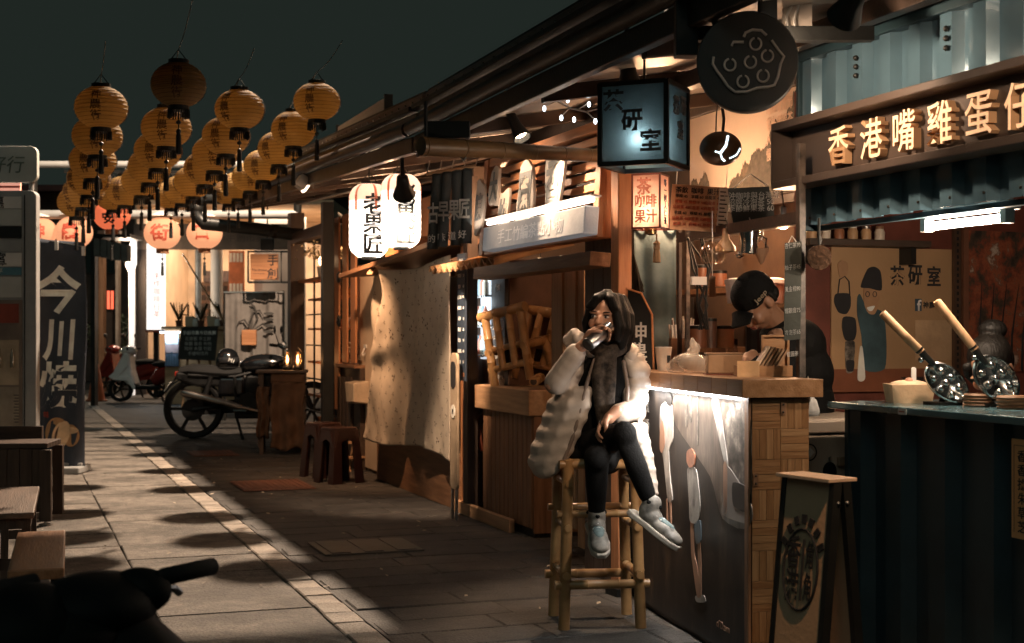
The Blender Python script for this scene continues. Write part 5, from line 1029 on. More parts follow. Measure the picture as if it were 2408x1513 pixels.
q = PX(1270, 645, XC + .45); g = thing('pendant_lamp', 'small grey cone pendant lamp in the dark bamboo stall', 'lamp', q); MB().lathe([(.016, .12), (.025, .07), (.075, 0), (.07, 0), (.02, .06)], 18).build('shade', GREY, g, True); MB().tube([(0, 0, .12), (0, 0, .9)], .005, 5).build('cord', BLACK, g)
# upright planks screen, dark panel, orange post
q0, q1 = PX(1296, 785, 3.12).y, PX(1374, 785, 3.12).y; t = thing('plank_screen', 'row of tall uneven pine planks standing behind the drinking woman', 'screen', (3.12, q0, 0), FACE_LANE); W = q0 - q1
for k, (zt_, zb_) in enumerate(((1.77, .2), (1.76, .15), (1.80, 1.3), (1.79, .2), (1.80, .1))): B(k * W / 5 + .004, (k + .92) * W / 5, -.01 * (k % 2), .03, zb_, zt_).build('plank', PINEZ, t, bevel=.004)
B(0, W, .031, .05, 1.4, 1.48).build('rail', PINEX, t); B(0, W, .031, .05, .5, .58).build('rail', PINEX, t); B(.0, .05, .03, .06, 0, 1.5).build('rear_post', PINEZ, t)
q0, q1 = PX(1375, 785, 3.05).y, PX(1442, 785, 3.05).y; t = thing('dark_panel', 'dark weathered wood panel beside the orange post', 'panel', (3.05, q0, 0), FACE_LANE); W = q0 - q1
for k in range(3): B(k * W / 3, (k + .96) * W / 3, 0, .03, 0, 1.98).build('board', wood('weathered_dark', (.06, .045, .038), (.13, .10, .085), 'z'), t, bevel=.003)
B(0, W, .031, .06, 1.9, 1.98).build('rail', DWOODX, t)
q = PD(1461, 785, 7.3); t = thing('timber_post', 'square orange timber post carrying the roof behind the drinking woman', 'post', (q.x, q.y, 0), FACE_CAM + .45); B(-.04, .04, -.04, .04, .04, 2.52).build('shaft', ORNGZ, t, bevel=.006); B(-.06, .06, -.06, .06, 0, .04).build('foot', DARK, t)
# ------------------------------------------------------------------ tea stall: counter with lit picture panel and parquet end
TCO = Vector((2.95, 6.45, 0)); TCE = Vector((2.76, 4.97, 0)); TW = (TCE - TCO).length; TRZ = math.atan2((TCE - TCO).y, (TCE - TCO).x)
t = thing('tea_counter', 'tea stall counter with butcher-block top, lit night-street picture and parquet end', 'counter', TCO, TRZ)
TI = WM[t.name].inverted()
def TP(u, v, y=0.0):                                   # picture measure -> place on the counter's front plane
    o_ = TI @ Vector((0, 0, HCAM)); q = TI.to_3x3() @ (PD(u, v, 1) - Vector((0, 0, HCAM))); k = (y - o_.y) / q.y; return o_ + q * k
CT = 1.16
BUT = [wood('butcher_%d' % i, c1, c2, 'x', .4) for i, (c1, c2) in enumerate((((.20, .09, .04), (.30, .15, .07)), ((.30, .15, .07), (.40, .22, .11)), ((.25, .12, .05), (.34, .18, .085))))]
n = 9
for k in range(n): B(-.04 + k * (TW + .075) / n, -.04 + (k + 1) * (TW + .075) / n - .0015, -.05, .29, CT - .072, CT).build('top_stave', BUT[k % 3], t, bevel=.002)
B(0, TW - .02, .014, .24, .0, CT - .073).build('carcass', DWOODX, t)
PIC = printmat('picture_night', ((.30, (.008, .007, .007)), (.5, (.02, .016, .014)), (.62, (.05, .036, .026)), (.72, (.13, .085, .05)), (.8, (.3, .22, .15))), 3.2, (2.2, 2.2, .7), .5)
pic = B(.0, TW - .015, -.004, .012, .03, CT - .075).build('picture_panel', PIC, t)
def chaikin(pts, n=4):                                 # smooth outline through the given points
    out = []; L_n = len(pts)
    for i in range(L_n):
        p0, p1, p2, p3 = (pts[(i + k) % L_n] for k in (-1, 0, 1, 2))
        for s_ in range(n):
            q = s_ / n; out.append(tuple(.5 * (2 * p1[c] + (p2[c] - p0[c]) * q * .7 + (-(p2[c] - p0[c]) * 1.4 - (p3[c] - p1[c]) * .7 + 6 * (p2[c] - p1[c])) * q * q + ((p2[c] - p0[c]) * .7 + (p3[c] - p1[c]) * .7 - 4 * (p2[c] - p1[c])) * q ** 3) for c in (0, 1)))
    return out
def pshape(pts, mat, name, lay=1): 
    pts = chaikin(list(pts)); q = [TP(u, v, -.004) for u, v in pts]; pz = [(a.x, a.z) for a in q]; MB().prism(pz, -.004 - .0014 * lay, -.0042).build(name, mat, pic)
PW = printmat('picture_white', ((.3, (.14, .12, .11)), (.45, (.34, .31, .28)), (.6, (.52, .48, .43)), (.8, (.62, .57, .51))), 16, (1, 1, .5), .5); PS = M('picture_skin', (.42, .24, .16), .35, bump=0); PG = printmat('picture_grey', ((.38, (.015, .014, .013)), (.5, (.08, .07, .06)), (.6, (.22, .19, .16)), (.7, (.42, .37, .31))), 14, (1, 1, 1), .3); PB = M('picture_blue', (.09, .12, .14), .35, var=.3, bump=0); PK = M('picture_dark', (.012, .011, .011), .35, bump=0); PM = printmat('picture_mid', ((.35, (.02, .016, .014)), (.5, (.06, .045, .035)), (.62, (.13, .10, .08)), (.72, (.34, .27, .2))), 7, (2.5, 2.5, .6), .3)
pshape([(1588, 930), (1690, 925), (1760, 925), (1765, 1230), (1700, 1220), (1670, 1120), (1590, 1000)], PM, 'printed_street', 1)
pshape([(1706, 985), (1762, 930), (1766, 1180), (1726, 1120)], PG, 'printed_foliage', 2)
pshape([(1712, 1095), (1766, 1180), (1766, 1232), (1700, 1210), (1706, 1160)], M('picture_road', (.22, .19, .17), .35, var=.3, bump=0), 'printed_road', 3); pshape([(1726, 1135), (1764, 1150), (1764, 1205), (1728, 1190)], PK, 'printed_shrub', 4)
pshape([(1676, 945), (1690, 940), (1713, 1085), (1707, 1095)], PW, 'printed_light_strip', 3); pshape([(1703, 1095), (1712, 1090), (1712, 1200), (1704, 1200)], PS, 'printed_pillar', 3)
pshape([(1612, 925), (1618, 925), (1618, 1000), (1612, 1000)], PG, 'printed_sign', 2); pshape([(1622, 930), (1628, 930), (1628, 990), (1622, 990)], PG, 'printed_sign', 2); pshape([(1640, 935), (1643, 935), (1643, 1040), (1640, 1040)], PG, 'printed_sign', 2)
# two printed figures seen from behind
pshape([(1556, 955), (1572, 945), (1582, 958), (1584, 1030), (1574, 1060), (1578, 1130), (1583, 1175), (1572, 1178), (1563, 1090), (1556, 1050), (1553, 1000)], PW, 'printed_figure', 3); pshape([(1566, 925), (1576, 922), (1582, 935), (1580, 955), (1572, 952), (1568, 945)], PK, 'printed_hair', 4); pshape([(1555, 1000), (1562, 990), (1566, 1040), (1560, 1065), (1554, 1055)], PS, 'printed_bag', 4); pshape([(1568, 1178), (1571, 1178), (1572, 1240), (1569, 1240)], PS, 'printed_leg', 3); pshape([(1576, 1176), (1579, 1176), (1580, 1235), (1577, 1235)], PS, 'printed_leg', 3); pshape([(1574, 1236), (1584, 1236), (1586, 1258), (1574, 1256)], PW, 'printed_shoe', 3)
pshape([(1618, 1105), (1630, 1098), (1640, 1110), (1648, 1190), (1640, 1230), (1624, 1225), (1622, 1180)], PW, 'printed_figure', 3); pshape([(1618, 1062), (1628, 1055), (1636, 1070), (1634, 1095), (1624, 1100), (1617, 1085)], M('picture_red_hair', (.40, .16, .09), .35, var=.4, vs=14, bump=0), 'printed_hair', 4); pshape([(1636, 1230), (1648, 1225), (1650, 1270), (1640, 1280), (1636, 1260)], PB, 'printed_shorts', 3); pshape([(1624, 1180), (1630, 1180), (1634, 1300), (1640, 1330), (1648, 1400), (1640, 1402), (1630, 1330), (1626, 1290)], PS, 'printed_leg', 2); pshape([(1642, 1280), (1648, 1276), (1650, 1340), (1650, 1400), (1645, 1400)], PS, 'printed_leg', 2); pshape([(1636, 1402), (1656, 1400), (1660, 1416), (1640, 1416)], PW, 'printed_shoe', 2)
q = TP(1520, 1000, -.006); text('藍晒圖', .07, PW, pic, (q.x, -.0065, q.z), vertical=True, gap=1.35, bold=.01, sx=1.2)
q = TP(1700, 1450, -.006); text('of Dawn', .045, PS, pic, (q.x, -.0065, q.z - .04))
led = B(.22, TW - .03, -.045, -.03, CT - .082, CT - .074).build('light_strip', glow('led_strip', (.92, .96, 1), 30), t)
lamp('strip_light', 'AREA', (TW * .56, -.04, CT - .09), 13, (1, .93, .86), t, (TW * .75, .02), (R(-14), 0, 0))
# parquet end
pe = B(TW - .001, TW + .004, .0, .24, .0, CT - .073).build('end_board', DWOODX, t)
PQ = [wood('parquet_%d' % i, c1, c2, ax, .38, 1.6) for i, (c1, c2, ax) in enumerate((((.24, .11, .045), (.36, .19, .085), 'y'), ((.30, .15, .065), (.42, .24, .115), 'y'), ((.22, .10, .04), (.34, .18, .08), 'z'), ((.32, .16, .07), (.44, .25, .12), 'z')))]
bs = .12
for r_ in range(9):
    for c_ in range(2):
        y0, z1 = c_ * bs, CT - .076 - r_ * bs; hor = (r_ + c_) % 2 == 0
        for k in range(4):
            if z1 - bs < 0: continue
            if hor: B(TW + .004, TW + .0095 + random.uniform(0, .001), y0 + .001, y0 + bs - .001, z1 - (k + 1) * bs / 4 + .0008, z1 - k * bs / 4 - .0008).build('parquet_strip', PQ[random.randint(0, 1)], pe)
            else: B(TW + .004, TW + .0095 + random.uniform(0, .001), y0 + k * bs / 4 + .0008, y0 + (k + 1) * bs / 4 - .0008, z1 - bs + .001, z1 - .001).build('parquet_strip', PQ[random.randint(2, 3)], pe)
for y, z in ((.12, CT - .1), (.005, .78)):
    hg = B(TW + .0105, TW + .0135, y, y + .02, z - .04, z + .01).build('hinge', BROWNZ, t)
    for zz_ in (z - .03, z): MB().ball((TW + .0135, y + .01, zz_), .004, 6).build('screw', DARK, hg, True)
B(TW - .03, TW + .011, -.016, -.0045, .0, CT - .075).build('corner_strip', BROWNZ, t)
def on_top(u, v, dz=0): p = PZ(u, v, CT + dz); return p
def titem(name, label, cat, u, v, rz=None): p = PZ(u, v, CT); return thing(name, label, cat, (p.x, p.y, CT), FACE_CAM if rz is None else rz), (p - Vector((0, 0, HCAM))).dot(Vector((SA, CA, 0)))
g, d = titem('paper_cup', 'white paper cup at the woman-side end of the tea counter', 'cup', 1560, 872); s = d / FPX
MB().lathe([(.013 * 1, 0), (14 * s, 0), (20 * s, 54 * s), (18.5 * s, 54 * s), (13 * s, 3 * s)], 20).build('cup', M('paper_cup_white', (.72, .62, .52), .6), g, True); MB().lathe([(19.6 * s, 53 * s), (21 * s, 54.5 * s), (19.6 * s, 56 * s)], 20).build('rim', WHITE, g, True); B(7 * s, 15 * s, -17.8 * s, -16.5 * s, 18 * s, 36 * s).build('label', INK, g)
g, d = titem('straw_holder', 'square wooden holder full of white straws and stirrers', 'straw holder', 1601, 862); s = d / FPX
for x0, x1, y0, y1, nm in ((-26, 26, -26, -23, 'side'), (-26, 26, 23, 26, 'side'), (-26, -23, -22.9, 22.9, 'side'), (23, 26, -22.9, 22.9, 'side'), (-23, 23, -23, 23, 'bottom')): B(x0 * s, x1 * s, y0 * s, y1 * s, 0, (66 if nm == 'side' else 3) * s).build(nm, BROWNZ, g, bevel=.001)
for k in range(22):
    a, b_ = rr.uniform(-20, 20), rr.uniform(-20, 20); MB().tube([(a * s, b_ * s, 4 * s), (a * 1.5 * s + rr.uniform(-4, 4) * s, b_ * 1.3 * s, rr.uniform(96, 122) * s)], rr.choice((2, 2.4)) * s, 7).build('straw', rr.choice((WHITE, WHITE, M('brown_straw', (.1, .05, .03), .4))), g)
def crumple(rad, seed, sc=(1, 1, 1), amp=.35, n=22):
    r_ = random.Random(seed); mb = MB(); dirs = [(Vector((r_.gauss(0, 1), r_.gauss(0, 1), r_.gauss(0, 1))).normalized(), r_.uniform(-amp, amp), r_.uniform(4, 14)) for _ in range(26)]
    mb.ball((0, 0, 0), 1, n); out = []
    for p in mb.v:
        v = Vector(p).normalized(); k = 1 + sum(a * math.exp(-w * (1 - v.dot(dd))) for dd, a, w in dirs); out.append((v.x * k * rad * sc[0], v.y * k * rad * sc[1], max(0, (v.z * k * sc[2] + sc[2] * .8) * rad)))
    mb.v = out; return mb
g, d = titem('plastic_bag', 'crumpled clear plastic bag lying on the tea counter', 'plastic bag', 1622, 878); s = d / FPX
PBG = M('clear_bag', (.75, .66, .56), .12, var=.15, alpha=.38, bump=.6, bs=25, spec=1); crumple(36 * s, 4, (1.15, .9, .8), .45).build('bag', PBG, g, False); crumple(16 * s, 8, (1, .8, 1.2), .5).build('knot', PBG, g).location = (4 * s, 0, 46 * s)
g, d = titem('plastic_tub', 'translucent tan plastic tub on a small tray', 'tub', 1703, 882); s = d / FPX
TUB = M('tan_tub', (.42, .26, .15), .3, alpha=.85); B(-40 * s, 42 * s, -10 * s, 40 * s, 3 * s, 48 * s).build('tub', TUB, g, bevel=.006); B(-42 * s, 44 * s, -12 * s, 42 * s, 48 * s, 52 * s).build('rim', TUB, g, bevel=.002); B(-44 * s, 46 * s, -16 * s, 44 * s, 0, 3 * s).build('tray', M('red_tray', (.2, .06, .035), .4), g)
for i, (u, w_, h_, fill, lb) in enumerate(((1690, 17, 55, .55, 'glass jar of dark tea with a black lid on the tea counter'), (1723, 13, 52, .0, 'empty pale glass jar with a black lid beside the dark one'))):
    g, d = titem('glass_jar', lb, 'jar', u, 864); g.location.z = CT; s = d / FPX; o_ = 26 * s
    MB().lathe([(w_ * s, 0), (w_ * s, h_ * .7 * s), (w_ * .8 * s, h_ * .9 * s), (w_ * .8 * s, h_ * s)], 18).build('glass', M('jar_glass', (.6, .5, .4), .08, alpha=.35, bump=0), g, True); MB().lathe([(w_ * .88 * s, h_ * s), (w_ * .88 * s, (h_ + 14) * s)], 18).build('lid', BLACK, g, True)
    if fill: MB().lathe([(w_ * .93 * s, 1.5 * s), (w_ * .93 * s, h_ * fill * s)], 18).build('tea', M('dark_tea', (.06, .03, .02), .6), g)
    else: MB().lathe([(w_ * .9 * s, 1.5 * s), (w_ * .9 * s, h_ * .3 * s)], 18).build('sugar', M('pale_sugar', (.6, .5, .38), .8), g)
g, d = titem('coffee_grinder', 'black coffee grinder with amber hopper behind the jars', 'grinder', 1655, 842); s = d / FPX
mb = MB(); mb.lathe([(30 * s, 0), (28 * s, 10 * s), (24 * s, 60 * s), (26 * s, 80 * s), (16 * s, 84 * s)], 20); mb.build('body', BLACK, g, True); MB().lathe([(15 * s, 84 * s), (24 * s, 110 * s), (28 * s, 145 * s), (26 * s, 145 * s), (13 * s, 88 * s)], 20).build('hopper', M('amber_hopper', (.30, .12, .05), .15, alpha=.75, bump=0), g, True); MB().lathe([(29 * s, 145 * s), (29 * s, 149 * s), (6 * s, 151 * s), (5 * s, 158 * s)], 20).build('hopper_lid', M('amber_lid', (.2, .09, .04), .3), g, True)
MB().lathe([(19 * s, 0), (19 * s, 9 * s), (13 * s, 12 * s)], 20, Matrix.Translation((12 * s, -24 * s, 50 * s)) @ AY).build('dial', CHROME, g, True); MB().lathe([(9 * s, 0), (9 * s, 16 * s)], 12, Matrix.Translation((12 * s, -34 * s + .01, 50 * s)) @ AY).build('knob', BLACK, g, True)
g, d = titem('tea_bag_box', 'open hinged wooden box holding folded paper tea bags', 'box', 1805, 886); s = d / FPX
BX = wood('box_wood', (.36, .18, .08), (.46, .25, .12), 'x', .45)
for a in ((-72, 56, -14, -10, 0, 26), (-72, 56, 46, 50, 0, 26), (-72, -68, -9.9, 45.9, 0, 26), (52, 56, -9.9, 45.9, 0, 26), (-68, 52, -10, 46, 0, 4)): B(*[q * s for q in a]).build('side', BX, g, bevel=.001)
B(-74 * s, -22 * s, -17 * s, -14.5 * s, 0, 37 * s).build('paper_front', M('cream_paper', (.60, .38, .20), .6), g)
ld = B(-6 * s, 60 * s, 51 * s, 56 * s, 20 * s, 98 * s).build('lid', BX, g, bevel=.001)
for a in ((-6, 60, 44, 50.9, 93, 98), (-6, -1, 44, 50.9, 26, 92.9), (55, 60, 44, 50.9, 26, 92.9)): B(*[q * s for q in a]).build('lid_edge', BX, ld)
for k in range(6): MB().cbox(((-14 + k * 9) * s, (10 + k * 3) * s, (44 - k * 1.5) * s), (5 * s, 50 * s, 62 * s), (0, R(32), 0)).build('tea_bag', M('kraft_paper', (.34, .20, .11), .7) if k else M('pale_bag', (.62, .46, .33), .6), g)
# ------------------------------------------------------------------ tea stall frame, shelves, utensils
t = thing('tea_stall', 'open tea stall frame with posts, rail and shelves behind the counter', 'market stall', (3.2, 6.6, 0))
def pole_at(u, d, z0, z1, w, name, mat): p = PD(u, 785, d); return MB().box(p.x - w / 2, p.x + w / 2, p.y - w / 2, p.y + w / 2, z0, z1).build(name, mat, t, world=True, bevel=.002)
pole_at(1616, 7.3, 0, 1.95, .022, 'post', M('ornate_post', (.12, .09, .07), .5, var=.8, vs=25)); pole_at(1883, 5.85, 0, 2.12, .03, 'post', M('ornate_post_dark', (.07, .055, .045), .5, var=.8, vs=20)); pole_at(1598, 7.6, 0, 2.0, .02, 'post', DWOODZ)
a, b = PD(1598, 555, 7.4), PD(1884, 548, 6.1); b.z = a.z = 1.84
MB().bar(a, b, .03, .05).build('header_rail', DWOODX, t, world=True)
sh = MB().bar(a + Vector((.12, .12, .0)), b + Vector((.12, .12, 0)), .16, .008); pf = sh.build('perforated_shelf', M('white_perforated', (.6, .52, .44), .4, .3), t, world=True)
a2, b2 = a + Vector((.35, .35, -.0)), b + Vector((.45, .5, 0))
for z, nm in ((1.25, 'rear_shelf'), (1.58, 'rear_shelf'), (.95, 'rear_bench')): MB().bar((3.75, 7.9, z), (4.05, 6.3, z), .32, .03).build(nm, BROWNX, t, world=True)
MB().box(4.15, 4.2, 6.1, 8.2, 0, 2.12).build('rear_wall', DIVW, t, world=True)
# mural on the upper back
y0, y1 = PX(1622, 320, 3.95).y, PX(1885, 320, 3.95).y; ML = y0 - y1
t = thing('landscape_mural', 'large pale landscape mural with dark trees and columns of characters above the tea stall', 'mural', (3.95, y0, 2.1), FACE_LANE)
B(0, ML, 0, .02, 0, .72).build('board', M('mural_sky', (.60, .50, .42), .6, var=.08, vs=2), t)
MT = M('mural_tree', (.11, .085, .06), .7, var=.7, vs=30, bump=.1); rr3 = random.Random(2)
def rag(x0, x1, f, base, name, mt, lay):
    pts = [(x0, base)]; n_ = 140
    pts += [(x0 + (x1 - x0) * i / n_, max(base + .01, f(i / n_) + rr3.uniform(-.014, .014))) for i in range(n_ + 1)]; pts.append((x1, base)); MB().prism(pts, -.0015 * lay, -.0001).build(name, mt, t)
rag(0, ML * .62, lambda q: .12 + .07 * math.sin(q * 9) + .03 * math.sin(q * 31), .001, 'painted_trees', MT, 1); rag(ML * .4, ML, lambda q: .10 + .45 * q ** 1.2 + .03 * math.sin(q * 22), .001, 'painted_hill', M('mural_hill', (.085, .075, .06), .7, var=.6, vs=26, bump=.1), 2)
TXT = M('mural_text', (.60, .45, .36), .6, bump=0)
for k, s_ in enumerate(('暗戀歌歌師', '甜在喝唱茶', '人生甜甜品', '慢活品好茶', '神農街')): text(s_, .075, TXT, t, (ML * .83, -.005, .48 - k * .085), sx=.75, bold=.012)
B(-.03, ML + .03, -.02, .03, .72, .76).build('top_batten', FASC, t); B(-.03, ML + .03, .02, .05, -.05, .0).build('bottom_batten', FASC, t)
for x in (0, ML): B(x - .02, x + .02, .02, .06, -2.1, .72).build('support', DWOODZ, t)
# hung paper menu and black menu
p = PD(1645, 490, 6.9); t = thing('paper_menu', 'orange-tan paper drinks menu hanging over the tea counter', 'menu', p, FACE_CAM + .15, rot=(R(6), R(3), FACE_CAM + .15)); s = px(1, 6.9)
B(-70 * s, 66 * s, 0, .004, -54 * s, 52 * s).build('sheet', M('menu_paper', (.52, .30, .17), .6, var=.15), t)
for c_ in range(3):
    text('茶飲 咖啡 果汁'.split()[c_], .032, INK, t, ((-46 + c_ * 38) * s, -.002, 40 * s), bold=.01)
    for k in range(6): text(rr.choice(('烏龍茶 40', '拿鐵 60', '柳橙汁 50', '紅茶 30', '檸檬 45')), .019, REDINK if k % 3 else INK, t, ((-46 + c_ * 38) * s, -.002, (26 - k * 13) * s))
wt = B(44 * s, 68 * s, -.006, -.0005, -56 * s, 50 * s).build('white_list', WHITE, t)
for k in range(10): B((47 if k % 3 else 46) * s, (65 if k % 2 else 60) * s, -.0075, -.0062, (40 - k * 9.5) * s, (43 - k * 9.5) * s).build('print_line', INK, wt)
for x in (-60, 60): MB().tube([(x * s, .002, 52 * s), (x * s, .002, 100 * s)], .002, 4).build('string', WHITE, t)
p = PD(1768, 490, 6.8); t = thing('black_menu', 'black hand-chalked menu board hanging beside the paper menu', 'menu', p, FACE_CAM + .1, rot=(R(5), R(-4), FACE_CAM + .1)); s = px(1, 6.8)
MB().prism([(-45 * s, -46 * s), (58 * s, -52 * s), (44 * s, 48 * s), (-55 * s, 50 * s)], 0, .01).build('board', M('menu_black', (.03, .032, .03), .6), t)
for k, s_ in enumerate(('手沖咖啡與台灣茶', '招牌冷泡茶 50', '季節鮮果茶 60')): text(s_, .036, CHALK, t, (-2 * s, -.003, (30 - k * 15) * s), (0, R(2), 0))
MB().tube([(-40 * s, .0, 50 * s), (0, .0, 80 * s), (40 * s, .0, 50 * s)], .003, 4).build('string', WHITE, t)
# bulb
p = PD(1842, 522, 7.05); t = thing('bare_bulb', 'bright bare round bulb hanging over the barista', 'lamp', p); MB().ball((0, 0, 0), .036, 14).build('bulb', glow('bare_bulb', (1, .86, .70), 40), t, True); MB().lathe([(.014, .03), (.016, .07), (.008, .08)], 10).build('socket', BLACK, t); MB().tube([(0, 0, .08), (.0, .05, .33)], .004, 5).build('cord', BLACK, t); lamp('bulb_light', 'POINT', (0, 0, -.05), 18, WARM, t, .036)
# hanging glass globe, utensils
p = PD(1675, 598, 6.6); t = thing('glass_globe', 'small clear glass wind globe hanging above the counter', 'wind bell', p); MB().lathe([(.001, .06), (.03, .053), (.055, .025), (.06, 0), (.052, -.032), (.045, -.042)], 20).build('globe', glass('globe_glass', (1, .9, .8), .03, .3), t, True); MB().tube([(0, 0, .05), (0, 0, .2)], .002, 4).build('string', WHITE, t); MB().tube([(0, 0, .03), (0, 0, -.1)], .002, 4).build('clapper', WHITE, t); B(-.016, .016, -.001, .001, -.2, -.1).build('paper_strip', BROWNZ, t)
def hang(name, label, cat, u, v, d, fn): p = PD(u, v, d); g = thing(name, label, cat, p, FACE_CAM); fn(g); MB().tube([(0, 0, .04), (.01, 0, .07), (0, 0, .10)], .003, 5).build('hook', STEEL, g)
hang('wood_scoop', 'pale wooden scoop hanging from the tea stall rail', 'scoop', 1706, 562, 6.8, lambda g: (MB().lathe([(.012, .05), (.02, .0), (.05, -.04), (.05, -.06), (.001, -.07)], 14).build('body', PINEZ, g, True)))
hang('milk_pitcher', 'shiny steel milk pitcher hanging upside from the rail', 'pitcher', 1762, 562, 6.7, lambda g: (MB().lathe([(.05, .05), (.05, .03), (.04, -.01), (.045, -.07), (.04, -.075)], 18).build('body', CHROME, g, True), MB().tube([(.045, 0, .02), (.08, 0, .0), (.075, 0, -.05), (.045, 0, -.06)], .005, 6).build('handle', CHROME, g, True)))
hang('tea_ladle', 'small steel ladle hanging between pitcher and strainer', 'ladle', 1740, 575, 6.75, lambda g: (MB().ball((0, 0, -.05), (.022, .022, .018), 10).build('bowl', CHROME, g, True), MB().tube([(0, 0, -.04), (0, 0, .06)], .003, 5).build('handle', CHROME, g)))
hang('tea_strainer', 'cone tea strainer hanging at the rail near the bulb', 'strainer', 1790, 585, 6.7, lambda g: (MB().lathe([(.035, .0), (.035, -.01), (.008, -.07), (.001, -.075)], 14).build('cone', M('brown_cloth', (.3, .17, .1), .8), g, True), MB().tube([(-.035, 0, 0), (0, 0, .05), (.035, 0, 0)], .003, 5).build('handle', STEEL, g)))
hang('copper_pan', 'small round copper pan hanging by the chalkboard strip', 'pan', 1926, 606, 5.75, lambda g: (MB().lathe([(.05, .012), (.052, -.0), (.05, -.012), (.001, -.016)], 22, AY).build('pan', M('copper', (.35, .2, .13), .25, 1), g, True), MB().tube([(0, 0, .05), (0, 0, .16)], .006, 6).build('handle', DARK, g)))
p = PD(1776, 668, 7.2); t = thing('round_drum', 'white round lidded drum on the shelf behind the barista', 'drum', (p.x, p.y, p.z - .1)); MB().lathe([(.14, 0), (.15, .09), (.15, .1)], 26).build('drum', WHITE, t, True); MB().lathe([(.155, .1), (.155, .12), (.13, .128), (.001, .13)], 26).build('lid', WHITE, t, True); MB().lathe([(.05, -.35), (.05, -.001)], 10).build('pedestal', DARK, t)
for i, (u, v, d, w_, h_) in enumerate(((1640, 700, 7.4, .05, .1), (1668, 712, 7.5, .04, .14), (1700, 725, 7.6, .06, .1), (1650, 640, 7.7, .035, .1), (1690, 648, 7.7, .045, .07), (1840, 740, 6.9, .04, .12))):
    p = PD(u, v, d); g = thing('tea_canister', f'{["squat", "slim", "broad", "narrow", "small round", "tall"][i]} tea canister standing behind the tea counter', 'canister', (p.x, p.y, 1.265 if v > 690 else 1.595)); MB().lathe([(w_, 0), (w_, h_)], 16).build('body', rr.choice(GM), g, True); MB().lathe([(w_ * 1.03, h_), (w_ * 1.03, h_ + .015), (w_ * .3, h_ + .02)], 16).build('lid', DARK, g, True)
p = PD(1632, 680, 7.0); g = thing('cable_tangle', 'tangle of black cords and a white plug strip at the tea stall post', 'cables', p)
for k in range(5): MB().tube([(rr.uniform(-.05, .05), 0, .25), (rr.uniform(-.06, .1), 0, .1), (rr.uniform(-.03, .12), 0, -.08), (rr.uniform(-.05, .1), 0, -.2)], .006, 5).build('cord', BLACK, g, True)
B(-.02, .06, -.02, .0, .02, .06).build('plug_strip', WHITE, g)
# chalkboard strip on the right post
p = PD(1862, 690, 5.8); t = thing('chalkboard_strip', 'narrow green-black chalkboard with handwritten prices on the stall post', 'chalkboard', p, FACE_CAM - .1); s = px(1, 5.8)
MB().prism([(-18 * s, -112 * s), (20 * s, -108 * s), (23 * s, 122 * s), (-16 * s, 118 * s)], 0, .012).build('board', M('slate_green', (.06, .065, .055), .6), t)
for k, s_ in enumerate(('杏仁茶70', '柚子茶45', '黃金桂80', '鐵觀音75', '冷泡茶65', '桂圓茶')): text(s_, .016, CHALK, t, (1.5 * s, -.002, (75 - k * 34) * s), (0, R(-4), 0)).scale = (1, 1, 1.5)
MB().tube([(-8 * s, .0, 118 * s), (0, .0, 135 * s), (10 * s, .0, 121 * s)], .002, 4).build('string', WHITE, t)
# blue hanging cloth, black shop board behind the woman
p = PD(1541, 700, 8.1); t = thing('blue_hanging', 'tall blue sky-patterned hanging cloth behind the tea counter', 'hanging', p, FACE_CAM - .2); s = px(1, 8.1)
MB().grid(lambda a, b: ((-50 + 98 * a) * s, .02 * math.sin(a * 9), (160 - 330 * b) * s), 20, 6).build('cloth', M('blue_sky_cloth', (.07, .15, .19), .7, col2=(.22, .30, .33), vs=2.5), t, True, thick=.004); MB().tube([(-52 * s, 0, 160 * s), (52 * s, 0, 160 * s)], .008, 6).build('rod', DWOODX, t)
MB().tube([(-50 * s, 0, 160 * s), (-50 * s, 0, 400 * s)], .003, 4).build('string', BLACK, t); MB().tube([(50 * s, 0, 160 * s), (50 * s, 0, 400 * s)], .003, 4).build('string', BLACK, t)
p = PD(1508, 785, 7.25); t = thing('shop_board', 'black tapered shop board with white brush characters behind the woman', 'sign', (p.x, p.y, 0), FACE_CAM - .3); z_ = lambda v: HCAM + px(785 - v, 7.25)
MB().prism([(-.12, 0), (.10, 0), (.055, z_(740)), (.0, z_(690)), (-.12, z_(672))], 0, .03).build('board', BLACK, t, bevel=.003); MB().tube([(.10, -.003, 0), (.056, -.003, z_(740)), (0, -.003, z_(690)), (-.12, -.003, z_(672))], .006, 6).build('edge_trim', ORNGX, t); text('神農茶', .11, WPRINT, t, (-.02, -.003, z_(830)), vertical=True, gap=.95, bold=.01)
for k in range(4): text('單品咖啡', .03, WPRINT, t, (-.02, -.003, z_(920 + k * 40)))
p = PD(1490, 650, 7.9); t = thing('dried_bunch', 'dark dried plant bunch hanging beside the blue cloth', 'plant', p); mb = MB()
for k in range(90): a, e = rr.uniform(0, 6.3), rr.uniform(.02, .07); mb.tube([(0, 0, .12), (e * math.cos(a) * .6, e * math.sin(a) * .6, .0), (e * math.cos(a), e * math.sin(a), rr.uniform(-.18, -.05))], .004, 4)
m_ = mb.build('stalks', M('dried_stalk', (.025, .022, .016), .9), t); m_['kind'] = 'stuff'; MB().tube([(0, 0, .1), (0, 0, 1.1)], .003, 4).build('string', BLACK, t)
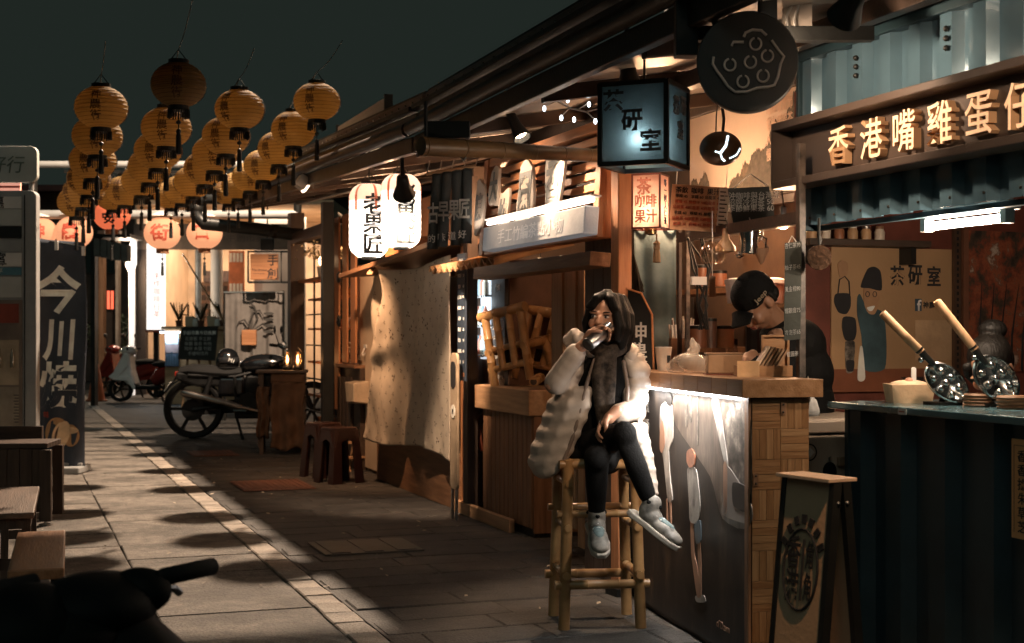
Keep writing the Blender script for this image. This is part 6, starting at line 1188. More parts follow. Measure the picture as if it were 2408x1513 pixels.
# ------------------------------------------------------------------ hanging signs and lamps of the tea stall
def box_lantern(name, label, p, rz, w, h, mat, frm, fr=.012):
    t = thing(name, label, 'lantern', p, rz); q = w / 2
    fr_ = []
    for a in range(4):
        m = Euler((0, 0, R(90 * a))).to_matrix().to_4x4()
        mb = MB(); mb.grid(lambda x, z: (-q + w * x, -q + (.012 * math.sin(x * 3.14) * math.sin(z * 3) if name[0] == 'c' else 0), -h / 2 + h * z), 8, 8); mb.v = [tuple(m @ Vector(v)) for v in mb.v]; fr_.append(mb.build('side_panel', mat, t, True))
        B(-fr / 2, fr / 2, -fr / 2, fr / 2, -h / 2 - .004, h / 2 + .004).build('corner_bar', frm, t).location = tuple(m @ Vector((-q, -q, 0)))
        for z in (-h / 2, h / 2): mb = MB(); mb.box(-q, q, -q - fr * .5, -q + fr * .5, z - fr * .5, z + fr * .5, m); mb.build('edge_bar', frm, t)
    B(-q * .9, q * .9, -q * .9, q * .9, h / 2 - .002, h / 2 + .004).build('top_plate', frm, t); return t
BLC = paper('blue_lantern_cloth', (.10, .165, .19), .5, .35, vs=3)
p = PD(1515, 300, 6.35); p.z -= .0
t = box_lantern('cloth_lantern', 'big blue-grey cloth box lantern sign with dark characters', p, FACE_CAM - .07 - R(20) + R(0), .305, .35, BLC, BLACK, .02)
SLA = M('dark_slate_paint', (.025, .03, .03), .6, bump=0)
for ch, x, z in (('茶', -.085, .10), ('研', -.0, .01), ('室', .085, -.08)): text(ch, .1, SLA, t, (x, -.168, z), bold=.03)
for ch, x, z in (('茶', -.06, .08), ('研', .04, .09), ('室', .0, -.02)): text(ch, .085, M('grey_cut', (.2, .2, .19), .6), t, (.168, x, z), (0, 0, R(90)), bold=.03, sx=.9, ext=.004)
MB().ball((.02, -.10, -.07), .03, 12).build('bulb', glow('lantern_bulb', (1, .97, .92), 45), t, True); lamp('lantern_light', 'POINT', (.02, -.10, -.07), 2.2, (1, .95, .88), t, .03)
MB().tube([(0, 0, .17), (0, 0, .42)], .006, 5).build('cord', BLACK, t)
RP = paper('rose_lantern_paper', (.78, .48, .36), .6, .15)
p = PD(1530, 476, 6.7); t = box_lantern('paper_lantern', 'small glowing rose paper lantern with red frame and writing', p, FACE_CAM - R(24), .135, .25, RP, M('red_frame', (.12, .03, .02), .4), .008)
for s_, x, z in (('茶', -.01, .07), ('咖啡', 0, .0), ('果汁', 0, -.07)): text(s_, .065 if len(s_) > 1 else .085, M('soft_red_ink', (.5, .16, .10), .7, bump=0), t, (x, -.072, z), bold=.02, sx=.85)
text('等一個人仁茶', .036, M('navy_ink', (.06, .05, .09), .7, bump=0), t, (.072, 0, .0), (0, 0, R(90)), vertical=True, gap=.98, bold=.02)
MB().ball((0, 0, -.05), .025, 10).build('bulb', glow('rose_bulb', (1, .75, .5), 30), t, True); lamp('lantern_light', 'POINT', (0, 0, -.05), 4.2, (1, .66, .45), t, .03)
MB().tube([(0, 0, .13), (0, 0, .48)], .004, 5).build('cord', BLACK, t); MB().lathe([(.03, -.125), (.03, -.15), (.01, -.155)], 12).build('base_knob', M('brass', (.5, .32, .15), .3, 1), t, True); mb = MB(); tassel(mb, .03, 0, -.15, .14); mb.build('tassel', M('tan_tassel', (.35, .19, .09), .8), t, True)
p = PD(1694, 350, 6.2); t = thing('coconut_lamp', 'carved brown coconut lamp with glowing slits hanging under the round sign', 'lamp', p, FACE_CAM); COC = M('coconut_shell', (.14, .065, .028), .35, var=.3, vs=6)
MB().ball((0, 0, 0), (.092, .09, .075), 20).build('shell', COC, t, True); SG = glow('slit_glow', (.75, .92, 1), 2.0)
def slit(pts, w): 
    for (a, b), (c_, d_) in zip(pts, pts[1:]):
        mb = MB(); P_ = []
        for x, z in ((a, b), (c_, d_)): y = -.0905 * math.sqrt(max(.01, 1 - (x / .092) ** 2 - (z / .075) ** 2)); P_.append(Vector((x * 1.0, y - .001, z)))
        mb.tube(P_, w, 6); mb.build('slit', SG, t)
slit([(.022, .045), (.01, .0), (-.012, -.03)], .006); slit([(-.035, -.022), (-.012, -.03), (-.004, -.05)], .004); slit([(.03, -.05), (.06, -.035), (.078, -.005)], .004); slit([(-.004, -.05), (.01, -.06)], .005)
MB().tube([(.01, 0, .07), (.015, 0, .13), (.005, 0, .2)], .007, 6).build('stem', DWOODZ, t, True); MB().tube([(-.02, 0, .07), (-.018, 0, .14), (-.01, 0, .21), (.0, .02, .55)], .003, 5).build('wire', BLACK, t)
# round neon sign
p = PD(1757, 149, 5.0); t = thing('round_sign', 'large round black sign with unlit lotus-root neon tubes', 'sign', p, FACE_CAM - R(9)); r0 = px(118, 5.0)
MB().lathe([(r0 * .99, -.03), (r0, -.02), (r0, .03), (r0 * .98, .035)], 56, AY).build('disc', M('sign_black', (.016, .018, .018), .5, bump=.02), t, True)
TUBE = M('neon_glass_unlit', (.55, .50, .46), .25, var=.15, bump=0)
s = px(1, 5.0)
for x, z in ((19, 39), (-40, -8), (7, -3), (46, 10), (-10, -48), (36, -36)):
    MB().tube([((x + 13 * math.cos(R(a))) * s, -.042, (z + 14 * math.sin(R(a))) * s) for a in range(100, 445, 15)], 2.6 * s, 8).build('ring_tube', TUBE, t, True)
for pts in ([(-78, 12), (-80, -5), (-70, -22), (-58, -38), (-45, -58), (-28, -72), (0, -72), (22, -64), (48, -62), (62, -58), (70, -40), (76, -10), (84, 8), (72, 22), (56, 46)], [(-36, 36), (-32, 45), (-8, 44)], [(-8, 56), (-4, 66), (12, 72), (32, 70), (44, 58)]):
    MB().tube([(a * s, -.042, b * s) for a, b in pts], 3.4 * s, 8).build('outline_tube', TUBE, t, True)
for x in (-40, 30): MB().tube([(x * s, .02, r0 * .9), (x * s, .02, r0 * 1.5)], .01, 6).build('hanger', BLACK, t)
t = thing('sign_bracket', 'black steel box beam carrying the round neon sign', 'bracket', PD(1740, 100, 5.15), FACE_CAM); s = px(1, 5.15)
B(-150 * s, -98 * s, 0, .08, -30 * s, 130 * s).build('box', BLACK, t, bevel=.004); B(-98 * s, 320 * s, .02, .07, 8 * s, 42 * s).build('beam', BLACK, t, bevel=.003); B(55 * s, 90 * s, .02, .07, 42 * s, 120 * s).build('post', BLACK, t)
t = thing('white_cable', 'white looped cable hanging by the ceiling terminal box', 'cable', PD(1865, 45, 5.4), FACE_CAM); s = px(1, 5.4)
MB().tube([(20 * s, 0, 60 * s), (0, 0, 40 * s), (-16 * s, 0, 5 * s), (-12 * s, 0, -30 * s), (2 * s, 0, -38 * s)], .006, 8).build('cable', WHITE, t, True); MB().tube([(32 * s, 0, 60 * s), (14 * s, 0, 38 * s), (2 * s, 0, 0), (6 * s, 0, -36 * s)], .006, 8).build('cable', WHITE, t, True); B(-20 * s, 46 * s, .01, .05, -40 * s, 60 * s).build('terminal_box', CEIL, t)
spotlamp('black cone spot lamp above the big blue cloth lantern', PD(1478, 172, 6.6), (2.9, 6.1, 1.15), .16, .065, 55, 60)
spotlamp('black spot lamp on the eave lighting the dark letter sign', (2.45, 4.55, 2.40), (3.25, 4.7, 2.25), .16, .08, 44, 104, WARMW)
spotlamp('black spot lamp at the eave end beyond the right picture edge', (2.45, 3.1, 2.40), (3.25, 3.6, 2.2), .16, .08, 34, 84, WARMW)
spotlamp('added fill spot on the near eave lighting the woman from the front', (2.40, 3.7, 2.34), (2.72, 6.05, 1.02), .14, .055, 75, 26, WARMW)  # added unseen fill, front light for the woman and stool
spotlamp('added fill spot on the gutter to brighten the folding sign board', (2.22, 2.75, 2.42), (2.33, 3.75, .55), .12, .045, 85, 44, WARM)  # added unseen fill for the face of the folding board
# twig with fairy lights
t = thing('fairy_twig', 'bare pale twig with tiny white fairy lights under the roof', 'branch', PD(1340, 250, 6.9), FACE_CAM); s = px(1, 6.9); TWG = M('pale_twig', (.45, .33, .24), .6)
MB().tube([(-60 * s, 0, 45 * s), (-30 * s, 0, 12 * s), (0, 0, -4 * s), (40 * s, 0, -14 * s), (75 * s, 0, -4 * s)], [.006, .006, .005, .004, .002], 6).build('twig', TWG, t, True)
for a, b in (((-30, 12), (-60, 0)), ((0, -4), (-20, -22)), ((20, -8), (45, 10)), ((40, -14), (60, -30)), ((-45, 28), (-20, 44))): MB().tube([(a[0] * s, 0, a[1] * s), (b[0] * s, .02, b[1] * s)], [.004, .0015], 5).build('side_twig', TWG, t)
for a in ((-60, 0), (-20, -22), (45, 10), (60, -30), (-20, 44), (10, -26), (-5, 20), (75, -4)): MB().ball((a[0] * s, 0, a[1] * s - .012), (.008, .008, .014), 8).build('fairy_light', glow('fairy_light', (.8, .93, 1), 6), t, True)
MB().tube([(-60 * s, 0, 45 * s), (-75 * s, .1, 120 * s)], .004, 4).build('hanger_wire', BLACK, t)
# warm fill bulbs added over three stalls so the ceiling glows
for x, y, lb in ((3.5, 7.2, 'the tea stall'), (3.3, 9.6, 'the bamboo stall'), (3.2, 12.2, 'the printed cloth stall')):
    g = thing('ceiling_fill_bulb', f'small added warm fill bulb below the roof beam above {lb}', 'lamp', (x, y, 2.28)); MB().ball((0, 0, 0), .03, 10).build('bulb', glow('fill_bulb_glow', (1, .68, .42), 18), g, True); MB().lathe([(.012, .025), (.014, .07)], 8).build('socket', BLACK, g); MB().tube([(0, 0, .07), (0, 0, .42)], .004, 5).build('cord', BLACK, g); lamp('bulb_light', 'POINT', (0, 0, -.04), 26, WARM, g, .03)
# ------------------------------------------------------------------ bamboo bar stool
SP = PZ(1402, 1462); SDp = (SP - Vector((0, 0, HCAM))).dot(Vector((SA, CA, 0)))
WS = px(1, 6.62)
t = thing('bar_stool', 'tall bamboo bar stool the drinking woman sits on', 'stool', (SP.x, SP.y, 0), FACE_CAM + .12)
hw, hd, SH = .165, .15, .745
for sx in (-1, 1):
    for sy in (-1, 1): bamboo(MB(), (sx * (hw + .012), sy * (hd + .01), 0), (sx * (hw - .012), sy * (hd - .01), SH + .02), .026).build('leg', BAMBOO, t, True)
for z, r_, k in ((.20, .021, 1.02), (.52, .017, .95)):
    for sy in (-1, 1): bamboo(MB(), (-hw * k - .05, sy * hd * k, z), (hw * k + .05, sy * hd * k, z), r_).build('rung', BAMBOO, t, True)
for z, r_, k in ((.245, .018, 1.02), (.46, .016, .97), (.66, .015, .95)):
    for sx in (-1, 1): bamboo(MB(), (sx * hw * k, -hd * k - .04, z), (sx * hw * k, hd * k + .04, z), r_).build('rung', BAMBOO, t, True)
for k in range(7): bamboo(MB(), (-hw - .03, -.14 + k * .047, SH), (hw + .03, -.14 + k * .047, SH), .022).build('seat_slat', BAMBOO, t, True)

# ------------------------------------------------------------------ body tools
def blob(shapes, voxel=.008, smooth=4, fac=.5):
    """overlapping balls, ellipsoids and tapered limbs grown into one continuous skin"""
    mb = MB()
    for s_ in shapes:
        if s_[0] == 'b': mb.ball(s_[1], s_[2], 12, s_[3] if len(s_) > 3 else None)
        else:
            pts, rs = s_[1], s_[2]; pts = [Vector(p) for p in pts]; mb.tube(pts, rs, 12)
            for p, r_ in zip(pts, rs): mb.ball(p, r_ * .99, 8)
    me = bpy.data.meshes.new('tmp'); me.from_pydata(mb.v, [], mb.f); me.validate(); ob = bpy.data.objects.new('tmp', me); COL.objects.link(ob)
    m = ob.modifiers.new('r', 'REMESH'); m.mode = 'VOXEL'; m.voxel_size = voxel; m.use_smooth_shade = True
    if smooth: m = ob.modifiers.new('s', 'SMOOTH'); m.factor = fac; m.iterations = smooth
    dg = bpy.context.evaluated_depsgraph_get(); dg.update(); out = bpy.data.meshes.new_from_object(ob.evaluated_get(dg)); bpy.data.objects.remove(ob); return out
def skin(name, me, mat, parent):
    me.name = name; me.materials.clear(); me.materials.append(mat)
    for p in me.polygons: p.use_smooth = True
    o_ = bpy.data.objects.new(name, me); COL.objects.link(o_); o_.parent = parent; return o_
SKIN = M('warm_skin', (.40, .21, .13), .5, var=.08, vs=9, bump=.06, bs=90); HAIR = M('black_hair', (.008, .007, .006), .5, spec=.16, var=.4, vs=14, bump=.5, bs=22, st=(6, 6, .6))
COAT = M('puffy_coat_fabric', (.47, .40, .34), .5, var=.1, vs=5, bump=.55, bs=14); BLK = M('black_cloth', (.009, .009, .009), .85, spec=.12, var=.3, bump=.3, bs=120); SCARF = M('patterned_scarf', (.014, .012, .011), .85, spec=.15, col2=(.09, .07, .055), vs=32, bump=.3); EYEW = M('eye_white', (.6, .55, .5), .2, bump=0); LIP = M('lip', (.30, .11, .08), .5, bump=0)
def head_shapes(T, s=1.0):
    f = lambda p: T @ (Vector(p) * s)
    m3 = T.to_3x3().to_4x4()
    E_ = lambda c, r: ('b', f(c), tuple(q * s for q in r), m3)
    return [E_((0, .012, .03), (.076, .092, .088)), E_((0, -.018, -.022), (.062, .072, .082)), E_((0, -.045, -.075), (.032, .034, .028)), E_((0, -.088, -.018), (.0135, .018, .024)), E_((0, -.099, -.032), (.016, .013, .011)), E_((-.035, -.066, -.03), (.024, .02, .026)), E_((.035, -.066, -.03), (.024, .02, .026)), E_((-.032, -.078, .018), (.026, .014, .009)), E_((.032, -.078, .018), (.026, .014, .009)), E_((0, -.083, -.058), (.024, .014, .012)), E_((-.078, .005, -.005), (.012, .022, .032)), E_((.078, .005, -.005), (.012, .022, .032))]
def face_parts(T, parent, s=1.0):
    f = lambda p: T @ (Vector(p) * s); m3 = T.to_3x3().to_4x4()
    for x in (-.031, .031):
        e = MB().ball(f((x, -.080, .0)), (.0135 * s, .007 * s, .006 * s), 8, m3).build('eye', EYEW, parent, True); MB().ball(f((x - .002, -.0855, -.0005)), (.0055 * s, .003 * s, .0055 * s), 8, m3).build('iris', INK, e, True); MB().ball(f((x, -.0835, .0065)), (.015 * s, .007 * s, .0025 * s), 8, m3).build('lash', INK, e, True)
        MB().ball(f((x * 1.05, -.0885, .021)), (.018 * s, .005 * s, .003 * s), 8, m3).build('eyebrow', HAIR, parent, True)
    MB().ball(f((0, -.094, -.055)), (.021 * s, .007 * s, .0045 * s), 8, m3).build('upper_lip', LIP, parent, True); MB().ball(f((0, -.092, -.063)), (.017 * s, .007 * s, .0045 * s), 8, m3).build('lower_lip', LIP, parent, True)
def hand_shapes(wrist, palm_dir, finger_dir, side, curl, L=.085, r=.0085):
    """palm and five fingers; finger_dir along the hand, palm_dir out of the palm, side towards the thumb"""
    w = Vector(wrist); fd = Vector(finger_dir).normalized(); pd = Vector(palm_dir); pd = (pd - fd * pd.dot(fd)).normalized(); sd = fd.cross(pd) * side; out = [('t', [w - fd * .03, w + fd * .02], [.026, .027])]
    for k in range(4):
        b = w + fd * (.082 - .006 * abs(k - 1.2)) + sd * (.030 - .02 * k); out.append(('t', [w + fd * .02 + sd * (.014 - .01 * k), b], [.017, .0125]))
        ang = curl * (1 + .08 * k); p = b; dirn = fd; pts = [b]; rs = [r * 1.15]
        for j, ln in enumerate((.04, .026, .02)):
            ang_j = ang * (.6, 1.0, .7)[j]; dirn = (dirn * math.cos(ang_j) + pd * math.sin(ang_j)).normalized(); pd2 = pd; p = p + dirn * ln * (.86, 1, 1.05, .9)[3 - k] ; pts.append(p); rs.append(r * (1, .92, .8)[j]); pd_ = (pd - dirn * pd.dot(dirn)); pd = pd_.normalized() if pd_.length > .1 else pd
        pd = Vector(palm_dir); pd = (pd - fd * pd.dot(fd)).normalized(); out.append(('t', pts, rs))
    b = w + fd * .025 + sd * .026; out.append(('t', [b, b + fd * .028 + sd * .022 + pd * .012, b + fd * .05 + sd * .02 + pd * .034, b + fd * .066 + sd * .006 + pd * .046], [.015, .0115, .0105, .009])); return out

# ------------------------------------------------------------------ the drinking woman (local x right in the picture, y away, z up)
t = thing('person', 'woman in a pale puffy coat drinking from a steel flask, legs crossed on the stool', 'person', (SP.x, SP.y, 0), FACE_CAM)
Wp = lambda u, v, y=0.0: Vector(((u - 1402) * WS, y, HCAM + (HOR - v) * WS))
HT = Matrix.Translation(Wp(1424, 753, -.03)) @ Euler((R(-10), R(4), R(-24))).to_matrix().to_4x4()
neck = [Wp(1432, 792, .0), Wp(1430, 838, .03)]
sh = head_shapes(HT) + [('t', neck, [.05, .055])]
torso = [('b', Wp(1425, 880, .04), (.15, .095, .13)), ('b', Wp(1415, 980, .05), (.135, .1, .15)), ('b', Wp(1400, 1050, .04), (.165, .13, .10))]
RSH, REL, RWR = Wp(1352, 862, .02), Wp(1294, 905, -.10), Wp(1366, 812, -.17)
LSH, LEL, LWR = Wp(1487, 868, .03), Wp(1496, 968, -.06), Wp(1436, 968, -.25)
arms = [('t', [RSH, REL, RWR], [.038, .028, .024]), ('t', [LSH, LEL, LWR], [.038, .028, .024])]
FLA, FLB = Wp(1374, 812, -.235), Wp(1418, 776, -.175)       # flask bottom, mouth end
h1 = hand_shapes(RWR + Vector((.01, -.005, .008)), (.25, -.55, -.35), (.72, -.05, .62), -1, .75)
h2 = hand_shapes(LWR + Vector((-.012, -.01, -.004)), (-.2, -.35, -.8), (-.68, -.25, -.62), 1, .72)
K1, A1 = Wp(1452, 1006, -.40), Wp(1508, 1152, -.36)          # upper crossed leg
K2, A2 = Wp(1392, 1062, -.36), Wp(1397, 1190, -.20)          # lower leg down to the rung
legs = [('t', [Wp(1385, 1062, .02), K1, A1], [.06, .042, .03]), ('t', [Wp(1420, 1075, .02), K2, A2], [.06, .042, .03])]
body = blob(sh + torso + arms + h1 + h2 + legs, .0058, 2, .4); bo = skin('body', body, SKIN, t); face_parts(HT, bo)
# hair: parted bob
f = lambda p: HT @ Vector(p); m3 = HT.to_3x3().to_4x4()
hs = [('b', f((0, .032, .045)), (.094, .098, .092), m3), ('b', f((.0, .07, -.01)), (.085, .06, .09), m3)]
for x, y0_, x1, y1_, z1, r_ in ((-.07, -.04, -.088, -.02, -.06, .022), (-.085, -.0, -.092, .02, -.1, .026), (.066, -.05, .088, -.045, -.09, .026), (.085, -.015, .1, -.01, -.115, .032), (.09, .03, .1, .04, -.12, .036), (.05, .08, .06, .09, -.12, .04), (-.05, .08, -.05, .09, -.11, .04), (0, .09, .0, .1, -.12, .045)): hs.append(('t', [f((x * .6, y0_ - .0, .1)), f((x, y0_, .03)), f((x1, y1_, z1 * .4)), f((x1 * .95, y1_, z1))], [r_ * .9, r_, r_, r_ * .7]))
for x0, x1 in ((.0, -.07), (.01, .07), (-.005, -.045), (.012, .045)): hs.append(('t', [f((x0, -.035, .122)), f(((x0 + x1) * .5, -.072, .088)), f((x1, -.07, .045))], [.018, .018, .013]))
skin('hair', blob(hs, .006, 3, .4), HAIR, t)
# top, trousers, scarf
skin('black_top', blob([('b', Wp(1425, 885, .03), (.155, .108, .14)), ('b', Wp(1415, 985, .035), (.148, .118, .16)), ('b', Wp(1405, 1050, .02), (.165, .14, .09)), ('t', [Wp(1432, 815, .01), Wp(1428, 850, .02)], [.062, .08])], .01, 4), BLK, t)
skin('trousers', blob([('b', Wp(1402, 1062, .03), (.18, .155, .085)), ('t', [Wp(1380, 1060, .02), Wp(1415, 1030, -.2), K1, K1.lerp(A1, .5), K1.lerp(A1, .93)], [.088, .074, .058, .05, .04]), ('t', [Wp(1425, 1072, .0), Wp(1405, 1070, -.2), K2, K2.lerp(A2, .5), K2.lerp(A2, .97)], [.09, .076, .058, .05, .04])], .009, 5), BLK, t)
skin('scarf', blob([('t', [Wp(1398, 818, -.06), Wp(1425, 832, -.1), Wp(1456, 818, -.06), Wp(1462, 806, .02), Wp(1430, 800, .07), Wp(1398, 806, .02), Wp(1398, 818, -.06)], [.036] * 7), ('t', [Wp(1412, 838, -.1), Wp(1404, 880, -.12), Wp(1408, 930, -.12), Wp(1412, 985, -.12)], [.034, .036, .034, .028]), ('t', [Wp(1432, 838, -.1), Wp(1428, 890, -.125), Wp(1426, 950, -.125)], [.03, .034, .03])], .007, 3), SCARF, t)
# coat: stacked puffs, open in front
cs = []
LASTR = [None]
def roll(pts, r_, fill=True):
    cs.append(('t', pts, [r_ * .82] + [r_] * (len(pts) - 2) + [r_ * .82])); L0 = LASTR[0]
    if fill and L0 and len(L0[0]) == len(pts): mid = [Vector(a).lerp(Vector(b), .5) for a, b in zip(L0[0], pts)]; k = (L0[1] + r_) / 2 * .82; cs.append(('t', mid, [k * .85] + [k] * (len(mid) - 2) + [k * .85]))
    LASTR[0] = (pts, r_)
for v, cx, rx, ry, op, r_ in ((845, 1424, .155, .10, 42, .034), (872, 1422, .178, .115, 46, .042), (904, 1420, .182, .122, 50, .044), (938, 1414, .182, .125, 56, .044), (972, 1408, .182, .13, 64, .044)):
    roll([Wp(cx, v, .03) + Vector((rx * math.sin(R(a)), -ry * math.cos(R(a)), 0)) for a in range(op, 361 - op, 14)], r_)
LASTR[0] = None
for v, u0, u1, r_ in ((925, 1378, 1330, .036), (955, 1372, 1306, .044), (985, 1362, 1296, .046), (1020, 1346, 1284, .048), (1056, 1330, 1270, .048), (1086, 1316, 1262, .045), (1106, 1302, 1266, .032)): roll([Wp(u0, v - 6, -.10), Wp(u0 * .6 + u1 * .4, v, -.075), Wp(u0 * .25 + u1 * .75, v + 4, -.02), Wp(u1, v + 2, .06), Wp(u1 + 8, v, .14)], r_)
LASTR[0] = None
for v, u0, u1, r_ in ((1000, 1478, 1506, .026), (1034, 1492, 1514, .024), (1066, 1504, 1522, .022), (1098, 1514, 1528, .02), (1128, 1522, 1533, .018), (1150, 1528, 1535, .014)): roll([Wp(u0, v - 4, -.24), Wp((u0 + u1) / 2, v, -.21), Wp(u1, v + 2, -.12), Wp(u1 - 4, v + 2, .0)], r_)
LASTR[0] = None
for v, rx in ((1005, .17), (1040, .165), (1075, .16)): roll([Wp(1405, v, .04) + Vector((rx * math.sin(R(a)), -.13 * math.cos(R(a)), 0)) for a in range(100, 265, 16)], .044)
def sleeve(pts, r0, n):
    P_ = []; tot = sum((Vector(b) - Vector(a)).length for a, b in zip(pts, pts[1:]))
    for i in range(n + 1):
        q = tot * i / n; 
        for a, b in zip(pts, pts[1:]):
            ln = (Vector(b) - Vector(a)).length
            if q <= ln + 1e-6: P_.append(Vector(a).lerp(Vector(b), q / ln)); break
            q -= ln
    for i, (a, b) in enumerate(zip(P_, P_[1:])): k = r0 * (1 - .18 * i / n); cs.append(('t', [a, a.lerp(b, .25), a.lerp(b, .75), b], [k * .86, k, k, k * .86]))
sleeve([Wp(1362, 866, .03), Wp(1300, 905, -.085), Wp(1352, 828, -.155)], .060, 9)
sleeve([Wp(1480, 872, .03), Wp(1492, 962, -.05), Wp(1446, 968, -.22)], .058, 9)
coat = skin('puffy_coat', blob(cs, .008, 5, .5), COAT, t)
LASTR[0] = None; cs = []; roll([Wp(1350, 812, .05), Wp(1362, 800, .0), Wp(1390, 830, -.04)], .032); roll([Wp(1346, 822, .08), Wp(1338, 800, .06), Wp(1352, 786, .03), Wp(1372, 796, .0)], .030)
roll([Wp(1482, 838, -.05), Wp(1490, 828, .02), Wp(1480, 818, .09), Wp(1440, 815, .13), Wp(1390, 818, .12), Wp(1360, 822, .07)], .034); skin('hood', blob(cs, .008, 3, .45), COAT, t)
skin('coat_lining', blob([('t', [Wp(1395, 846, -.11), Wp(1376, 905, -.115), Wp(1362, 965, -.12), Wp(1342, 1030, -.13), Wp(1318, 1092, -.13)], [.010] * 5)], .005, 1), M('coat_zip', (.20, .15, .12), .5), t); skin('coat_lining', blob([('t', [Wp(1462, 850, -.11), Wp(1470, 905, -.13), Wp(1468, 950, -.15)], [.010] * 3)], .005, 1), MATS['coat_zip'], t)
# trainers and socks
SHOE = M('pale_trainer', (.11, .105, .095), .6, col2=(.30, .27, .23), vs=22); SOLE = M('trainer_sole', (.42, .37, .31), .6, var=.1); TEAL = M('teal_mesh', (.12, .17, .17), .7, var=.3, vs=40)
def trainer(an, toe, up):
    an, toe = Vector(an), Vector(toe); fw = (toe - an); L = .235; fd = fw.normalized(); up = Vector(up); up = (up - fd * up.dot(fd)).normalized(); sd = fd.cross(up)
    T = Matrix((( sd.x, fd.x, up.x, an.x), (sd.y, fd.y, up.y, an.y), (sd.z, fd.z, up.z, an.z), (0, 0, 0, 1)))
    q = lambda x, y, z: T @ Vector((x, y, z)); m3_ = T.to_3x3().to_4x4()
    s_ = skin('trainer', blob([('b', q(0, .02, -.035), (.04, .062, .045), m3_), ('b', q(0, .10, -.045), (.042, .075, .034), m3_), ('b', q(0, .155, -.05), (.043, .05, .028), m3_), ('t', [q(0, -.005, -.02), q(0, -.005, .015)], [.043, .041])], .005, 2, .4), SHOE, t)
    mb = MB(); pl = [(x * (.047 if y < .06 else .05), y) for x, y in ((-1, -.05), (-.6, -.075), (.6, -.075), (1, -.05), (.85, .03), (1, .11), (.85, .175), (.4, .21), (-.4, .21), (-.85, .175), (-1, .11), (-.85, .03))]; n_ = len(pl)
    mb.add([q(x, y, -.088) for x, y in pl] + [q(x * 1.03, y * 1.01, -.062) for x, y in pl], [tuple(range(n_)), tuple(range(2 * n_ - 1, n_ - 1, -1))] + [(i, (i + 1) % n_, (i + 1) % n_ + n_, i + n_) for i in range(n_)]); mb.build('sole', SOLE, s_, bevel=.006)
    MB().ball(q(0, .085, -.02), (.026, .06, .014), 10, m3_).build('tongue', TEAL, s_, True)
    for k in range(4): MB().tube([q(-.026, .05 + k * .024, -.014 - k * .004), q(0, .055 + k * .024, -.001 - k * .005), q(.026, .05 + k * .024, -.014 - k * .004)], .0035, 5).build('lace', WHITE, s_)
    MB().tube([q(-.04, -.012, .018), q(0, .035, .022), q(.04, -.012, .018), q(0, -.045, .02), q(-.04, -.012, .018)], .009, 6).build('collar', BLK, s_, True)
trainer(A1 + Vector((.012, -.01, -.035)), A1 + Vector((.16, -.10, -.145)), (.4, -.1, .9)); trainer(A2 + Vector((0, -.005, -.025)), A2 + Vector((.01, -.17, -.10)), (0, -.25, .9))
# flask and its cap
t = thing('steel_flask', 'shiny steel vacuum flask held to the woman\'s mouth', 'flask', FLA); ax = (FLB - FLA); L = ax.length * 1.25; rot = ax.to_track_quat('Z', 'Y').to_matrix().to_4x4()
wm = WM['person'].copy() if 'person' in WM else None
t.location = WM['person'] @ FLA; WM[t.name] = Matrix.Translation(t.location); axw = WM['person'].to_3x3() @ ax; rot = axw.to_track_quat('Z', 'Y').to_matrix().to_4x4()
MB().lathe([(.027, 0), (.031, .006), (.031, L * .62), (.024, L * .74)], 20, rot).build('body', STEEL, t, True); MB().lathe([(.024, L * .74), (.026, L * .75), (.026, L * .98), (.022, L)], 20, rot).build('neck', CHROME, t, True); MB().lathe([(.0275, -.001), (.0315, .0055), (.0315, .012)], 20, rot).build('base_ring', BLACK, t, True)
p = WM['person'] @ (LWR + Vector((-.055, -.05, -.04))); t = thing('flask_cap', 'small dark flask cap in the woman\'s lowered hand', 'cap', p, 0, rot=(R(60), R(20), 0)); MB().lathe([(.001, -.012), (.02, -.012), (.021, .012), (.019, .012), (.018, -.008)], 16).build('shell', BLACK, t, True); MB().lathe([(.0213, .006), (.0217, .011)], 16).build('rim', CHROME, t)

# ------------------------------------------------------------------ the barista, head bowed
MD = 6.45; ms_ = px(1, MD); o = PD(1830, 785, MD); t = thing('person', 'barista in black cap and dark jacket bending over the tea counter', 'person', (o.x, o.y, 0), FACE_CAM)
Mp = lambda u, v, y=0.0: Vector(((u - 1830) * ms_, y, HCAM + (HOR - v) * ms_))
HT = Matrix.Translation(Mp(1776, 712, -.04)) @ Euler((0, 0, R(-62))).to_matrix().to_4x4() @ Euler((R(50), 0, 0)).to_matrix().to_4x4()
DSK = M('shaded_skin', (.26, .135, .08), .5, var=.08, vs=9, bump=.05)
sh = head_shapes(HT, 1.06) + [('t', [Mp(1800, 735, -.02), Mp(1838, 770, .03)], [.055, .062])]
RH = Mp(1748, 842, -.12); LH = Mp(1775, 850, .0)
arms = [('t', [Mp(1815, 800, -.14), Mp(1826, 880, -.2), RH], [.055, .045, .03]), ('t', [Mp(1880, 800, .15), Mp(1870, 890, .12), LH], [.055, .045, .03])]
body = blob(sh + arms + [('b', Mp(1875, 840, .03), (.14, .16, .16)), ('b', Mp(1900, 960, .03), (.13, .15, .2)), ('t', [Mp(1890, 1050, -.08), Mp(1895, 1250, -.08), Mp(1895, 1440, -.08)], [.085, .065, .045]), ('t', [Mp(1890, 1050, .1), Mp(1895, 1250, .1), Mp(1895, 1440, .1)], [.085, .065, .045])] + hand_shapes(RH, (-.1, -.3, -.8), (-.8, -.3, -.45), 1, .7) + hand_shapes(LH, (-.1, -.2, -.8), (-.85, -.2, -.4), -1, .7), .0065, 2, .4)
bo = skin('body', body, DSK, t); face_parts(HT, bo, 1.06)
JK = M('dark_jacket', (.009, .009, .009), .8, spec=.12, var=.3, bump=.3, bs=50)
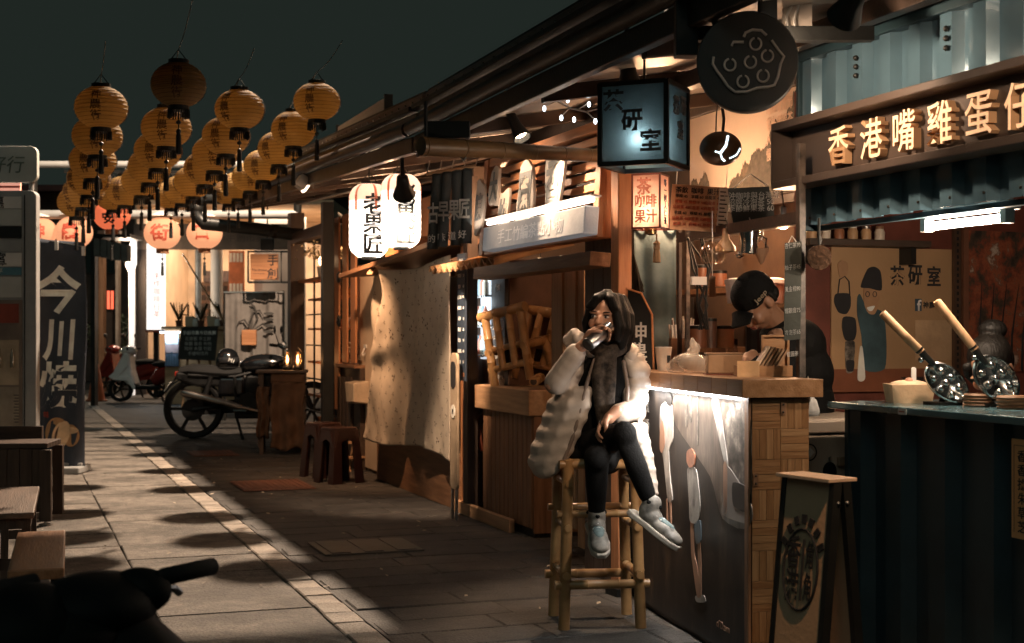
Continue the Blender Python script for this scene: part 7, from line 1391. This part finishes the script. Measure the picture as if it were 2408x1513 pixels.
skin('jacket', blob([('b', Mp(1868, 812, .03), (.15, .19, .13)), ('b', Mp(1893, 880, .03), (.135, .19, .15)), ('b', Mp(1905, 950, .03), (.115, .18, .15)), ('b', Mp(1905, 1010, .03), (.12, .18, .12)), ('t', [Mp(1830, 790, .03), Mp(1850, 800, .03)], [.085, .11]), ('t', [Mp(1842, 806, -.13), Mp(1830, 884, -.19), Mp(1768, 858, -.14)], [.078, .066, .046]), ('t', [Mp(1882, 806, .17), Mp(1872, 892, .13), Mp(1800, 862, .02)], [.075, .062, .045])], .011, 5), JK, t)
skin('trousers', blob([('b', Mp(1900, 1050, .01), (.14, .17, .1)), ('t', [Mp(1892, 1060, -.08), Mp(1895, 1250, -.08), Mp(1895, 1440, -.08)], [.1, .08, .07]), ('t', [Mp(1892, 1060, .1), Mp(1895, 1250, .1), Mp(1895, 1440, .1)], [.1, .08, .07])], .014, 4), JK, t)
for y in (-.08, .1): MB().ball(Mp(1880, 1445, y) + Vector((-.03, 0, .0)), (.13, .05, .045), 10).build('shoe', BLACK, t, True)
f = lambda p: HT @ (Vector(p) * 1.06); m3 = HT.to_3x3().to_4x4(); CAP = M('black_cap', (.007, .007, .007), .85, spec=.1, var=.2, bump=.3, bs=150)
cp = skin('cap', blob([('b', f((0, .015, .052)), (.092, .108, .086), m3), ('b', f((0, .03, .03)), (.09, .095, .07), m3)], .007, 3), CAP, t)
mb = MB(); mb.grid(lambda a, b: tuple(f(((-1 + 2 * a) * (.072 - .012 * b), -.075 - .075 * b * (1 - .5 * (2 * a - 1) ** 2) - .01, .045 - .025 * b - .018 * (2 * a - 1) ** 2))), 14, 8); mb.build('brim', CAP, cp, True, thick=.005); MB().ball(f((0, .015, .135)), .008, 8).build('button', CAP, cp, True)
vs, fs = text_geo('Jeep', .032, .02, .0008, 3); mb = MB(); mb.add([tuple(f((.0985 * math.cos(x / .09 - .3), .015 + .112 * math.sin(x / .09 - .3), z + .05))) for x, y, z in vs], fs); mb.build('lettering', M('cap_thread', (.4, .32, .22), .7), cp)
skin('hair', blob([('b', f((0, .06, -.01)), (.078, .05, .05), m3), ('t', [f((-.078, .03, .02)), f((-.08, .03, -.02))], [.014, .012]), ('t', [f((.078, .03, .02)), f((.08, .03, -.02))], [.014, .012])], .007, 2), HAIR, t)
# black strap hanging at the barista's shoulder
# ------------------------------------------------------------------ person with a bun inside the blue stall
SDp = 5.75; ss = px(1, SDp); o = PD(2335, 785, SDp); t = thing('person', 'dark-haired person with a bun bending behind the waffle irons', 'person', (o.x, o.y, 0), FACE_CAM)
Sp = lambda u, v, y=0.0: Vector(((u - 2335) * ss, y, HCAM + (HOR - v) * ss))
HT = Matrix.Translation(Sp(2328, 866, .0)) @ Euler((0, 0, R(-38))).to_matrix().to_4x4() @ Euler((R(42), 0, 0)).to_matrix().to_4x4()
sh = head_shapes(HT) + [('t', [Sp(2345, 905, .03), Sp(2372, 950, .08)], [.05, .055]), ('b', Sp(2385, 1020, .12), (.17, .11, .12)), ('b', Sp(2390, 1150, .14), (.15, .11, .22)), ('t', [Sp(2290, 1010, .05), Sp(2270, 1060, .06), Sp(2262, 935, .02)], [.05, .042, .028]), ('t', [Sp(2480, 1010, .12), Sp(2500, 1080, .1), Sp(2430, 950, .02)], [.05, .042, .028]), ('t', [Sp(2350, 1270, .14), Sp(2350, 1600, .14)], [.09, .05]), ('t', [Sp(2430, 1270, .14), Sp(2430, 1600, .14)], [.09, .05])]
sh += hand_shapes(Sp(2262, 935, .02), (0, -.2, -.8), (-.4, -.6, -.1), 1, .7) + hand_shapes(Sp(2430, 950, .02), (0, -.2, -.8), (-.4, -.7, .0), -1, .7)
bo = skin('body', blob(sh, .007, 2, .4), SKIN, t); face_parts(HT, bo)
f = lambda p: HT @ Vector(p); m3 = HT.to_3x3().to_4x4()
skin('hair', blob([('b', f((0, .03, .04)), (.09, .098, .09), m3), ('b', f((0, .055, -.0)), (.084, .07, .08), m3), ('b', Sp(2338, 776, .02), (.058, .055, .044)), ('t', [f((.07, -.05, .05)), f((.088, -.02, -.02)), f((.085, .0, -.08))], [.02, .02, .012]), ('t', [f((-.07, -.05, .05)), f((-.086, -.02, -.02)), f((-.085, .0, -.08))], [.02, .02, .012])], .006, 3), HAIR, t)
skin('jacket', blob([('b', Sp(2385, 1020, .12), (.18, .125, .12)), ('b', Sp(2390, 1130, .14), (.17, .13, .22)), ('t', [Sp(2292, 1005, .06), Sp(2270, 1062, .06), Sp(2264, 960, .03)], [.068, .056, .042]), ('t', [Sp(2478, 1005, .12), Sp(2498, 1082, .1), Sp(2440, 975, .03)], [.068, .056, .042])], .012, 4), JK, t)
skin('trousers', blob([('b', Sp(2390, 1270, .14), (.17, .13, .12)), ('t', [Sp(2350, 1280, .14), Sp(2350, 1625, .14)], [.1, .07]), ('t', [Sp(2430, 1280, .14), Sp(2430, 1625, .14)], [.1, .07])], .014, 4), JK, t)
# ------------------------------------------------------------------ inside the blue stall
EY = ENDY - .003
a, b = PY(1952, 585, EY), PY(2238, 568, EY)
t = thing('tea_poster', 'tan tea shop poster with black brush title and a drawn man pouring from a kettle', 'poster', (a.x, EY, 0)); PWd = b.x - a.x
zp = lambda v: HCAM + (HOR - v) * px(1, 6.75); xp = lambda u: (PY(u, 750, EY).x - a.x)
z1, z0 = zp(578), zp(925)
B(0, PWd, -.012, 0, z0, z1).build('board', M('tan_poster', (.44, .27, .14), .55, var=.08, vs=3, dirt=.12), t); B(0, PWd, -.0135, -.0121, z0, zp(870)).build('red_band', M('rust_band', (.22, .075, .035), .6, var=.2), t)
def pp(pts, mat, name, lay=1): MB().prism([(xp(u), zp(v)) for u, v in chaikin(list(pts))], -.0135 - .0012 * lay, -.0122).build(name, mat, t)
PTEAL = M('poster_teal', (.045, .085, .10), .6, var=.4, vs=7, bump=0); PSK = M('poster_skin', (.42, .24, .13), .6, bump=0)
pp([(2040, 720), (2072, 735), (2080, 800), (2076, 870), (2030, 872), (2022, 790), (2012, 740), (2012, 700), (2018, 690), (2030, 715)], PTEAL, 'printed_coat', 2)
pp([(2028, 672), (2050, 668), (2064, 680), (2062, 715), (2052, 738), (2038, 736), (2028, 715)], PSK, 'printed_face', 3); pp([(2020, 672), (2036, 630), (2052, 624), (2066, 636), (2068, 680), (2040, 676)], INK, 'printed_cap', 4)
for u in (2035, 2052): 
    p_ = (xp(u), zp(690)); MB().tube([(p_[0] + .011 * math.cos(R(k)), -.0185, p_[1] + .013 * math.sin(R(k))) for k in range(0, 361, 30)], .0018, 5).build('printed_spectacles', INK, t)
pp([(2034, 722), (2052, 718), (2046, 730), (2038, 730)], WPRINT, 'printed_smile', 4)
pp([(1962, 690), (1994, 690), (1996, 720), (1986, 738), (1968, 734), (1958, 710)], INK, 'printed_kettle', 2); MB().tube([(xp(1966), -.0165, zp(690)), (xp(1970), -.0165, zp(656)), (xp(1982), -.0165, zp(648)), (xp(1992), -.0165, zp(660)), (xp(1994), -.0165, zp(692))], .003, 5).build('printed_handle', INK, t); pp([(1966, 620), (1976, 610), (1988, 616), (1990, 636), (1982, 652), (1970, 648)], PSK, 'printed_hand', 3)
pp([(1980, 745), (2006, 748), (2010, 780), (2004, 800), (1984, 800), (1976, 770)], INK, 'printed_pot', 2); pp([(1984, 805), (2006, 805), (2004, 850), (2002, 876), (1986, 876)], PG, 'printed_bottle', 2); pp([(2018, 820), (2024, 820), (2030, 890), (2020, 900), (2012, 890)], CREAM, 'printed_flask', 3); pp([(1986, 850), (2004, 850), (2002, 874), (1988, 874)], INK, 'printed_tea', 3)
for ch, u, v in (('茶', 2106, 645), ('研', 2148, 642), ('室', 2192, 644)): text(ch, .105, INK, t, (xp(u), -.0145, zp(v)), bold=.022, sx=.8).scale = (1, 1, 1)
fl = B(xp(2148), xp(2163), -.015, -.0125, zp(730), zp(700)).build('blue_square', M('navy_logo', (.05, .08, .11), .5), t); text('f', .075, WPRINT, fl, (xp(2157), -.0155, zp(716)), bold=.02); text('神農', .035, INK, t, (xp(2180), -.0145, zp(715)), bold=.015)
B(xp(2148), xp(2234), -.0142, -.0125, zp(850), zp(752)).build('pale_patch', M('pale_patch', (.47, .31, .18), .5), t); text('海神嚴選', .045, INK, t, (xp(2150), -.0145, zp(900)), bold=.02)
# slotted steel upright
p = PY(2252, 785, EY - .06); t = thing('slotted_upright', 'perforated steel shelf upright beside the tea poster', 'upright', (p.x, p.y, 0)); B(-.02, .02, 0, .02, 0, 2.4).build('channel', M('brown_steel', (.12, .075, .05), .45, .6), t)
for k in range(46): B(-.006, .006, -.0015, -.0002, .9 + k * .03, .917 + k * .03).build('slot', BLACK, t)
# autumn painting
a, b = PY(2272, 700, EY), PY(2420, 700, EY); t = thing('autumn_picture', 'picture of red autumn trees on the rear of the blue stall', 'picture', (a.x, EY, 0)); AW = min(b.x, 4.88) - a.x
B(0, AW, -.012, 0, zp(880), zp(530)).build('board', printmat('autumn_print', ((.34, (.02, .018, .014)), (.44, (.07, .045, .03)), (.5, (.20, .05, .025)), (.56, (.30, .09, .04)), (.6, (.16, .07, .04)), (.66, (.45, .36, .29)), (.8, (.5, .42, .34))), 9, (1, 1, .8), .6), t); 
for k in range(5): x = .06 + k * AW / 5.5; MB().tube([(x, -.016, zp(878)), (x + .006, -.016, zp(790)), (x + .016 + .004 * k, -.016, zp(720)), (x + .02 + .01 * k, -.016, zp(660))], [.006, .005, .003, .001], 5).build('painted_trunk', INK, t)
B(-.03, 0, -.02, .0, zp(890), zp(520)).build('frame_side', M('brown_frame', (.16, .07, .04), .4), t)
# upper shelf
a, b = PY(1905, 575, EY - .16), PY(2190, 560, EY - .16); t = thing('wall_shelf', 'long dark wall shelf above the tea poster', 'shelf', (a.x, a.y, a.z)); B(0, b.x - a.x, 0, .15, 0, .03).build('board', DWOODX, t); B(.05, .08, .05, .15, -.08, -.001).build('bracket', DARK, t); B(b.x - a.x - .08, b.x - a.x - .05, .05, .15, -.08, -.001).build('bracket', DARK, t)
for i in range(6): g = thing('shelf_jar', f'small jar on the long wall shelf, {ordn[i]} from its left end', 'jar', (a.x + .05 + i * .075, a.y + .07, a.z + .031), 0, 'jars on the wall shelf'); MB().lathe([(.024, 0), (.026, .04), (.018, .055)], 12).build('glass', rr.choice(GM), g, True); MB().lathe([(.02, .055), (.02, .068)], 12).build('lid', rr.choice((WHITE, STEEL, BROWNX)), g, True)
# waffle irons
def waffle(label, h0, h1, mc, d, rl, rw, tilt):
    h0, h1, c = PD(*h0, d), PD(*h1, d), PD(*mc, d); t = thing('waffle_iron', label, 'waffle iron', (c.x, c.y, CZ), 0)
    MB().tube([h0, h0.lerp(h1, .03), h1], [.0145, .0165, .0165], 16).build('handle', PINEZ, t, True, world=True)
    ax = (h1 - h0).normalized(); e = h1 + ax * .07; MB().tube([h1 - ax * .015, h1 + ax * .02, e], [.018, .013, .011], 12).build('ferrule', DARK, t, True, world=True); MB().ball(h1 + Vector((0, 0, -.03)), .012, 8).build('latch', CHROME, t, True, world=True)
    nrm = Vector((-.38, -.85, .22)).normalized(); yax = nrm.cross(ax).normalized(); xax = yax.cross(nrm).normalized(); T = Matrix(((xax.x, yax.x, nrm.x, c.x), (xax.y, yax.y, nrm.y, c.y), (xax.z, yax.z, nrm.z, c.z), (0, 0, 0, 1)))
    MB().lathe([(1, -.016), (1.05, -.008), (1.05, .006), (.98, .008), (.95, 0), (.8, -.012), (.001, -.016)], 36, T @ Matrix.Diagonal((rl, rw, 1, 1))).build('plate', CHROME, t, True, world=True)
    MB().lathe([(1, -.03), (1.04, -.02), (1.02, -.016)], 30, T @ Matrix.Diagonal((rl * .97, rw * .97, 1, 1))).build('rear_plate', DARK, t, True, world=True)
    for i, j in ((-.5, -.35), (-.5, .35), (0, -.5), (0, 0), (0, .5), (.5, -.35), (.5, .35)): MB().ball(T @ Vector((i * rl, j * rw, -.004)), (.016, .014, .012), 10, T.to_3x3().to_4x4()).build('egg_cup', CHROME, t, True, world=True)
    MB().tube([c + Vector((0, .02, -.01)), Vector((c.x, c.y + .03, CZ))], .012, 8).build('stand', DARK, t, world=True); MB().box(c.x - .05, c.x + .05, c.y - .03, c.y + .08, CZ, CZ + .012).build('stand_base', DARK, t, world=True)
waffle('waffle iron with round dowel handle, nearer the tea poster', (2074, 736), (2166, 828), (2226, 900), 5.45, .092, .058, 0)
waffle('waffle iron with square pale handle before the dark-haired person', (2202, 708), (2292, 822), (2342, 890), 5.33, .097, .068, 0)
# cream tub with scoop
p = PD(2130, 938, 5.62); t = thing('cream_tub', 'cream plastic tub with a white scoop handle on the blue counter', 'tub', (p.x + .02, p.y, CZ), FACE_CAM); s = px(1, 5.62)
mb = MB(); mb.add([(-44 * s, -.04, 0), (44 * s, -.04, 0), (44 * s, .08, 0), (-44 * s, .08, 0), (-50 * s, -.05, 44 * s), (50 * s, -.05, 44 * s), (50 * s, .09, 44 * s), (-50 * s, .09, 44 * s)], [(0, 3, 2, 1), (0, 1, 5, 4), (1, 2, 6, 5), (2, 3, 7, 6), (3, 0, 4, 7)]); mb.build('tub', M('cream_plastic', (.66, .44, .27), .4), t, thick=.004)
MB().ball((0, .02, 42 * s), (46 * s, .06, 12 * s), 12).build('batter', M('batter', (.72, .5, .33), .5), t, True); MB().prism([(3 * s, 46 * s), (15 * s, 46 * s), (15 * s, 80 * s), (12 * s, 84 * s), (6 * s, 84 * s), (3 * s, 80 * s)], 0, .008).build('scoop_handle', WHITE, t, bevel=.003); MB().ball((-3 * s, -.0, 52 * s), (10 * s, .015, 8 * s), 8).build('scoop', M('pink_scoop', (.6, .3, .2), .5), t, True)
p = PX(2112, 947, XS - .08); t = thing('price_tag', 'tiny white tag stuck on the blue counter edge', 'tag', (XS - .077, p.y, CZ - .026), FACE_LANE); B(0, .05, -.004, -.001, 0, .022).build('card', WHITE, t); B(.006, .04, -.0048, -.0042, .009, .013).build('print_line', REDINK, t)
for i, (u, w_) in enumerate(((2300, 60), (2380, 60))): p = PX(u, 950, XS + .25); t = thing('wicker_basket', f'low brown wicker basket {"below the pale-handled waffle iron" if i == 0 else "at the right picture edge"} on the blue counter', 'basket', (p.x, p.y, CZ)); [MB().lathe([(.05, .0 + k * .012), (.056, .006 + k * .012), (.05, .012 + k * .012)], 18).build('weave_ring', BROWNX, t, True) for k in range(4)]; MB().lathe([(.001, .002), (.045, .002), (.045, .008)], 16).build('bottom', BROWNX, t)
# ------------------------------------------------------------------ fridge between the stalls
FY = 5.12; a, b = PY(1880, 785, FY).x, 3.55
t = thing('small_fridge', 'cream small fridge with round magnet standing between the two counters', 'fridge', (a, FY, 0)); FRG = M('cream_enamel', (.46, .37, .29), .4, var=.06, dirt=.15); fzv = lambda v: HCAM + (HOR - v) * px(1, PY(1935, 785, FY).y / (CA - (1935 - 1204) / FPX * SA)); fxu = lambda u: PY(u, 785, FY).x - a
B(0, b - a, .02, .5, .03, fzv(986)).build('cabinet', FRG, t, bevel=.008); B(.0, b - a, -.02, .019, .05, fzv(1024)).build('door', FRG, t, bevel=.006); B(-.01, b - a + .01, -.03, .51, fzv(1014), fzv(982)).build('lid', FRG, t, bevel=.006) if False else B(.0, b - a, -.02, .019, fzv(1018), fzv(990)).build('upper_door', FRG, t, bevel=.006)
MB().lathe([(.030, -.008), (.036, -.008), (.036, 0), (.030, 0), (.030, -.008)], 24, Matrix.Translation((fxu(1897), -.021, fzv(1062))) @ AY).build('ring_magnet', BLACK, t, True); MB().cbox((fxu(1897), -.024, fzv(1062)), (.03, .004, .03), (0, R(45), 0)).build('paper_diamond', WHITE, t)
B(fxu(1960), fxu(1990), -.04, -.021, fzv(1096), fzv(1074)).build('handle', M('tan_handle', (.3, .2, .13), .4), t, bevel=.004); mb = MB(); mb.ball((fxu(1942), -.03, fzv(1108)), (.032, .016, .04), 12); mb.build('black_pouch', BLK, t, True); MB().tube([(fxu(1942), -.03, fzv(1085)), (fxu(1940), -.03, fzv(1076)), (fxu(1945), -.03, fzv(1074))], .003, 5).build('pouch_hook', STEEL, t)
p = PY(1900, 950, FY - .1); t = thing('white_bag', 'small crumpled white bag hanging at the parquet counter end', 'bag', (p.x, p.y, p.z - .05)); crumple(.05, 15, (.7, .5, 1.0), .3).build('bag', WHITE, t); MB().tube([(-.02, 0, .09), (0, 0, .16), (.02, 0, .09)], .003, 5).build('handle', WHITE, t)
# ------------------------------------------------------------------ A-board
p = PD(1918, 785, 4.25); t = thing('a_board', 'narrow tan folding sign board with a black round emblem before the fridge', 'sandwich board', (p.x, p.y, 0), R(-80)); zA = HCAM - px(1127 - 785, 4.25)
AB = M('tan_board', (.52, .34, .21), .55, var=.1, vs=4, dirt=.2)
for nm, y0_, y1_, mt in (('front_panel', -.12, -.028, AB), ('rear_panel', .12, .028, AB)):
    sgn = -1 if nm[0] == 'f' else 1; mb = MB(); w_ = .095
    mb.add([(-w_, y0_, .02), (w_, y0_, .02), (w_, y1_, zA), (-w_, y1_, zA), (-w_, y0_ - sgn * .022, .02), (w_, y0_ - sgn * .022, .02), (w_, y1_ - sgn * .022, zA), (-w_, y1_ - sgn * .022, zA)], [(0, 1, 2, 3), (7, 6, 5, 4), (0, 4, 5, 1), (1, 5, 6, 2), (2, 6, 7, 3), (3, 7, 4, 0)]); pn = mb.build(nm, mt, t)
    for sx in (-1, 1): MB().bar((sx * (w_ + .011), y0_ - sgn * .011, .0), (sx * (w_ + .011), y1_ - sgn * .011, zA), .02, .03, (0, 1, 0)).build('edge_frame', BLACK, pn)
    for sx in (-1, 1): MB().ball((sx * (w_ + .022), y1_ - sgn * .011, zA - .06), .006, 8).build('bolt', STEEL, pn, True)
B(-.118, .118, -.055, .055, zA + .001, zA + .012).build('top_cap', M('pale_cap', (.62, .48, .36), .5), t, bevel=.002)
th_ = math.atan2(.092, zA - .02); EM = Matrix.Translation((0, -.1215 + .092 * .70, .02 + (zA - .02) * .70)) @ Euler((-th_, 0, 0)).to_matrix().to_4x4()
def em(pts, r_, nm='emblem_line'): MB().tube([EM @ Vector((x, -.003, z)) for x, z in pts], r_, 6).build(nm, INK, t)
em([(.075 * math.cos(R(a_)), .12 * math.sin(R(a_))) for a_ in range(0, 361, 15)], .004, 'emblem_ring')
for a_ in range(30, 151, 20): q = Vector((.092 * math.cos(R(a_)), -.002, .15 * math.sin(R(a_)))); mb = MB(); mb.box(-.010, .010, -.002, .002, -.013, .013, EM @ Matrix.Translation(q) @ Euler((0, R(90 - a_), 0)).to_matrix().to_4x4()); mb.build('emblem_mark', INK, t)
vs, fs = text_geo('香港', .105, .012, .0008, 3, True, .95); mb = MB(); mb.add([(x * .58 - .032, y - .004, z) for x, y, z in vs], fs, EM); mb.build('lettering', INK, t)
vs, fs = text_geo('角角', .085, .012, .0008, 3, True, 1.1); mb = MB(); mb.add([(x * .45 + .036, y - .004, z) for x, y, z in vs], fs, EM); mb.build('lettering', INK, t); em([(.008, .09), (.008, -.09)], .0035)
